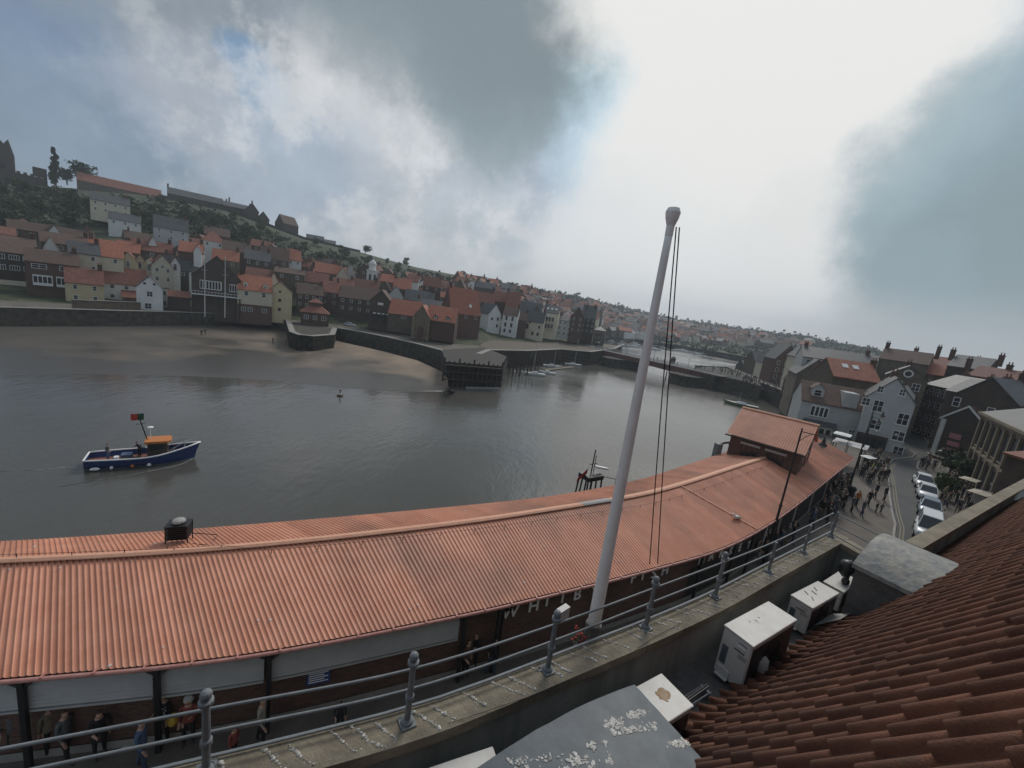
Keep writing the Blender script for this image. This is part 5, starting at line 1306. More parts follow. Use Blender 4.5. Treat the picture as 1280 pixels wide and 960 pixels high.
# ruined tower and church at the far left
p=atD(5,226,425); t=empty('ruined_tower',(p.x,p.y,p.z-8),math.atan2(-p.x,p.y),'tall ragged ruined tower on the skyline at the left edge','ruin')
MB().prism([(-9,0),(5,0),(5,9),(-9,9)],0,24).add([(-9,0,24),(-5,0,31),(-4,0,26),(-2,0,34),(1,0,30),(3,0,33),(5,0,24),(-9,4,24),(5,4,24)],[(0,1,2,3,4,5,6),(0,7,1),(6,8,5),(7,8,5,4,3,2,1)]).build('wall',m_dkb,t)
for x in (-6,0): MB().ext([(x-1,-.06,9),(x+1,-.06,9),(x+1,-.06,17),(x,-.06,19),(x-1,-.06,17)],(0,.05,0)).build('window_opening',m_dark,t)
p=atD(24,229,420); c=empty('old_church',(p.x,p.y,p.z-6),math.atan2(-p.x,p.y),'low dark crenellated church beside the ruined tower on the skyline','church')
mb=MB().box(-12,12,0,12,0,12)
for k in range(9): mb.box(-12+k*2.8,-10.4+k*2.8,0,1,12,13.2)
mb.build('wall',m_dkb,c); MB().box(6,12,1,9,13,18).build('tower',m_dkb,c)
for k in range(5): MB().box(-9.5+k*4,-7.8+k*4,-.06,-.01,4,8).build('window',m_dark,c)
# white clock tower with cupola
p=atD(465,352,215); t=empty('clock_tower',(p.x,p.y,p.z-12),math.atan2(-p.x,p.y)+.1,'white painted clock tower with domed cupola above the red roofs','clock tower')
MB().box(-2.3,2.3,0,4.6,0,17).box(-2.6,2.6,-.3,4.9,17,17.4).build('tower_wall',m_wht,t)
for x in (-1.1,1.1): MB().box(x-.5,x+.5,-.06,-.01,12.6,15.4).build('louvre',m_black,t)
MB().lathe([(1.9,17.4),(1.9,17.8),(1.6,17.9),(1.6,20),(1.9,20.1),(1.8,20.6),(1.3,21.5),(.6,22.1),(.1,22.4),(.06,24)],(0,2.3,0),12).build('cupola',m_wht,t,smooth=False)
# tall masts / flag mast beside boathouse
for lab,x,yb,yt,D in (('tall thin white mast left of the boathouse gable',256,396,312,150),('tall thin white mast right of the boathouse gable',281,397,320,150)):
    a=atD(x,yb,D); r_=ray(x,yt); top=CZ+r_[2]/math.hypot(r_[0],r_[1])*D; o=empty('mast',(a.x,a.y,a.z),0,lab,'mast')
    MB().tube([(0,0,0),(0,0,top-a.z)],[.16,.08],6).build('pole',m_gry,o); MB().tube([(-1,0,(top-a.z)*.7),(1,0,(top-a.z)*.7)],.05,5).build('spreader',m_gry,o)
# ---------------------------------------------------------------- timber jetty, piles, pontoons
jA,jB=at(557,450,4.6),at(612,449,4.6); jC=at(632,447,4.6); jD=at(612,438,4.6); jE=at(566,438,4.6)
jt=empty('timber_jetty',(0,0,0),0,'black timber jetty with decked top standing on piles at the end of the quay wall','jetty')
poly=[tuple(q[:2]) for q in (at(556,462,2.0),at(628,462,2.0),at(632,447,4.6),at(606,434,4.6),at(556,436,4.6))]
poly=[tuple(at(556,452,4.6)[:2]),tuple(at(628,458,4.6)[:2]),tuple(at(634,446,4.6)[:2]),tuple(at(606,434,4.6)[:2]),tuple(at(553,437,4.6)[:2])]
MB().prism(poly,4.2,4.6).build('deck',m_timber,jt)
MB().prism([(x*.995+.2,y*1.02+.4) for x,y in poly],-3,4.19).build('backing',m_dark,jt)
fa,fb=Vector(poly[0]),Vector(poly[1]); 
for k in range(13):
    q=fa.lerp(fb,k/12); MB().tube([(q.x,q.y-.1,-3),(q.x,q.y-.1,4.9 if k%3 else 5.6)],.2,7).build('pile',m_timber,jt)
for z0 in (4.0,2.4,.6): MB().tube([(fa.x,fa.y-.35,z0),(fb.x,fb.y-.35,z0)],.16,4).build('waling',m_timber if z0<3 else m_tan,jt)
fa,fb=Vector(poly[1]),Vector(poly[2])
for k in range(1,7):
    q=fa.lerp(fb,k/6); MB().tube([(q.x,q.y,-3),(q.x,q.y,4.9)],.2,7).build('pile',m_timber,jt)
# free standing berthing piles
for k in range(9):
    x=636+k*4.5; q=at(x,467-k*.4+ (k%2)*4,WZ); o=tag(MB().tube([(0,0,-2.5),(0,0,4.6+random.uniform(-.4,.6))],[.22,.17],7).build('mooring_pile',m_timber,loc=(q.x,q.y,WZ)),['dark timber pile standing in the water next to the jetty','dark timber pile standing in the water next to the moored yachts'][k>4],'pile','timber piles right of the jetty')
def pont(label,x0,y0,x1,y1,w,mat,z=.35):
    a,b=at(x0,y0,WZ),at(x1,y1,WZ); t=(b-a); L_=t.length; o=empty('pontoon',a,math.atan2(t.y,t.x),label,'pontoon')
    MB().box(0,L_,0,w,-.3,z).build('float',mat,o); 
    for k in range(4): MB().tube([(L_*(k+.5)/4,w,-1.5),(L_*(k+.5)/4,w,2.2)],.1,6).build('guide_post',m_timber,o)
pont('pale floating boom lying in front of the black timber jetty',583,486,626,487,.7,m_kerb)
pont('light wooden pontoon by the moored yachts under the river wall',684,464,719,460,2.0,m_stone)
# ---------------------------------------------------------------- people
m_skin=M('skin',(.42,.25,.18),rough=.6); m_shoe=M('shoe',(.03,.028,.026),rough=.6)
def cloth(n,c): return M('cloth_'+n,c,tuple(q*.7 for q in c),9,.9)
CL={'black':cloth('black',(.018,.018,.02)),'navy':cloth('navy',(.02,.024,.038)),'grey':cloth('grey',(.11,.115,.12)),'pale':cloth('pale',(.50,.49,.46)),'red':cloth('red',(.24,.06,.05)),'orange':cloth('orange',(.42,.14,.05)),'blue':cloth('blue',(.09,.13,.22)),'denim':cloth('denim',(.05,.075,.13)),'khaki':cloth('khaki',(.19,.16,.11)),'green':cloth('green',(.05,.10,.05)),'hivis':cloth('lime',(.42,.50,.10)),'pink':cloth('pink',(.45,.19,.22)),'brown':cloth('brown',(.10,.06,.04)),'purple':cloth('purple',(.10,.06,.14)),'stone':cloth('stone',(.30,.27,.22))}
HAIR={'dark':M('dark_hair',(.02,.015,.012),rough=.7),'brown':M('brown_hair',(.09,.05,.03),rough=.7),'fair':M('fair_hair',(.36,.27,.16),rough=.7),'grey':M('grey_hair',(.35,.34,.33),rough=.7),'bald':m_skin}
def body_mesh(pose):
    """one continuous figure grown from a posed skeleton; height 1.72 m, facing -y"""
    J=[];E_=[];RD=[]
    def j(p,r,par=None):
        J.append(p); RD.append(r if isinstance(r,tuple) else (r,r)); i=len(J)-1
        if par is not None: E_.append((par,i))
        return i
    st={'stand':(.0,.0,.05,-.03),'walk':(.20,-.18,.12,-.12),'stride':(.24,-.22,-.14,.14),'chat':(.03,-.05,.0,.0),'lean':(.08,-.06,0,0)}.get(pose,(0,0,0,0))
    sit=pose=='sit'
    hip=.94 if not sit else .50; fw_=.12 if pose=='lean' else .0
    pel=j((0,0,hip),(.155,.115)); wa=j((0,-.01-fw_*.3,hip+.17),(.135,.10),pel); ch=j((0,-.01-fw_,hip+.36),(.165,.115),wa)
    sh=j((0,.0-fw_*1.2,hip+.47),(.12,.085),ch); nk=j((0,-.01-fw_*1.3,hip+.56),(.052,.055),sh); hd0=j((0,-.03-fw_*1.5,hip+.63),(.07,.085),nk); hd=j((0,-.025-fw_*1.6,hip+.71),(.078,.098),hd0); hd2=j((0,-.015-fw_*1.6,hip+.775),(.058,.07),hd)
    for s,(leg) in ((-1,st[0]),(1,st[1])):
        a=j((s*.10,0,hip-.06),(.095,.10),pel)
        if sit:
            k=j((s*.13,-.42,hip-.02),.065,a); c=j((s*.13,-.44,hip-.2),.055,k); an=j((s*.13,-.42,.08),.038,c)
            t=j((s*.14,-.53,.03),(.04,.03),an)
        else:
            k=j((s*.105,-leg*.55-.03,hip-.45),.062,a); c=j((s*.105,-leg*.55+(.02 if leg>0 else .12*abs(leg)*4*.3),hip-.62),.058,k); an=j((s*.11,-leg+(.0),.09),.038,c)
            t=j((s*.12,-leg-.13,.035),(.04,.03),an)
    arms={'stand':((.05,0,-.05),(.0,0)), }
    for s,sw in ((-1,st[2]),(1,st[3])):
        a=j((s*.175,-fw_*1.2,hip+.46),.062,sh)
        if pose=='chat' and s==1: el=(s*.25,-.05,hip+.22); wr=(s*.12,-.28,hip+.32)
        elif pose=='lean': el=(s*.24,-.18,hip+.24); wr=(s*.17,-.40,hip+.22)
        elif sit: el=(s*.25,-.06,hip+.22); wr=(s*.14,-.30,hip+.16)
        elif pose=='stand' and s==-1: el=(s*.27,-.0,hip+.20); wr=(s*.20,-.20,hip+.10)
        else: el=(s*.225,-sw*.35+.02,hip+.19); wr=(s*.225,-sw-.05,hip-.06)
        e=j(el,.045,a); w=j(wr,.03,e); d=(Vector(wr)-Vector(el)).normalized(); sd=d.cross(Vector((0,1,0.01))).normalized()
        pm=j(tuple(Vector(wr)+d*.06),(.036,.02),w)
        for q,(o,l) in enumerate(((-.030,.065),(-.010,.078),(.010,.072),(.030,.055))):
            b1=Vector(wr)+d*.095+sd*o; f1=j(tuple(b1),.0095,pm); f2=j(tuple(b1+d*l*.5+Vector((0,-.008,0))),.009,f1); j(tuple(b1+d*l*.9+Vector((0,-.022,-.004))),.007,f2)
        th=Vector(wr)+d*.04+sd*(-.045)*s; t1=j(tuple(th),.011,w); j(tuple(th+d*.045+Vector((0,-.012,0))),.009,t1)
    me=bpy.data.meshes.new('sk'); me.from_pydata(J,E_,[]); o=bpy.data.objects.new('sk',me); COL.objects.link(o)
    md=o.modifiers.new('s','SKIN'); md.use_smooth_shade=True
    for i,v in enumerate(me.skin_vertices[0].data): v.radius=RD[i]; v.use_root=(i==0)
    sub=o.modifiers.new('u','SUBSURF'); sub.levels=1
    bpy.context.view_layer.update()
    m2=bpy.data.meshes.new_from_object(o.evaluated_get(bpy.context.evaluated_depsgraph_get())); bpy.data.objects.remove(o)
    m2.name='person'; m2.materials.clear()
    bm=bmesh.new(); bm.from_mesh(m2)
    # nose, hair volume, eyes as part of the same skin
    hc=Vector((0,-.025-fw_*1.6,hip+.70))
    for v in bm.verts:
        q=v.co-hc
        if q.length<.17 and abs(q.x)<.02 and -.05<q.z<.02 and q.y<-.07: v.co.y-=.022
    for m in ('coat','trousers','skin','hair','shoe'): pass
    for f in bm.faces:
        c=f.calc_center_median(); q=c-hc
        if q.z>-.10 and q.length<.2:
            f.material_index=3 if (q.z>.045 or (q.y>.015 and q.z>-.07)) else 2
        elif abs(c.x)<.09 and c.z>hip+.515: f.material_index=2
        elif c.z<.10: f.material_index=4
        else:
            f.material_index=0 if c.z>hip-.03 else 1
            for s in (-1,1):
                pass
    # hands: faces near palm points are skin
    for s in (-1,1): pass
    palms=[Vector(J[i]) for i in range(len(J)) if RD[i]==(.036,.02)]
    for f in bm.faces:
        c=f.calc_center_median()
        if any((c-p).length<.115 for p in palms) and (abs(c.x)>.09): f.material_index=2
        elif abs(c.x)>.2 and c.z<hip and not sit and f.material_index==1: f.material_index=0
    bm.to_mesh(m2); bm.free()
    for k in (CL['black'],CL['denim'],m_skin,HAIR['dark'],m_shoe): m2.materials.append(k)
    m2.polygons.foreach_set('use_smooth',[True]*len(m2.polygons))
    return m2
PM={k:body_mesh(k) for k in ('stand','walk','stride','chat','lean','sit')}
def person(px,py,pose,coat,tr,hair,rz,label,z=PZ,s=1.,group=None,xyz=None,cat='person'):
    p=xyz or at(px,py,z); o=bpy.data.objects.new('person',PM[pose]); COL.objects.link(o); o.location=p; o.rotation_euler=(0,0,rz); o.scale=(s,s,s)
    for i,m in ((0,CL[coat]),(1,CL[tr]),(3,HAIR[hair])):
        o.material_slots[i].link='OBJECT'; o.material_slots[i].material=m
    tag(o,label,cat,group)
    return o
# --- foreground pavement, seen through the railing (left to right)
def Zp(x,y): return at(x,y,PZ)
fg=[(22,945,'stand','grey','black','fair',.5,'person in grey top with pale flat cap, leftmost below the railing'),
(38,932,'chat','brown','black','grey',2.2,'person in brown top standing between the leftmost two groups'),
(66,942,'stand','khaki','black','fair',-2.,'person in khaki top, fair hair, below the white shutters at left'),
(84,950,'walk','grey','black','brown',1.6,'person in grey walking below the white shutters at left'),
(125,944,'lean','black','black','brown',1.0,'person in black with pale face looking down at a paper'),
(178,962,'walk','blue','denim','grey',1.8,'person in pale blue top walking while holding a white paper'),
(208,925,'stand','black','black','dark',-.6,'person in black and white spotted top beside the orange coat'),
(236,930,'chat','red','black','dark',.4,'person in red coat with pale hood in front of the brick wall'),
(292,950,'walk','red','black','dark',1.2,'child in dark red coat just right of the first full post',),
(326,930,'walk','stone','black','fair',1.7,'person with fair hair and patterned top walking by the brick wall'),
(424,915,'stand','black','black','dark',0.3,'small person in black seen over the railing below the blue notice'),
(590,836,'chat','black','black','dark',-.4,'person in black standing against the brick wall right of the shutters'),
(580,846,'stand','brown','black','brown',.8,'shorter person in brown close in front of the person in black'),
(612,845,'walk','black','denim','dark',2,'person in black jacket and denim by the dark downpipe')]
for f in fg:
    x,y,po,c,t,h,rz,lab=f[:8]; s=.72 if 'child' in lab or 'small' in lab else 1.
    o=person(x,y,po,c,t,h,rz,lab,s=s)
    if 'cap' in lab: 
        me=MB().ball((0,-.06,1.70),.115,10,sc=(1,1.25,.42)).mesh('cap',CL['pale'],True); link('cap',me,o)
    if 'hood' in lab:
        me=MB().ball((0,.03,1.64),.135,10,sc=(1,1,1)).mesh('hood',CL['pale'],True); h_=link('hood',me,o)
    if 'spotted' in lab:
        mb=MB(); random.seed(2)
        for _ in range(46):
            a=random.uniform(0,6.28); z=random.uniform(1.05,1.42); mb.ball((math.cos(a)*.175,math.sin(a)*.125-.01,z),.022,5)
        tag(mb.build('spots',CL['pale'],o),kind='stuff')
    if 'paper' in lab: tag(MB().obox((0,0,0),(.2,.01,.28),.2,0,.9).build('paper',m_wht,loc=(o.location.x-.15,o.location.y-.3,PZ+1.15)),'white sheet of paper held by the %s'%('person in black looking down' if 'black' in lab else 'walking person in pale blue'),'paper')
# yellow bag
q=Zp(214,922); tag(MB().tube([(0,0,0),(0,0,.1),(0,0,.3),(0,0,.36)],[.12,.16,.13,.04],8).build('shoulder_bag',M('yellow_bag',(.55,.36,.05),rough=.6),loc=(q.x+.2,q.y-.15,PZ+.75)),'bright yellow bag hanging between the spotted top and the red coat','bag')
# --- middle distance: walkers on the pavement by the road
mid=[(1053,637,'walk','black','black','dark',.2,'person in black walking alone just past the far railing post'),
(1063,641,'walk','grey','black','brown',.2,'person in grey beside the orange top, on the open pavement'),
(1069,634,'stride','orange','black','brown',.1,'person in orange top on the open pavement, the only orange one'),
(1076,646,'walk','grey','denim','grey',.3,'person in grey and denim nearest the railing corner'),
(1084,633,'stride','black','black','dark',.1,'tall person in black left of the pair at the kerb'),
(1093,623,'walk','navy','black','dark',-2.9,'person in navy walking away behind the pair at the kerb'),
(1104,627,'walk','black','black','dark',.2,'person in black jacket at the kerb, upper of the pair'),
(1100,642,'stride','grey','black','brown',.15,'person in grey with a child by the kerb'),
(1094,641,'walk','black','black','dark',.2,'child in black beside the person in grey at the kerb'),
(1098,603,'walk','black','black','dark',-2.9,'person in black close to the kerb bend, left of two'),
(1106,601,'walk','navy','denim','brown',-2.9,'person in navy close to the kerb bend, right of two')]
for f in mid:
    x,y,po,c,t,h,rz,lab=f; person(x,y,po,c,t,h,rz,lab,s=.66 if 'child' in lab else 1.05)
random.seed(77)
cn={'black':'black','navy':'navy','grey':'grey','pale':'pale','red':'red','blue':'blue','khaki':'khaki','green':'green','pink':'pink','brown':'brown','stone':'beige','purple':'purple','hivis':'bright lime','orange':'orange'}
def crowd(n,poly,z,place,grp,cols,mind=.55,poses=('stand','walk','stride','chat'),s=1.04):
    P3=[at(x,y,z) for x,y in poly]; xs=[q.x for q in P3]; ys=[q.y for q in P3]; pl=[]
    tr=0
    while len(pl)<n and tr<n*60:
        tr+=1; p=Vector((random.uniform(min(xs),max(xs)),random.uniform(min(ys),max(ys)),z)); ins=False; k=len(P3)-1
        for i in range(len(P3)):
            if (P3[i].y>p.y)!=(P3[k].y>p.y) and p.x<(P3[k].x-P3[i].x)*(p.y-P3[i].y)/(P3[k].y-P3[i].y)+P3[i].x: ins=not ins
            k=i
        if not ins or any((q-p).length<mind for q in pl): continue
        pl.append(p); c=random.choice(cols); po=random.choice(poses); tw=random.choice(['black','black','denim','navy','khaki','grey'])
        person(0,0,po,c,tw,random.choice(['dark','dark','brown','fair','grey']),random.uniform(-3.1,3.1),'person in %s top and %s trousers %s %s'%(cn[c],cn.get(tw,'denim'),{'stand':'standing','walk':'walking','stride':'striding','chat':'gesturing'}[po],place),s=s*random.uniform(.88,1.05),group=grp,xyz=p)
dark=['black','black','black','navy','navy','grey','grey','khaki','brown','blue','black','grey','stone','green']
crowd(30,[(1072,598),(1078,580),(1098,572),(1108,583),(1108,604),(1085,608)],PZ,'in the crowd before the pub corner','crowd before the pub corner',dark)
crowd(1,[(1078,590),(1095,590),(1095,596),(1078,596)],PZ,'in the crowd before the pub corner','crowd before the pub corner',['hivis'])
crowd(32,[(1000,668),(1020,640),(1040,615),(1056,600),(1062,606),(1050,632),(1038,655),(1010,672)],PZ,'along the market hall front','people along the market front',dark,mind=.5)
crowd(9,[(930,702),(955,690),(985,668),(992,676),(960,700),(940,712)],PZ,'by the far lamp post foot','people by the lamp post foot',dark,mind=.5)
crowd(80,[(905,462),(925,466),(955,479),(1000,496),(1020,505),(1012,515),(985,503),(950,492),(915,470)],PZ,'on the quay beyond the roof room','crowd along the far quay',dark+['pale','blue'],mind=.8)
crowd(22,[(960,478),(985,470),(1010,490),(1040,512),(1020,520),(990,500)],PZ,'on the street beside the quayside buildings','crowd in the quayside street',dark+['pale','blue'],mind=.9)
crowd(9,[(1147,583),(1160,576),(1168,586),(1166,597)],PZ,'on the kerb build-out across the road','group on the kerb build out',['black','black','navy','grey'],mind=.5)
crowd(24,[(1178,640),(1172,612),(1178,600),(1200,604),(1215,620),(1215,640),(1195,655)],PZ,'on the shop side pavement','people on the shop side pavement',['black','black','navy','grey','brown','khaki'],mind=.6)
for i,(x,y,c,l) in enumerate([(252,420,'black','left one of two people walking on the far sand'),(256.5,419,'navy','right one of two people walking on the far sand'),(341,430,'black','lone person standing on the sand near the stone bastion'),(358,432,'grey','person in grey on the sand left of the bastion foot'),(379,434,'black','person in black on the sand at the bastion foot')]):
    person(x,y,'walk' if i<2 else 'stand',c,'black','dark',i*1.3,l,z=.55,s=1.05)
# ---------------------------------------------------------------- lamps
def lamp(label,bx,by,tx,ty,armdir,zb=PZ,arm=1.35):
    b=at(bx,by,zb); D=math.hypot(b.x,b.y); r=ray(tx,ty); top=CZ+r[2]/math.hypot(r[0],r[1])*D; h=top-zb
    o=empty('street_lamp',b,armdir,label,'street lamp')
    MB().lathe([(.17,0),(.17,.5),(.12,.6),(.10,1.1),(.13,1.15),(.085,1.2),(.075,h*.45),(.1,h*.45+.04),(.1,h*.45+.12),(.065,h*.45+.16),(.055,h*.72),(.085,h*.72+.03),(.085,h*.72+.1),(.05,h*.72+.14),(.045,h),(.06,h+.05),(.01,h+.16)],(0,0,0),10).build('post',m_black,o)
    MB().tube([(0,0,h-.1),(arm*.5,0,h-.14),(arm,0,h-.22)],.03,6).tube([(0,0,h-.75),(arm*.25,0,h-.35),(arm*.45,0,h-.16)],.02,5).build('arm',m_black,o)
    l=MB().lathe([(.02,0),(.05,-.1),(.10,-.22),(.09,-.3),(.24,-.48),(.26,-.52)],(arm,0,h-.2),12).build('lantern_hood',m_black,o)
    MB().lathe([(.19,-.525),(.17,-.62),(.09,-.70),(.02,-.73)],(arm,0,h-.2),12).build('lamp_glass',m_patch,l)
    return o
lamp('tall black street lamp with hooded lantern in front of the brick roof room',955,706,996,536,R(-12))
lamp('tall black street lamp with bracket lantern at the corner of the red roof',1061,612,1084,509,R(5),arm=1.2)
lamp('black street lamp farther back against the grey gable house wall',1071,585,1089,520,R(5),arm=1.0)
# market stall canopies & chalk kiosk near the corner
def canopy(label,x,y,w,d,h,mat,z=PZ,rz=0):
    p=at(x,y,z); o=empty('canopy',p,rz,label,'canopy')
    for sx in(-1,1):
        for sy in(-1,1): MB().tube([(sx*w*.45,sy*d*.45,0),(sx*w*.45,sy*d*.45,h)],.035,6).build('pole',m_black,o)
    mb=MB(); mb.add([(-w/2,-d/2,h),(w/2,-d/2,h),(w/2,d/2,h),(-w/2,d/2,h),(-w*.25,0,h+.14),(w*.25,0,h+.14)],[(0,1,5,4),(1,2,5),(2,3,4,5),(3,0,4),(3,2,1,0)]); mb.build('cover',mat,o)
m_can=M('cream_canvas',(.42,.38,.30),(.34,.3,.24),2,.85)
canopy('cream rectangular parasol on the shop side, upper of two',1204,622,2.1,1.4,2.3,m_can,rz=.5)
canopy('cream rectangular parasol on the shop side, lower of two',1216,641,2.3,1.5,2.3,m_can,rz=.5)
canopy('small white awning at the end of the market hall roof',1077,596,1.7,1.2,2.6,m_wht,rz=.4)
canopy('white stall cover just behind the end of the market roof',1043,578,2.6,1.8,4.0,m_wht,rz=.8)
canopy('pale grey stall cover behind the end of the market roof',1056,580,4.0,3.6,2.9,m_shut,rz=.8)
canopy('light awning over a doorway farther up the shop side',1173,585,1.5,1.0,2.6,m_can,rz=.4)
p=at(1222,640,PZ); bo=empty('notice_board',p,R(-35),'white upright notice board in front of the columned stone building','board')
MB().box(-.75,.75,-.04,.04,.5,2.4).build('panel',m_wht,bo)
for x in (-.7,.7): MB().box(x-.04,x+.04,-.05,.05,0,.5).build('leg',m_black,bo)
# litter bins / benches by the market
for l,x,y in (('dark litter bin by the market front lamp post',1063,620),('dark bench unit in the shade of the market eave',1052,618)):
    p=at(x,y,PZ); o=empty('litter_bin' if 'bin' in l else 'bench',p,.6,l,'bin' if 'bin' in l else 'bench')
    if 'bin' in l: MB().lathe([(.28,0),(.3,.9),(.33,.95),(.2,1.1)],(0,0,0),10).build('body',m_black,o); MB().box(-.18,.18,-.34,-.29,.72,.86).build('slot',m_dark,o)
    else:
        MB().box(-1.1,1.1,-.25,.25,.42,.48).build('seat',m_timber,o); MB().box(-1.1,1.1,.2,.26,.5,.95).build('backrest',m_timber,o)
        for xx in (-.95,.95): MB().box(xx-.05,xx+.05,-.22,.22,0,.419).build('leg',m_black,o)
# ---------------------------------------------------------------- cars
m_tyre=M('tyre',(.02,.02,.02),rough=.8); m_lampg=M('headlight',(.55,.57,.6),rough=.15); m_red2=M('tail_light',(.35,.02,.02),rough=.2)
def car(label,x,y,rz,paint,L_=4.1,W_=1.72,Hh=1.46,van=False,group='vehicles parked along the shop side'):
    p=at(x,y,RZ); o=empty('van' if van else 'parked_car',p,rz,label,'van' if van else 'car',group)
    hl=L_/2; 
    # side profile stations: x along length (front = +x), z bottom, z shoulder, half width
    st=[(-hl,.42,.78,.62),(-hl+.08,.30,.93,.78),(-hl*.7,.22,.98,.84),(-hl*.3,.2,.96,.86),(0,.2,.94,.86),(hl*.35,.2,.92,.86),(hl*.62,.22,.86,.85),(hl*.86,.26,.76,.80),(hl-.06,.30,.66,.70),(hl,.38,.58,.58)]
    if van: st=[(a,b,c+.12,d) for a,b,c,d in st]
    k=W_/1.72
    mb=MB(); n=8
    for x_,zb,zt,hw in st:
        hw*=k; mb.v+=[(x_,-hw*.9,zb),(x_,-hw,zb+.15),(x_,-hw,(zb+zt)/2+.08),(x_,-hw*.93,zt-.03),(x_,-hw*.8,zt+.02),(x_,hw*.8,zt+.02),(x_,hw*.93,zt-.03),(x_,hw,(zb+zt)/2+.08),(x_,hw,zb+.15),(x_,hw*.9,zb)]
    n=10
    for i in range(len(st)-1):
        for j_ in range(n): mb.f.append([i*n+j_,(i+1)*n+j_,(i+1)*n+(j_+1)%n,i*n+(j_+1)%n]); mb.m.append(0)
    mb.f+=[list(range(n)),list(range((len(st)-1)*n,len(st)*n))[::-1]]; mb.m+=[0,0]
    body=mb.build('body',paint,o,smooth=True)
    # cabin
    zr=Hh+(.35 if van else 0); zs=.94+(.12 if van else 0)
    xr,x1,x2,x3=((-hl+.1,-hl+.3,hl*.28,hl*.58) if van else (-hl+.18,-hl*.55,hl*.08,hl*.50))
    b=W_/2*.86; t=W_/2*.70
    base=[(xr,-b,zs),(x3,-b,zs-.03),(x3,b,zs-.03),(xr,b,zs)]; topq=[(x1,-t,zr),(x2,-t,zr),(x2,t,zr),(x1,t,zr)]
    MB().add(base+topq,[(4,5,6,7),(0,3,2,1),(0,1,5,4),(1,2,6,5),(2,3,7,6),(3,0,4,7)]).build('cabin_glass',m_glass,o)
    rf=MB(); rf.add([(x1-.05,-t-.01,zr-.01),(x2+.06,-t-.01,zr-.01),(x2+.06,t+.01,zr-.01),(x1-.05,t+.01,zr-.01),(x1,-t*.9,zr+.05),(x2,-t*.9,zr+.05),(x2,t*.9,zr+.05),(x1,t*.9,zr+.05)],[(4,5,6,7),(0,1,5,4),(1,2,6,5),(2,3,7,6),(3,0,4,7)])
    for sy in (-1,1):
        for (xa,xb) in ((xr,x1),(x3,x2),((xr+x3)/2-.1,(x1+x2)/2)): rf.tube([(xa,sy*(b+.005),zs),(xb,sy*(t+.005),zr)],.04,5)
    rf.build('roof',paint,o,smooth=False)
    for xx in (-hl*.62,hl*.64):
        for sy in (-1,1):
            wh=empty('wheel',(xx,sy*W_/2*.93,.31)); wh.parent=o; wh.rotation_euler=(R(90),0,0)
            MB().lathe([(.22,-.09),(.31,-.09),(.32,0),(.31,.09),(.22,.09)],(0,0,0),16).build('tyre',m_tyre,wh); MB().lathe([(.19,-.1),(.21,0),(.19,.1)],(0,0,0),10).build('rim',m_gry,wh)
    for sy in (-1,1):
        MB().ball((hl-.1,sy*.56*k,.66+(.1 if van else 0)),.13,8,sc=(.7,1.2,.7)).build('headlight',m_lampg,o); MB().box(-hl-.005,-hl+.05,sy*.6-.1,sy*.6+.1,.62,.82).build('tail_light',m_red2,o)
        MB().ball((hl*.36,sy*(W_/2+.08),1.0+(.1 if van else 0)),.1,7,sc=(.6,1.,.8)).build('door_mirror',m_black,o)
    MB().box(hl-.03,hl+.01,-.35,.35,.34,.5).build('grille',m_black,o); MB().box(hl+.012,hl+.022,-.24,.24,.36,.46).build('number_plate',m_wht,o)
    return o
silver=M('silver_paint',(.42,.44,.47),rough=.25,metal=.4); whp=M('white_car_paint',(.68,.69,.70),rough=.25); whp2=M('blue_silver_paint',(.30,.34,.39),rough=.25,metal=.3)
rd=at(1157,600,RZ)-at(1158,668,RZ); rzc=math.atan2(-rd.y,-rd.x)
car('silver white people carrier, nearest in the row of parked vehicles',1158,670,rzc,whp,4.6,1.82,1.6,van=True)
car('blue silver hatchback, second in the row of parked vehicles',1160,642,rzc,whp2,4.0,1.7)
car('white hatchback, third in the row of parked vehicles',1157,622,rzc+.05,whp,3.9,1.68)
car('white saloon, farthest in the row of parked vehicles',1152.5,608,rzc+.1,whp,4.1,1.7)
qc=at(438,414,4.0); 
c_=car('small silver car parked on the quay by the stone shed',437,414,.2,silver); c_.location=(c_.location.x,c_.location.y,RZ); 
q=at(437,408,4.02); c_.location=q; c_['group']='cars on the far quay'
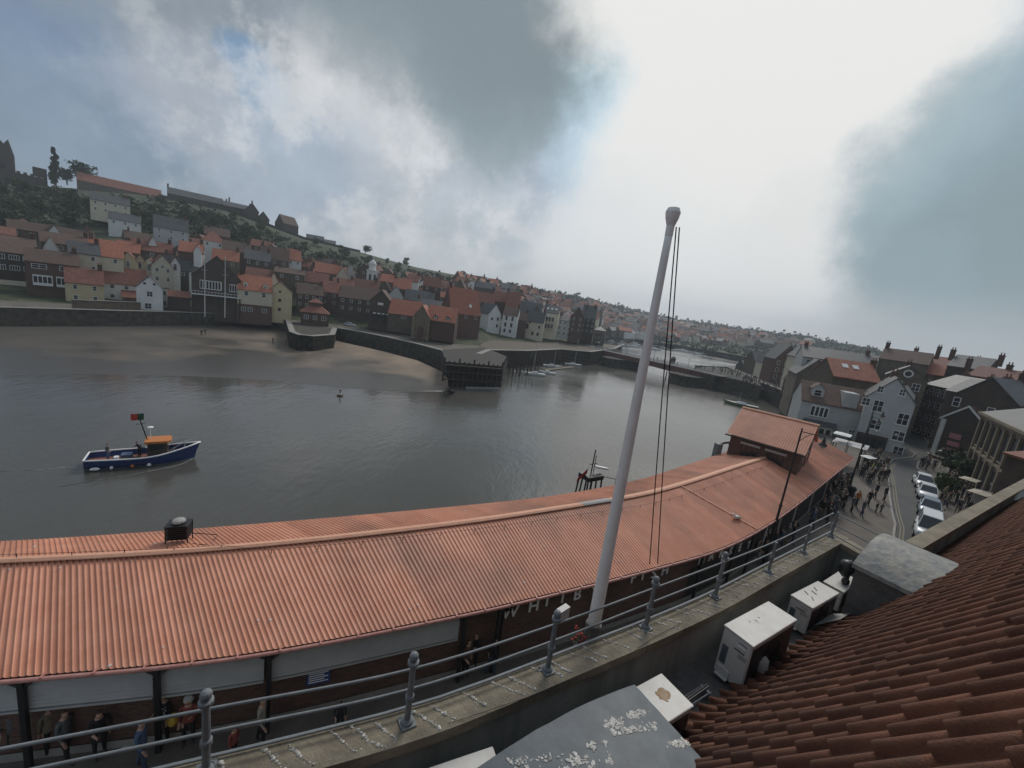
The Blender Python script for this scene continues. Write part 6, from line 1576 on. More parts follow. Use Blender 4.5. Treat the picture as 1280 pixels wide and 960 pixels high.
# ---------------------------------------------------------------- boats
def hull(mb,L_,B,dk,fre,sheer=.5,mi=0,rk=.6,cols=True):
    """bow at +x; returns gunwale points. materials: mi hull, mi+1 boot top / antifoul"""
    n=13; rows=[]
    for i in range(n):
        t=i/(n-1); x=-L_/2+L_*t; w=B/2*(math.sin(math.pi*min(1,.32+.75*t)) if t<.6 else math.cos((t-.6)/.4*math.pi/2)**.75*math.sin(math.pi*min(1,.32+.45)))
        w=B/2*(.80+.2*math.sin(math.pi*t) if t<.55 else (1-((t-.55)/.45)**2.2)*.997); w=max(w,.015)
        zg=fre+sheer*max(0,(t-.45)/.55)**1.8+.08*(1-t); xo=rk*max(0,(t-.8)/.2)
        rows.append([(x+xo*0.0,0,-dk*.9*(1-.5*t**4)),(x,w*.62,-dk*.35),(x,w*.86,.06),(x+xo*.4,w*.94,.06+(zg-.06)*.5),(x+xo,w,zg)])
    for s in (1,-1):
        b=len(mb.v)
        for r in rows: mb.v+=[(x,y*s,z) for x,y,z in r]
        for i in range(n-1):
            for k in range(4): mb.f.append([b+i*5+k,b+(i+1)*5+k,b+(i+1)*5+k+1,b+i*5+k+1]); mb.m.append(mi+1 if k<2 else mi)
    r=rows[0]; mb.add([r[4],r[3],r[2],r[1],r[0],(r[1][0],-r[1][1],r[1][2]),(r[2][0],-r[2][1],r[2][2]),(r[3][0],-r[3][1],r[3][2]),(r[4][0],-r[4][1],r[4][2])],[(0,1,2,3,4,5,6,7,8)],mi)
    return rows
m_blueh=M('blue_hull',(.018,.045,.15),(.03,.06,.18),3,.35); m_boot=M('white_boot_top',(.5,.5,.48),rough=.6); m_deck=M('red_deck',(.20,.07,.055),(.28,.11,.085),4,.8); m_oran=M('orange_roof',(.55,.19,.05),(.48,.17,.05),3,.6); m_green=M('green_flag',(.02,.10,.05),rough=.8); m_redf=M('red_flag',(.42,.04,.03),rough=.8)
bl=at(106,583,WZ); br_=at(245,572,WZ); bd=(br_-bl); Lb=bd.length*.97
boat=empty('fishing_boat',(bl+br_)/2,math.atan2(bd.y,bd.x),'blue open fishing boat with white gunwale and orange roofed wheelhouse under way on the river','fishing boat')
print('BOAT',Lb,boat.location)
Bm=2.9; k=Lb/9.5
mb=MB(); rows=hull(mb,Lb,Bm,.6,.85,.85,0,.5); mb.build('hull',[m_blueh,m_boot],boat,smooth=True)
g=[Vector(r[4]) for r in rows]
for s in (1,-1): MB().tube([(q.x,q.y*s,q.z+.03) for q in g],.075,6).build('gunwale',m_white,boat,smooth=True)
MB().tube([(g[0].x,g[0].y,g[0].z+.03),(g[0].x,-g[0].y,g[0].z+.03)],.075,6).build('transom_rail',m_white,boat)
dk=MB(); pts=[(q.x,q.y*.93) for q in g[:-1]]+[(g[-1].x-.1,0)]+[(q.x,-q.y*.93) for q in g[:-1]][::-1]
n=len(g)-1
for i in range(n-1):
    a,b=g[i],g[i+1]; za=.38+(max(0,a.x)*.13 if a.x>.8 else 0); zb=.38+(max(0,b.x)*.13 if b.x>.8 else 0); dk.quad((a.x,-a.y*.95,za),(b.x,-b.y*.95,zb),(b.x,b.y*.95,zb),(a.x,a.y*.95,za))
dk.build('deck',m_deck,boat)
# wheelhouse
wx=Lb*.14
MB().box(wx-.75,wx+.75,-.68,.68,.4,2.1).build('wheelhouse',m_dkb,boat)
f=MB().box(wx-.6,wx+.6,-.69,-.682,1.35,1.9).box(wx-.6,wx+.6,.682,.69,1.35,1.9).box(wx+.751,wx+.76,-.58,.58,1.35,1.9).build('wheelhouse_window',m_glass,boat)
MB().prism([(wx-.95,-.85),(wx+.8,-.85),(wx+1.05,-.55),(wx+1.1,0),(wx+1.05,.55),(wx+.8,.85),(wx-.95,.85)],2.101,2.32).build('wheelhouse_roof',m_oran,boat)
ms=MB().tube([(wx-.8,0,2.3),(wx-1.35,0,4.6)],.05,6).tube([(wx-1.6,0,3.9),(wx-.9,0,4.0)],.03,5).build('mast',m_black,boat)
MB().ball((wx-.55,0,3.55),.22,10,sc=(1.2,1.2,.45)).tube([(wx-.55,0,2.3),(wx-.55,0,3.5)],.03,5).build('radar_dome',m_white,boat)
fl=MB()
for a,b,mi in ((0,.45,0),(.45,.95,1)):
    for q in range(4):
        x0=a+(b-a)*q/4; x1=a+(b-a)*(q+1)/4; y0=.06*math.sin(x0*7); y1=.06*math.sin(x1*7); X=wx-1.0
        fl.quad((X-x0,y0,4.35),(X-x1,y1,4.3),(X-x1,y1,4.95),(X-x0,y0,5.0),mi)
fl.build('flag',[m_green,m_redf],boat)
MB().tube([(wx-1.36,0,4.5),(wx-1.0,0,5.05)],.025,5).build('flag_staff',m_black,boat)
for x,c,sx in ((-Lb*.40,m_white,.36),(-Lb*.26,m_white,.14),(-Lb*.08,m_oran,.15),(Lb*.07,m_white,.17)): MB().ball((x,-Bm/2*1.02,.22),.2,8,sc=(sx/.2,.7,.8)).build('fender',c,boat)
MB().box(-Lb*.2,-Lb*.1,-.45,.35,.385,1.0).build('tarpaulin_box',CL['blue'],boat); MB().box(-Lb*.27,-Lb*.02,-.95,-.5,.385,.8).build('catch_box',m_dkb,boat); MB().box(-Lb*.25,-Lb*.21,-1.0,-.55,.801,1.05).build('white_tub',m_white,boat)
MB().lathe([(.28,0),(.28,.12)],(wx-1.3,.5,1.2),12).tube([(wx-1.5,.9,.4),(wx-1.4,.9,1.5),(wx-1.1,.9,1.5)],.05,6).build('pot_hauler',m_black,boat)
MB().tube([(Lb*.26,-.95,1.35),(Lb*.38,-.6,1.9),(Lb*.47,-.1,2.15)],.03,5).tube([(Lb*.26,.95,1.35),(Lb*.38,.6,1.9),(Lb*.47,.1,2.15)],.03,5).tube([(Lb*.3,-.85,1.0),(Lb*.3,-.85,1.6)],.03,5).tube([(Lb*.4,0,1.2),(Lb*.4,0,1.9)],.06,6).build('bow_rail',m_gry,boat)
def onboat(x,y,z): return boat.matrix_basis@Vector((x,y,z))
person(0,0,'stand','grey','blue','dark',boat.rotation_euler.z+1.2,'person in grey top and blue trousers standing at the stern of the blue fishing boat',xyz=onboat(-Lb*.32,.1,.38))
person(0,0,'lean','navy','black','dark',boat.rotation_euler.z-1.2,'person in navy bending over amidships on the blue fishing boat',xyz=onboat(-Lb*.04,.35,.38))
# wake: low foamy ripples spreading from the hull
m_foam=M('wake_foam',(.20,.21,.20),(.09,.095,.09),3,.4)
def foam(pts,w,label,h=.03):
    mb=MB(); k=len(pts)
    for i in range(k-1):
        a,b=Vector(pts[i]),Vector(pts[i+1]); t=(b-a).normalized(); n=Vector((-t.y,t.x,0))
        wa=w*(1-i/k)*(.6+.4*math.sin(i*2.3)); wb=w*(1-(i+1)/k)*(.6+.4*math.sin((i+1)*2.3))
        mb.add([a-n*wa,a+Vector((0,0,h)),a+n*wa,b-n*wb,b+Vector((0,0,h)),b+n*wb],[(0,3,4,1),(1,4,5,2)])
    o=mb.build('wake',m_foam); tag(o,kind='stuff')
mat=boat.matrix_basis
def lp_(l): return [mat@Vector((x,y,.0)) for x,y in l]
foam(catmull(lp_([(Lb*.49,-.1),(Lb*.35,-1.6),(Lb*.1,-2.5),(-Lb*.2,-3.3),(-Lb*.6,-4.2)]),6),.13,'')
foam(catmull(lp_([(Lb*.49,.1),(Lb*.35,1.6),(Lb*.1,2.5),(-Lb*.2,3.3),(-Lb*.6,4.2)]),6),.13,'')
foam(catmull(lp_([(-Lb*.5,0),(-Lb*.7,.2),(-Lb*.9,.1),(-Lb*1.3,.5)]),6),.25,'')
# yachts by the pontoon
def yacht(label,x,y,L_,rz,hullm,mast=8,cabin=True,name='yacht',group=None,z=WZ,rows_=None):
    p=at(x,y,z); o=empty(name,p,rz,label,'boat',group)
    mb=MB(); r=hull(mb,L_,L_*.3,.4,.75*L_/8,.3,0,.5); mb.build('hull',[hullm,m_boot],o,smooth=True)
    g=[Vector(q[4]) for q in r]; d=MB()
    for i in range(len(g)-1): a,b=g[i],g[i+1]; d.quad((a.x,-a.y*.97,a.z-.04),(b.x,-b.y*.97,b.z-.04),(b.x,b.y*.97,b.z-.04),(a.x,a.y*.97,a.z-.04))
    d.build('deck',m_wht,o)
    if cabin:
        f=g[5].z; MB().add([(-L_*.15,-L_*.1,f-.05),(L_*.2,-L_*.07,f-.05),(L_*.2,L_*.07,f-.05),(-L_*.15,L_*.1,f-.05),(-L_*.13,-L_*.08,f+.5),(L_*.12,-L_*.055,f+.42),(L_*.12,L_*.055,f+.42),(-L_*.13,L_*.08,f+.5)],[(4,5,6,7),(0,1,5,4),(1,2,6,5),(2,3,7,6),(3,0,4,7)]).build('cabin',m_wht,o)
    if mast:
        m_=MB().tube([(L_*.08,0,.3),(L_*.08,0,mast)],[.09,.05],6).build('mast',m_gry,o); MB().tube([(L_*.08,0,1.5),(-L_*.38,0,1.45)],.09,6).build('boom',CL['blue'],o)
        MB().tube([(L_*.46,0,.7),(L_*.08,0,mast-.2)],.015,3).tube([(-L_*.48,0,.7),(L_*.08,0,mast-.2)],.015,3).build('stay',m_gry,o)
    return o
yacht('white sailing boat with tall bare mast moored left of the wooden pontoon',668,469,7,R(195),m_wht,11)
yacht('small white boat nose to the wooden pontoon',684,467,5.5,R(175),m_wht,0)
yacht('white sailing boat behind the pontoon with slim mast',690,459,7,R(10),m_wht,12)
yacht('grey hulled sailing boat tucked under the river wall',716,457,7,R(10),m_gry,11)
yacht('green hulled boat with short yellow mast moored at the quay beyond the roof room',926,508,9,R(150),M('green_hull',(.10,.13,.06),(.14,.16,.08),3,.5),4.5)
for i,x in enumerate((643,652.5)):
    q=at(x,466,WZ); tag(MB().ball((0,0,.25),.42,10,sc=(1,1,1.2)).tube([(0,0,.6),(0,0,.9)],.05,5).build('buoy',m_wht,loc=q),('left' if i==0 else 'right')+' one of two white buoys before the dark berthing piles','buoy')
q=at(425,495,WZ); by=empty('buoy',q,0,'rusty red and white buoy afloat off the sandbank','buoy')
MB().lathe([(.5,-.1),(.55,.15),(.4,.3),(.12,.4),(.08,.95),(.2,1.0),(.2,1.15),(.02,1.2)],(0,0,0),12).build('body',m_hbrick,by); MB().lathe([(.3,.32),(.28,.4)],(0,0,.02),12).build('band',m_wht,by)
# fishing vessel moored behind the market: only masts and gantry show above the roof
p=at(745,640,WZ); fv=empty('trawler',(at(743,600,7).x,at(743,600,7).y+1.5,WZ),R(35),'moored fishing vessel whose mast and gantry show above the red roof left of the flagpole','fishing boat')
D_=math.hypot(fv.location.x,fv.location.y)
mb=MB(); hull(mb,11,3.6,1.,1.8,1,0,.6); mb.build('hull',[m_blueh,m_boot],fv,smooth=True)
MB().box(-1.2,1.6,-1.1,1.1,1.5,4.6).build('wheelhouse',m_wht,fv)
zt=6.5-WZ
MB().box(-.75,.9,-.6,.6,zt,zt+.35).build('gantry_platform',m_black,fv)
g=MB()
for x in (-.7,-.3,.2,.8):
    for y in (-.5,.5): g.tube([(x*1.15,y*1.3,4.6),(x,y,zt)],.07,6)
g.build('gantry_leg',m_black,fv)
MB().tube([(0,0,zt+.3),(.05,0,zt+2.4)],.05,6).tube([(.25,0,zt+.3),(.25,0,zt+1.9)],.03,5).tube([(-.3,0,zt+1.2),(.5,0,zt+1.2)],.03,5).build('mast',m_black,fv)
MB().obox((1.1,0,zt+.75),(1.5,.3,.16),0,0,0,.25).build('radar_scanner',m_white,fv)
MB().quad((-.4,0,zt+.9),(-1.3,.1,zt+.1),(-1.35,.1,zt-.25),(-.45,0,zt+.45)).build('flag',m_redf,fv)
MB().tube([(3.0,0,4.5),(3.3,0,zt+1.1)],.04,5).tube([(.9,0,zt+.1),(3.1,0,zt-.5)],.03,5).build('aerial',m_black,fv)
# marina boats beyond the bridge
random.seed(31)
pm=None; mk=0; base=None
for _ in range(300):
    if mk>=64: break
    x=random.uniform(748,965); y=lin([(748,425.5),(800,431.5),(860,438.5),(965,450)])(x)+random.uniform(-4,4)
    q=at(x,y,WZ); 
    if abs(q.x)>600: continue
    if base is None: base=yacht('white boat moored in the marina beyond the bridge',x,y,9,0,m_wht,9,True,'moored_boat','boats in the marina beyond the bridge'); bpy.context.view_layer.update(); o=base
    else: o=ctree(base)
    s=random.uniform(.8,1.5); o.location=q; o.rotation_euler=(0,0,random.choice([0.3,1.9,-1.2,3.4])+random.uniform(-.2,.2)); o.scale=(s,s,s); mk+=1
# ---------------------------------------------------------------- swing bridge
bA,bB=at(733,431.5,5.0),at(884,463,5.0); 
A2=at(736,434,4.6); B2=at(882,466,4.6)
bv=(B2-A2); Lb2=bv.length; ba=math.atan2(bv.y,bv.x)
br=empty('swing_bridge',A2,ba,'low steel swing bridge with dull red girders on dark stone piers across the river','bridge')
print('BRIDGE',A2,B2,Lb2)
m_girder=M('dull_red_girder',(.10,.045,.04),(.15,.07,.06),2,.6)
MB().box(-6,Lb2+6,.0,7.5,-.45,-.1).build('deck',m_asph,br)
def gird(y):
    mb=MB(); n=24; vs=[]
    for i in range(n+1):
        t=i/n; x=-2+(Lb2+4)*t; d=2.1+1.5*abs(2*abs(t-.5)-.0)**2.2*1.0
        vs+=[(x,y,-.05),(x,y,-.05-d)]
    for i in range(n): mb.f.append([2*i,2*i+2,2*i+3,2*i+1]); mb.m.append(0)
    mb.v=vs; me=mb.mesh('girder',m_girder); o=link('girder',me,br); sm=o.modifiers.new('s','SOLIDIFY'); sm.thickness=.35
    return o
gird(-.1); gird(7.6)
u_=((at(842,480,WZ)-A2).to_2d()).dot(bv.to_2d().normalized())
MB().box(u_+4,Lb2+4,-.6,8,-6,-.46).build('approach_wall',m_wall,br)
for y in (-.25,7.75):
    r=MB().box(-2,Lb2+2,y-.06,y+.06,1.0,1.16).box(-2,Lb2+2,y-.05,y+.05,.5,.58).box(-2,Lb2+2,y-.05,y+.05,.1,.2).build('parapet_rail',m_gry,br)
    for i in range(int(Lb2/2)): MB().box(i*2-.07,i*2+.07,y-.05,y+.05,0,1.0).build('rail_post',m_gry,br)
def pier(px,py,w,l,label):
    q=at(px,py,WZ); d=(q-A2).to_2d(); u=d.dot(bv.to_2d().normalized()); 
    mb=MB(); poly=[(u-w/2,-l*.35),(u-w*.3,-l*.35-w*.4),(u+w*.3,-l*.35-w*.4),(u+w/2,-l*.35),(u+w/2,8+l*.2),(u-w/2,8+l*.2)]
    mb.prism(poly,-8,-2.45).prism([(u+(x-u)*1.04,y*1.04) for x,y in poly],-2.449,-1.9); o=mb.build('pier',m_wall,br); 
    for k in range(4): MB().tube([(u-w/2+w*k/3,-l*.35-w*.25-.5,-8),(u-w/2+w*k/3,-l*.35-w*.25-.5,-1.7)],.22,6).build('fender_pile',m_timber,br)
pier(775,458,9,16,''); pier(842,480,11,14,'')
# white painted lattice hut under the far span, operator cabins on the deck
for x,y in ((782,437),(851,455)):
    q=at(x,y,4.6); u=(q-A2).to_2d().dot(bv.to_2d().normalized())
    o=empty('bridge_cabin',(A2.x+bv.x/Lb2*u,A2.y+bv.y/Lb2*u,4.6),ba,'small octagonal operator cabin on the bridge, %s end'%('left' if x<800 else 'right'),'cabin')
    MB().lathe([(1.0,0),(1.0,2.3)],(0,8.6,0),8).build('wall',m_tan,o); MB().lathe([(1.25,2.301),(.1,3.2)],(0,8.6,0),8).build('roof',m_slate,o); MB().lathe([(1.02,1.2),(1.02,2.0)],(0,8.6,0),8).build('window_band',m_glass,o)
q=at(868,474,WZ); o=empty('landing_stage',q,ba,'small white framed landing stage under the right end of the bridge','landing stage')
MB().box(-2,2,-1,1,.2,.5).build('platform',m_wht,o)
for x in (-1.9,0,1.9): MB().box(x-.1,x+.1,-1,-.8,.5,3.6).build('post',m_wht,o)
MB().box(-2,2,-1,-.8,3.601,3.8).build('beam',m_wht,o)
random.seed(8)
for k in range(16):
    u=random.uniform(2,Lb2-2); y=random.choice([.8,6.8]); c=random.choice(['black','navy','grey','pale','red']); p=A2+bv*(u/Lb2)+Vector((-bv.y,bv.x,0)).normalized()*y; p.z=4.5
    person(0,0,'walk',c,'black','dark',ba+random.choice([1.57,-1.57]),'person in %s top walking across the bridge deck'%cn[c],group='people on the bridge',xyz=p,s=1.05)
for k,u in enumerate((.12,.38,.62,.88)):
    p=A2+bv*u; o=empty('bridge_lamp',(p.x,p.y,4.5),ba,['first','second','third','last'][k]+' slim lamp standard on the bridge, counted from the left','lamp')
    MB().tube([(0,-.3,0),(0,-.3,4.2)],.07,6).build('post',m_black,o); MB().ball((0,-.3,4.4),.22,8).build('globe',m_patch,o)
# west quay wall along the river, stone
W5=[at(x,y,PZ) for x,y in ((872,457),(909,459),(930,467),(946,476),(980,489))]
wall_strip('quay_wall',[Vector((p.x-.3,p.y-.3,0)) for p in W5]+[Vector((77.6,107.6,0)),Vector((59.6,81.6,0)),Vector((41.6,60.6,0))],-3,PZ+.02,1.0,m_wall,'dark quay wall below the crowded west quayside','quay wall',.12)
# ---------------------------------------------------------------- west side buildings
def Wb(label,xe,ye,D,wpx,rpx,kind,wall,roof,**kw): return H(label,xe,ye,D,wpx,rpx,kind,wall,roof,**kw)
DG=Dz(1108,564,PZ)
# grey gabled pub
def pub(root,rf,w,dp,h,rise):
    s=MB().box(-w*.49,w*.18,-.22,-.003,.1,2.9).build('shopfront',m_black,root)
    for k in range(4): MB().box(-w*.46+k*w*.15,-w*.35+k*w*.15,-.232,-.221,.8,2.2).build('shop_window',m_glass,s)
    MB().box(-w*.49,w*.18,-.32,-.223,2.45,2.85).build('fascia_board',m_dkb,s)
    for x,z in ((-w*.1,h-5.4),(w*.31,h-5.2)): MB().ball((x,-.35,z),.16,8).build('wall_lamp',m_wht,root)
H('pale grey rendered public house, tall gable end with white sash windows facing the street',1114,500,DG,45,27,'g',m_gry,m_slate,h=9.0,dp=12,rot=4,sill=True,extra=pub,chim=[(0,9,0.88)],wins=[(-1.6,-1.9,.85,1.05,1),(1.0,-2.0,.85,1.05,1),(-2.9,.35,1.1,1.3,1),(2.0,1.7,1.35,1.9,1),(-1.3,.4,1.3,1.9,1),(-.9,3.6,1.4,1.6,1),(2.1,4.6,1.5,1.6,1),(2.6,7.0,1.3,1.6,1)])
def bay(root,rf,w,dp,h,rise):
    b=MB().box(-w*.38,-w*.02,-1.0,-.003,.1,2.7).build('shopfront',m_cream,root); MB().ext([(-w*.42,-1.3,2.6),(-w*.42,-.0,3.4),(-w*.42,0,2.6)],(w*.44,0,0)).build('shop_roof',m_slate,b)
    for k in range(4): MB().box(-w*.36+k*w*.085,-w*.30+k*w*.085,-1.012,-1.001,.6,2.2).build('shop_window',m_glass,b)
    b2=MB().box(-w*.36,-w*.12,-.3,-.003,h-2.6,h-.6).build('bay_window',m_frame,root)
    for k in range(4): MB().box(-w*.35+k*w*.058,-w*.31+k*w*.058,-.312,-.301,h-2.4,h-.8).build('pane',m_glass,b2)
    MB().box(w*.02,w*.2,-.1,dp*.4,h-.1,h+2.6).build('roof_bulkhead',m_gry,rf)
H('lower grey wing with brown roof, dormer and cream shopfront left of the public house',1050,508,DG+3,80,22,'s',m_gry,m_tileb,h=6.6,dp=9,rot=14,extra=bay,dorm=[(-3.4,.25,1.9)],wins=[(2.6,3.6,.9,1.2,1),(5.0,.9,.9,1.2,1),(3.8,1.2,.3,.3,9)],chim=[],skyl=[])
H('red roofed brown gable house with two white skylights behind the grey wing',1071,474,DG+14,50,20,'s',m_tan,m_tileo,h=10,dp=10,rot=24,skyl=[(-1.2,.62),(.6,.62)],chim=[(4.2,5,0.88)])
H('big brown gable building rising behind the red roofs',1018,470,132,36,20,'g',m_tan,m_slate,h=12,dp=16,rot=10,chim=[(0,13,0.88)])
H('small pale gable above the brown gable building',1009,447,160,20,12,'g',m_cream,m_slate,h=15,dp=12,rot=15,chim=[])
H('long grey mansard roofed building behind the quayside houses',1048,452,140,74,13,'s',m_gry,m_slate,h=14,dp=12,rot=12,grid=(6,1),chim=[(-7,6,1.1),(7,6,1.1)])
H('tall narrow red brick house with chimney facing the crowded quay',984,450,180,26,18,'g',m_hbrick,m_slate,h=15,dp=12,rot=20,grid=(3,3),wsz=(1,1.7),chim=[(2.6,4,1.43)])
H('cream fronted narrow house with bays left of the tall brick house',969,455,190,14,16,'g',m_cream,m_slate,h=14,dp=12,rot=24,grid=(1,4),wsz=(2.2,1.8),wk=2)
H('brown brick building at the bridge end of the quay',955,456,205,20,14,'s',m_tan,m_slate,h=12,dp=12,rot=24,grid=(3,3),chim=[(2,6,1.1)])
H('dark low building nearest the bridge on the west side',941,462,220,20,9,'s',m_dkb,m_slate,h=8,dp=10,rot=24,chim=[])
H('brick warehouse with light stair tower on the quayside street',1002,478,156,16,14,'g',m_hbrick,m_tileb,h=12,dp=10,rot=18,grid=(2,4))
def clockf(root,rf,w,dp,h,rise):
    c=MB().tube([(0,-.16,h+rise*.35),(0,-.003,h+rise*.35)],.75,16).build('round_window',m_frame,root); MB().tube([(0,-.18,h+rise*.35),(0,-.161,h+rise*.35)],.5,16).build('pane',m_glass,c)
H('gabled building with round window in a brown pediment above the public house',1134,472,112,38,14,'g',m_tan,m_slate,h=12,dp=12,rot=2,extra=clockf,wins=[(-1,.8,1.2,1.5,1),(1.6,.9,1.2,1.5,1)],chim=[(0,10,0.88)])
H('white rendered corner with stepped gables right behind the public house',1131,492,112,20,12,'g',m_wht,m_tile,h=9,dp=9,rot=0,wins=[(-1,.7,.9,1.3,1),(1,.7,.9,1.3,1)],chim=[])
def sh2(root,rf,w,dp,h,rise):
    s=MB().box(-w*.48,w*.48,-.25,-.003,.1,2.9).build('shopfront',m_black,root); MB().box(-w*.3,w*.45,-.262,-.251,.6,2.3).build('shop_window',m_glass,s); MB().box(-w*.48,w*.48,-.4,-.251,2.5,2.9).build('fascia_board',m_dkb,s)
    MB().box(-w*.5,w*.5,-.06,-.002,h-3.0,h-2.85).build('string_course',m_wht,root)
H('plain pale grey gable house with dark shopfront closing the street',1153,492,Dz(1150,533,PZ),34,17,'g',m_gry,m_slate,h=9.4,dp=10,rot=-4,extra=sh2,barge=m_slate,chim=[(0,8,0.83)])
H('tall red brick house front right of the plain grey gable',1178,484,118,58,16,'s',m_hbrick,m_slate,h=14,dp=9,rot=-58,grid=(6,4),wsz=(.9,1.5),chim=[(3,5,1.1),(-3,5,1.1)])
H('orange red roofs behind the plain grey gable',1180,470,150,36,13,'s',m_hbrick,m_tileo,h=12,dp=10,rot=-6,chim=[(-4,5,1.1)])
H('broad tan house with tall chimneys on the western skyline',1129,452,150,46,14,'s',m_tan,m_tileb,h=16,dp=12,rot=-4,chim=[(-4.5,6,1.65),(5.6,6,2.2)])
H('long brown roofed house on the western skyline behind the tall chimneys',1172,458,156,50,12,'s',m_tan,m_tile,h=16,dp=12,rot=-8,chim=[(-6,6,1.65),(6,6,1.1)])
H('gabled dark house with end chimneys against the sky',1208,460,140,34,15,'s',m_dkb,m_slate,h=16,dp=11,rot=-10,chim=[(-3.9,5,1.43),(3.9,5,1.43)])
H('red roofed row stepping down at the right skyline',1245,474,130,50,13,'s',m_hbrick,m_tile,h=15,dp=12,rot=-12,chim=[(-6,6,1.43),(0,6,1.21),(6,6,1.21)])
H('big red roof at the right edge of the picture',1272,500,105,54,26,'s',m_hbrick,m_tile,h=14,dp=14,rot=-10,chim=[(3,6,1.32)])
H('dark slate roofed block behind the white barge boards',1232,498,96,54,26,'g',m_dkb,m_slate,h=13,dp=12,rot=-20,wins=[(-3,.6,.9,1.5,0),(1.0,1.2,.9,1.5,0)],chim=[(0,9,1.32)])
H('lower dark slate roof right of the tall red brick house',1206,492,104,36,18,'s',m_dkb,m_slate,h=12,dp=10,rot=-28,chim=[(2,5,1.32)])
def pp(root,rf,w,dp,h,rise):
    MB().box(-w*.5,-w*.40,-.25,-.002,0,h-.2).build('white_pilaster',m_wht,root)
    for k,(ww,hh) in enumerate(((1.5,.85),(1.6,.7),(1.5,.7))): MB().box(-w*.22,-w*.22+ww,-.12,-.002,h-2.9-k*1.15,h-2.9-k*1.15+hh).build('wall_sign',CL['pink'],root)
    MB().box(-w*.5,w*.4,-1.2,-.1,2.7,2.85).build('shop_canopy',m_can,root)
    for x in (-.3,.1): pass
sg_=H('dark brick gable with white barge boards and three pale pink signs one above another',1206,528,Dz(1190,578,PZ),46,20,'g',m_dkb,m_tileb,h=9,dp=11,rot=-32,barge=m_wht,extra=pp,chim=[(0,6,0.66)],wins=[(2.2,1.2,.8,1.2,0)])
# columned stone building along the right hand pavement
a=at(1200,600,PZ); b=at(1246,648,PZ); a=Vector((61.6,53.3,PZ)); b=Vector((50.8,40.0,PZ)); t=(b-a); L_=t.length+6; rz=math.atan2(t.y,t.x)
# face looks towards the road (local -y)
o=empty('stone_hall',a,rz,'tan stone classical hall with tall pilasters and heavy cornice on the right hand pavement','building')
hh=9.5
sgn=1 if Vector((-t.y,t.x,0)).dot(Vector((a.x,a.y,0)))>0 else -1
def Y(y): return y*sgn
def bx(mb,x0,x1,y0,y1,z0,z1): return mb.box(x0,x1,min(Y(y0),Y(y1)),max(Y(y0),Y(y1)),z0,z1)
bx(MB(),0,L_,0,12,0,hh-.7).build('wall',m_stone,o)
bx(bx(bx(MB(),-.3,L_+.3,-.55,12.3,hh-.3,hh),-.15,L_+.15,-.3,12.15,hh-.699,-.301+hh),-.05,L_+.05,-.2,12,hh*.5-.15,hh*.5+.15).build('cornice',m_stone,o)
nb=8
for k in range(nb+1):
    x=.3+k*(L_-.6)/nb
    for z0,z1 in ((0,hh*.5-.151),(hh*.5+.151,hh-.7)): bx(MB(),x-.24,x+.24,-.24,-.002,z0,z1).build('pilaster',m_stone,o)
    if k<nb:
        for z0,z1 in ((.7,hh*.5-.6),(hh*.5+.55,hh-1.1)):
            f=bx(MB(),x+.42,x+(L_-.6)/nb-.42,-.06,-.002,z0,z1).build('window',m_glass,o); bx(MB(),x+.36,x+(L_-.6)/nb-.36,-.12,-.002,z0-.12,z0-.002).build('sill',m_stone,f)
mb=MB(); y0,y1=Y(-.3),Y(12.3); mb.add([(-.1,y0,hh),(L_+.1,y0,hh),(L_+.1,y1,hh),(-.1,y1,hh),(3,Y(6),hh+3),(L_-3,Y(6),hh+3)],[(0,1,5,4),(1,2,5),(2,3,4,5),(3,0,4)]); mb.build('roof',m_slate,o)
H('brown building with red lean-to roof next to the stone hall, right edge',1283,575,46,40,14,'s',m_dkb,m_tile,h=9,dp=8,rot=-38,chim=[])
# ---------------------------------------------------------------- trees and scrub
def crown_leaves(n,lobes,leaf,seed):
    random.seed(seed); mb=MB()
    for _ in range(n):
        c,r,sc=random.choice(lobes); 
        d=Vector((random.gauss(0,1),random.gauss(0,1),random.gauss(0,1))).normalized()*r*random.random()**.45
        q=Vector(c)+Vector((d.x*sc[0],d.y*sc[1],d.z*sc[2])); s=leaf*random.uniform(.6,1.4)
        a=Vector((random.gauss(0,1),random.gauss(0,1),random.gauss(0,1))).normalized(); b=a.orthogonal().normalized()*s; c2=a.cross(b).normalized()*s*.7
        mb.add([q-b,q-c2,q+b,q+c2],[(0,1,2,3)])
    return mb
def tree_mesh(h,kind,seed,n=520,leaf=.35):
    random.seed(seed); lobes=[]
    if kind=='round':
        for _ in range(13):
            a=random.uniform(0,6.28); rr=random.uniform(0,.27)*h; lobes.append(((math.cos(a)*rr,math.sin(a)*rr,h*random.uniform(.28,.84)),h*random.uniform(.12,.2),(1,1,.85)))
    elif kind=='tall':
        for k in range(9): lobes.append(((random.uniform(-.04,.04)*h,random.uniform(-.04,.04)*h,h*(.08+.84*k/8)),h*.10*(1-k/10),(1,1,1.9)))
    else:
        for _ in range(8):
            a=random.uniform(0,6.28); rr=random.uniform(0,.6)*h; lobes.append(((math.cos(a)*rr,math.sin(a)*rr,h*random.uniform(.25,.65)),h*random.uniform(.25,.4),(1,1,.8)))
    return crown_leaves(n,lobes,leaf*h/7,seed)
def trunk_mesh(h,seed):
    random.seed(seed); mb=MB(); mb.tube([(0,0,-1),(0.03*h,0,h*.25),(0,.02*h,h*.6)],[h*.035,h*.026,h*.01],7)
    for k in range(4):
        a=random.uniform(0,6.28); z=h*random.uniform(.25,.45); mb.tube([(0,0,z),(math.cos(a)*h*.1,math.sin(a)*h*.1,z+h*.15),(math.cos(a)*h*.2,math.sin(a)*h*.2,z+h*.28)],[h*.016,h*.01,h*.004],5)
    return mb
TP=[]
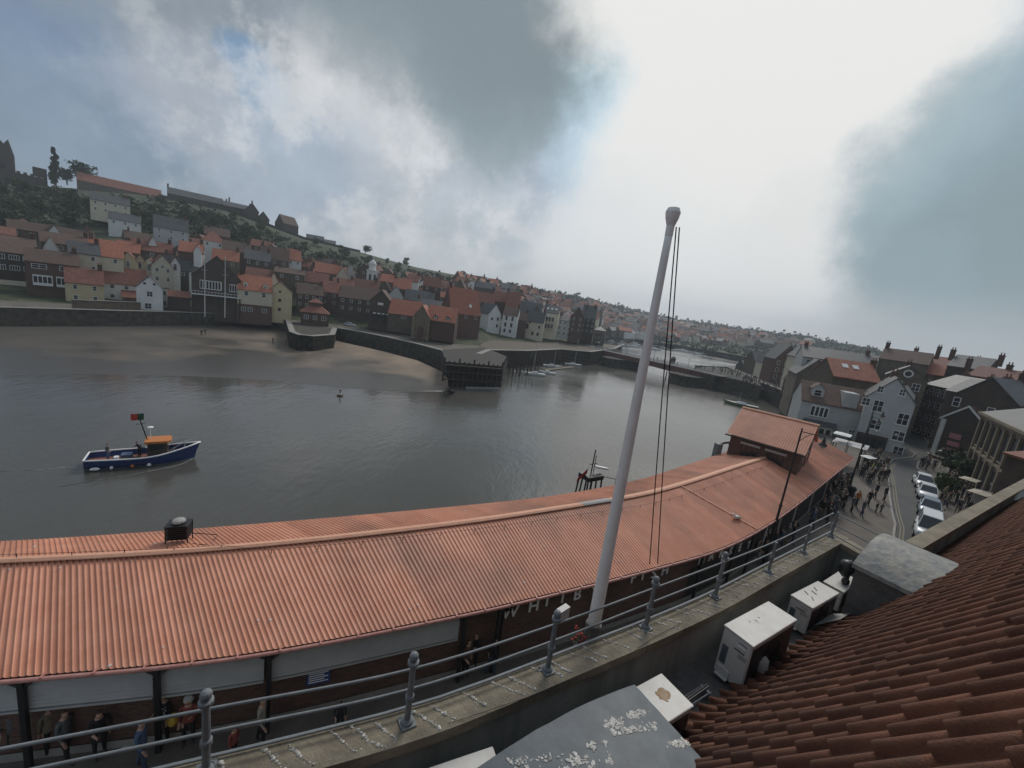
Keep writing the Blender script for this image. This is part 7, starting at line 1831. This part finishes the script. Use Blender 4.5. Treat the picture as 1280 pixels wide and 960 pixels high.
for i,(k,m_) in enumerate((('round',m_leaf),('round',m_leafb),('bush',m_leaf),('bush',m_leafb),('tall',m_leaf))):
    TP.append((tree_mesh(7,k,i+50,900 if k!='tall' else 700).mesh('crown',m_,False),trunk_mesh(7,i+60).mesh('trunk',m_bark)))
TALLT=MB().tube([(0,0,-1),(0,0,3),(0,0,5.5)],[.2,.14,.04],6).mesh('trunk',m_bark)
def tree(i,p,h,label,group=None,rz=None):
    o=empty('tree' if i in(0,1,4) else 'bush',p,random.uniform(0,6) if rz is None else rz,label,'tree' if i in (0,1,4) else 'bush',group); s=h/7; o.scale=(s,s,s)
    link('trunk',TALLT if i==4 else TP[i][1],o); link('crown',TP[i][0],o); return o
random.seed(90)
def trees(n,xr,f0,f1,hr,idx_,label,group,mind=6):
    pl=[];tr=0
    while len(pl)<n and tr<n*30:
        tr+=1; x=random.uniform(*xr); y=random.uniform(f0(x),f1(x)); d,a=hit(x,y); p=pol(a,d,land_h(a,d)-.4)
        if any((q-p).length<mind for q in pl): continue
        pl.append(p); i=random.choice(idx_); tree(i,p,random.uniform(*hr),label if i in(0,1) else label.replace('tree','bush'),group)
trees(46,(0,330),lin([(0,238),(100,244),(200,256),(280,272),(330,290)]),lin([(0,290),(100,288),(180,300),(240,300),(330,318)]),(5,10),[0,0,1,2,2,3],'dark tree on the steep slope below the headland buildings','trees below the headland',5)
trees(44,(330,640),lin([(330,288),(380,304),(450,320),(520,340),(640,358)]),lin([(330,318),(400,334),(450,345),(520,356),(640,372)]),(3.5,8),[0,1,2,2,3],'green tree on the grassy hill above the red roofs','trees above the red roofs',5)
trees(70,(560,980),lin([(560,346),(650,360),(700,370),(760,382),(850,401),(980,420)]),lin([(560,352),(640,380),(700,390),(760,404),(850,418),(980,432)]),(8,15),[0,0,1,2,3],'dark tree among the houses of the distant town','trees of the distant town',10)
p=atD(457,315,402); tree(2,p-Vector((0,0,.5)),8,'lone round tree on the ridge against the sky')
p=atD(69,226,420); tree(4,p,21,'tall slim pointed tree on the skyline by the long red roof')
for x,y,h,l in ((84,225,9,'left'),(97,222,12,'middle'),(104,226,8,'right')): tree(2,atD(x,y+3,415),h*1.2,l+' one of the bushy trees at the left end of the long red roof')
tree(1,atD(507,334,455),10,'rounded tree on the ridge above the clock tower')
# dark hedge line along the far ridges, scrub on the slopes: uncountable
random.seed(5)
def scrub(name,mat,n,xr,f0,f1,s0,s1,leafn=9):
    mb=MB()
    for _ in range(n):
        x=random.uniform(*xr); y=random.uniform(f0(x),f1(x)); d,a=hit(x,y); z=land_h(a,d); k=d/300.; c=pol(a,d,z)
        r=random.uniform(s0,s1)*max(.6,k)
        for _ in range(leafn):
            q=c+Vector((random.gauss(0,r*.6),random.gauss(0,r*.6),abs(random.gauss(0,r*.45)))); u=Vector((random.gauss(0,1),random.gauss(0,1),random.gauss(0,1))).normalized(); b=u.orthogonal().normalized()*r*.42; w=u.cross(b).normalized()*r*.34
            mb.add([q-b,q-w,q+b,q+w],[(0,1,2,3)])
    tag(mb.build(name,mat),kind='stuff')
rd_=lin([(sx,sy+1.0) for sx,sy,_ in sky_tab])
scrub('ridge_woodland',m_leaf,760,(575,1100),rd_,lambda x: rd_(x)+4.5,1.3,2.6,10)
scrub('hillside_scrub',m_leaf,900,(-20,640),lambda x: rd_(x)+5,lambda x: rd_(x)+34+(14 if x<250 else 0),1.0,2.6,10)
scrub('valley_gardens',m_leaf,1500,(640,1080),lambda x: rd_(x)+3,lambda x: rd_(x)+32,1.2,2.4,8)
# street trees on the shop side pavement
for x,y,h,l in ((1187,596,4.6,'dark bushy street tree by the brick gable with pink signs'),(1200,606,4.2,'dark bushy street tree next to the columned stone hall'),(1180,622,3.2,'small dark street tree behind the parked cars')):
    tree(0,at(x,y,PZ),h,l)
# solid landing that joins the bridge to the crowded west quay
ql=[tuple(at(x,y,PZ)[:2]) for x,y in ((864,462.5),(884,466),(905,470.5),(930,476),(952,482.5),(946,474),(925,464),(905,459.5),(880,457.5))]
tag(MB().prism(ql,-3,4.4).build('quay_landing',m_wall),kind='structure')
lq=[at(x,y,PZ) for x,y in ((866,463),(884,466.2),(905,470.7),(930,476.2),(951,482.5))]
r_=empty('quay_railing',(0,0,0),0,'pale railing along the quay landing at the right end of the bridge','railing')
for z in (4.95,5.4): MB().tube([(p.x,p.y,z) for p in lq],.05,5).build('rail',m_gry,r_)
for a_,b_ in zip(lq,lq[1:]):
    for k in range(5): q=a_.lerp(b_,k/5); MB().tube([(q.x,q.y,4.4),(q.x,q.y,5.45)],.05,5).build('rail_post',m_gry,r_)
random.seed(61)
crowd(30,[(868,461.5),(905,468.5),(948,480.5),(944,474.5),(915,463),(885,459.5)],4.4,'at the bridge landing','crowd at the bridge landing',dark+['pale','pale','blue'],mind=.8)
# ---------------------------------------------------------------- light
sd=dirpx(980,-260); el=math.asin(sd.z); ro=math.atan2(sd.x,sd.y)
w=bpy.data.worlds.new('World'); scene.world=w; w.use_nodes=True; nt=w.node_tree; N=nt.nodes; L=nt.links
bg=N['Background']; bg.inputs[1].default_value=.1
sky=N.new('ShaderNodeTexSky'); sky.sky_type='NISHITA'; sky.sun_disc=False; sky.sun_elevation=el; sky.sun_rotation=ro
tc=N.new('ShaderNodeTexCoord'); V=tc.outputs['Generated']
def math_(op,a,b=None,c=None,clamp=False):
    n=N.new('ShaderNodeMath'); n.operation=op; n.use_clamp=clamp
    for i,q in enumerate((a,b,c)):
        if q is None: continue
        if isinstance(q,(int,float)): n.inputs[i].default_value=q
        else: L.new(q,n.inputs[i])
    return n.outputs[0]
sx=N.new('ShaderNodeSeparateXYZ'); L.new(V,sx.inputs[0])
dz=math_('MAXIMUM',math_('ADD',sx.outputs[2],.12),.06)
cx=N.new('ShaderNodeCombineXYZ'); L.new(math_('DIVIDE',sx.outputs[0],dz),cx.inputs[0]); L.new(math_('DIVIDE',sx.outputs[1],dz),cx.inputs[1])
def wn(scale,det,rough=.6,vec=None,seed=0):
    n=N.new('ShaderNodeTexNoise'); n.noise_dimensions='4D'; n.inputs['W'].default_value=seed; n.inputs['Scale'].default_value=scale; n.inputs['Detail'].default_value=det; n.inputs['Roughness'].default_value=rough
    L.new(vec or cx.outputs[0],n.inputs['Vector']); return n
n1=wn(.9,9,.62,seed=5.1); n2=wn(3.4,8,.65,seed=1.2)
cl=math_('ADD',math_('MULTIPLY',n1.outputs[0],.7),math_('MULTIPLY',n2.outputs[0],.3))
rp=N.new('ShaderNodeValToRGB'); cr=rp.color_ramp; cr.elements[0].position=.38; cr.elements[0].color=(1.7,2.1,2.5,1); cr.elements[1].position=.64; cr.elements[1].color=(3.7,4.0,4.3,1)
e=cr.elements.new(.5); e.color=(2.4,2.75,3.1,1)
L.new(cl,rp.inputs[0])
def mix(f,a,b):
    m=N.new('ShaderNodeMix'); m.data_type='RGBA'
    if isinstance(f,float): m.inputs[0].default_value=f
    else: L.new(f,m.inputs[0])
    for i,q in ((6,a),(7,b)):
        if isinstance(q,tuple): m.inputs[i].default_value=q+(1,)
        else: L.new(q,m.inputs[i])
    return m.outputs[2]
# a little of the clear Nishita sky shows through the cloud everywhere
col=mix(.82,sky.outputs[0],rp.outputs[0])
dn=wn(4.2,9,.66,vec=V,seed=8.); vs=N.new('ShaderNodeVectorMath'); vs.operation='SUBTRACT'; L.new(dn.outputs[1],vs.inputs[0]); vs.inputs[1].default_value=(.5,.5,.5)
DIST=N.new('ShaderNodeVectorMath'); DIST.operation='SCALE'; L.new(vs.outputs[0],DIST.inputs[0]); DIST.inputs['Scale'].default_value=.26
va=N.new('ShaderNodeVectorMath'); va.operation='ADD'; L.new(V,va.inputs[0]); L.new(DIST.outputs[0],va.inputs[1])
vn=N.new('ShaderNodeVectorMath'); vn.operation='NORMALIZE'; L.new(va.outputs[0],vn.inputs[0])
def blob(col,px,py,r0,r1,c,amt=1.,dx=0,squash=None):
    d=dirpx(px,py); dp=N.new('ShaderNodeVectorMath'); dp.operation='DOT_PRODUCT'; L.new(vn.outputs[0],dp.inputs[0]); dp.inputs[1].default_value=d
    mr=N.new('ShaderNodeMapRange'); mr.interpolation_type='SMOOTHERSTEP'; mr.inputs[1].default_value=math.cos(R(r1)); mr.inputs[2].default_value=math.cos(R(r0)); mr.inputs[4].default_value=amt
    L.new(dp.outputs['Value'],mr.inputs[0]); return mix(mr.outputs[0],col,c)
K_=.1/(.1*2**EXPOSURE)
for i_,b in enumerate(BLOBS): 
    b=list(b); b[4]=tuple(q*K_ for q in b[4])
    if b[0]==620:
        PUFF=True
        pf=wn(6.5,12,.66,vec=V,seed=2.7); pr_=N.new('ShaderNodeMapRange'); pr_.interpolation_type='SMOOTHSTEP'; pr_.inputs[1].default_value=.47; pr_.inputs[2].default_value=.60; L.new(pf.outputs[0],pr_.inputs[0])
        dp=N.new('ShaderNodeVectorMath'); dp.operation='DOT_PRODUCT'; L.new(V,dp.inputs[0]); dp.inputs[1].default_value=dirpx(520,200)
        zm=N.new('ShaderNodeMapRange'); zm.interpolation_type='SMOOTHSTEP'; zm.inputs[1].default_value=math.cos(R(34)); zm.inputs[2].default_value=math.cos(R(8)); zm.inputs[4].default_value=.55; L.new(dp.outputs['Value'],zm.inputs[0])
        col=mix(math_('MULTIPLY',pr_.outputs[0],zm.outputs[0]),col,tuple(q*K_ for q in (7.6,7.7,7.8)))
        ff=wn(13,12,.68,vec=V,seed=6.1); fr=N.new('ShaderNodeMapRange'); fr.inputs[1].default_value=.25; fr.inputs[2].default_value=.75; fr.inputs[3].default_value=.86; fr.inputs[4].default_value=1.14; L.new(ff.outputs[0],fr.inputs[0])
        sc=N.new('ShaderNodeVectorMath'); sc.operation='SCALE'; L.new(col,sc.inputs[0]); L.new(fr.outputs[0],sc.inputs['Scale']); col=sc.outputs[0]
    col=blob(col,*b)
# pale band along the horizon
hz=N.new('ShaderNodeMapRange'); hz.interpolation_type='SMOOTHSTEP'; hz.inputs[1].default_value=.14; hz.inputs[2].default_value=-.01; hz.inputs[4].default_value=.5; L.new(sx.outputs[2],hz.inputs[0])
hd=dirpx(760,330); dp=N.new('ShaderNodeVectorMath'); dp.operation='DOT_PRODUCT'; L.new(V,dp.inputs[0]); dp.inputs[1].default_value=hd
mr=N.new('ShaderNodeMapRange'); mr.inputs[1].default_value=math.cos(R(65)); mr.inputs[2].default_value=1; mr.inputs[3].default_value=.15; mr.inputs[4].default_value=1.5; L.new(dp.outputs['Value'],mr.inputs[0])
col=mix(math_('MULTIPLY',hz.outputs[0],mr.outputs[0],clamp=True),col,(4.7,4.8,4.9))
L.new(col,bg.inputs[0])
sl=bpy.data.lights.new('sun','SUN'); sl.energy=1.25; sl.angle=R(24); sl.color=(1,.96,.9)
so=bpy.data.objects.new('sun',sl); COL.objects.link(so); so.rotation_euler=sd.to_track_quat('Z','Y').to_euler(); so.location=(0,0,60)
scene.view_settings.view_transform='Standard'; scene.view_settings.look='None'; scene.view_settings.gamma=1; scene.view_settings.exposure=EXPOSURE
# haze
if HAZE>0:
    hb=MB().box(-1150,1450,-140,2050,-5.2,130).build('haze',None); tag(hb,kind='stuff')
    hm=bpy.data.materials.new('haze_air'); hm.use_nodes=True; n=hm.node_tree; n.nodes.clear()
    o=n.nodes.new('ShaderNodeOutputMaterial'); v=n.nodes.new('ShaderNodeVolumePrincipled'); v.inputs['Density'].default_value=HAZE; v.inputs['Color'].default_value=(.80,.88,.95,1); v.inputs['Anisotropy'].default_value=.2
    n.links.new(v.outputs[0],o.inputs['Volume']); hb.data.materials.clear(); hb.data.materials.append(hm)

for o in bpy.data.objects:
    l=o.get('label')
    if l and (len(l.split())>16 or len(l.split())<4): print('LBL',len(l.split()),l)
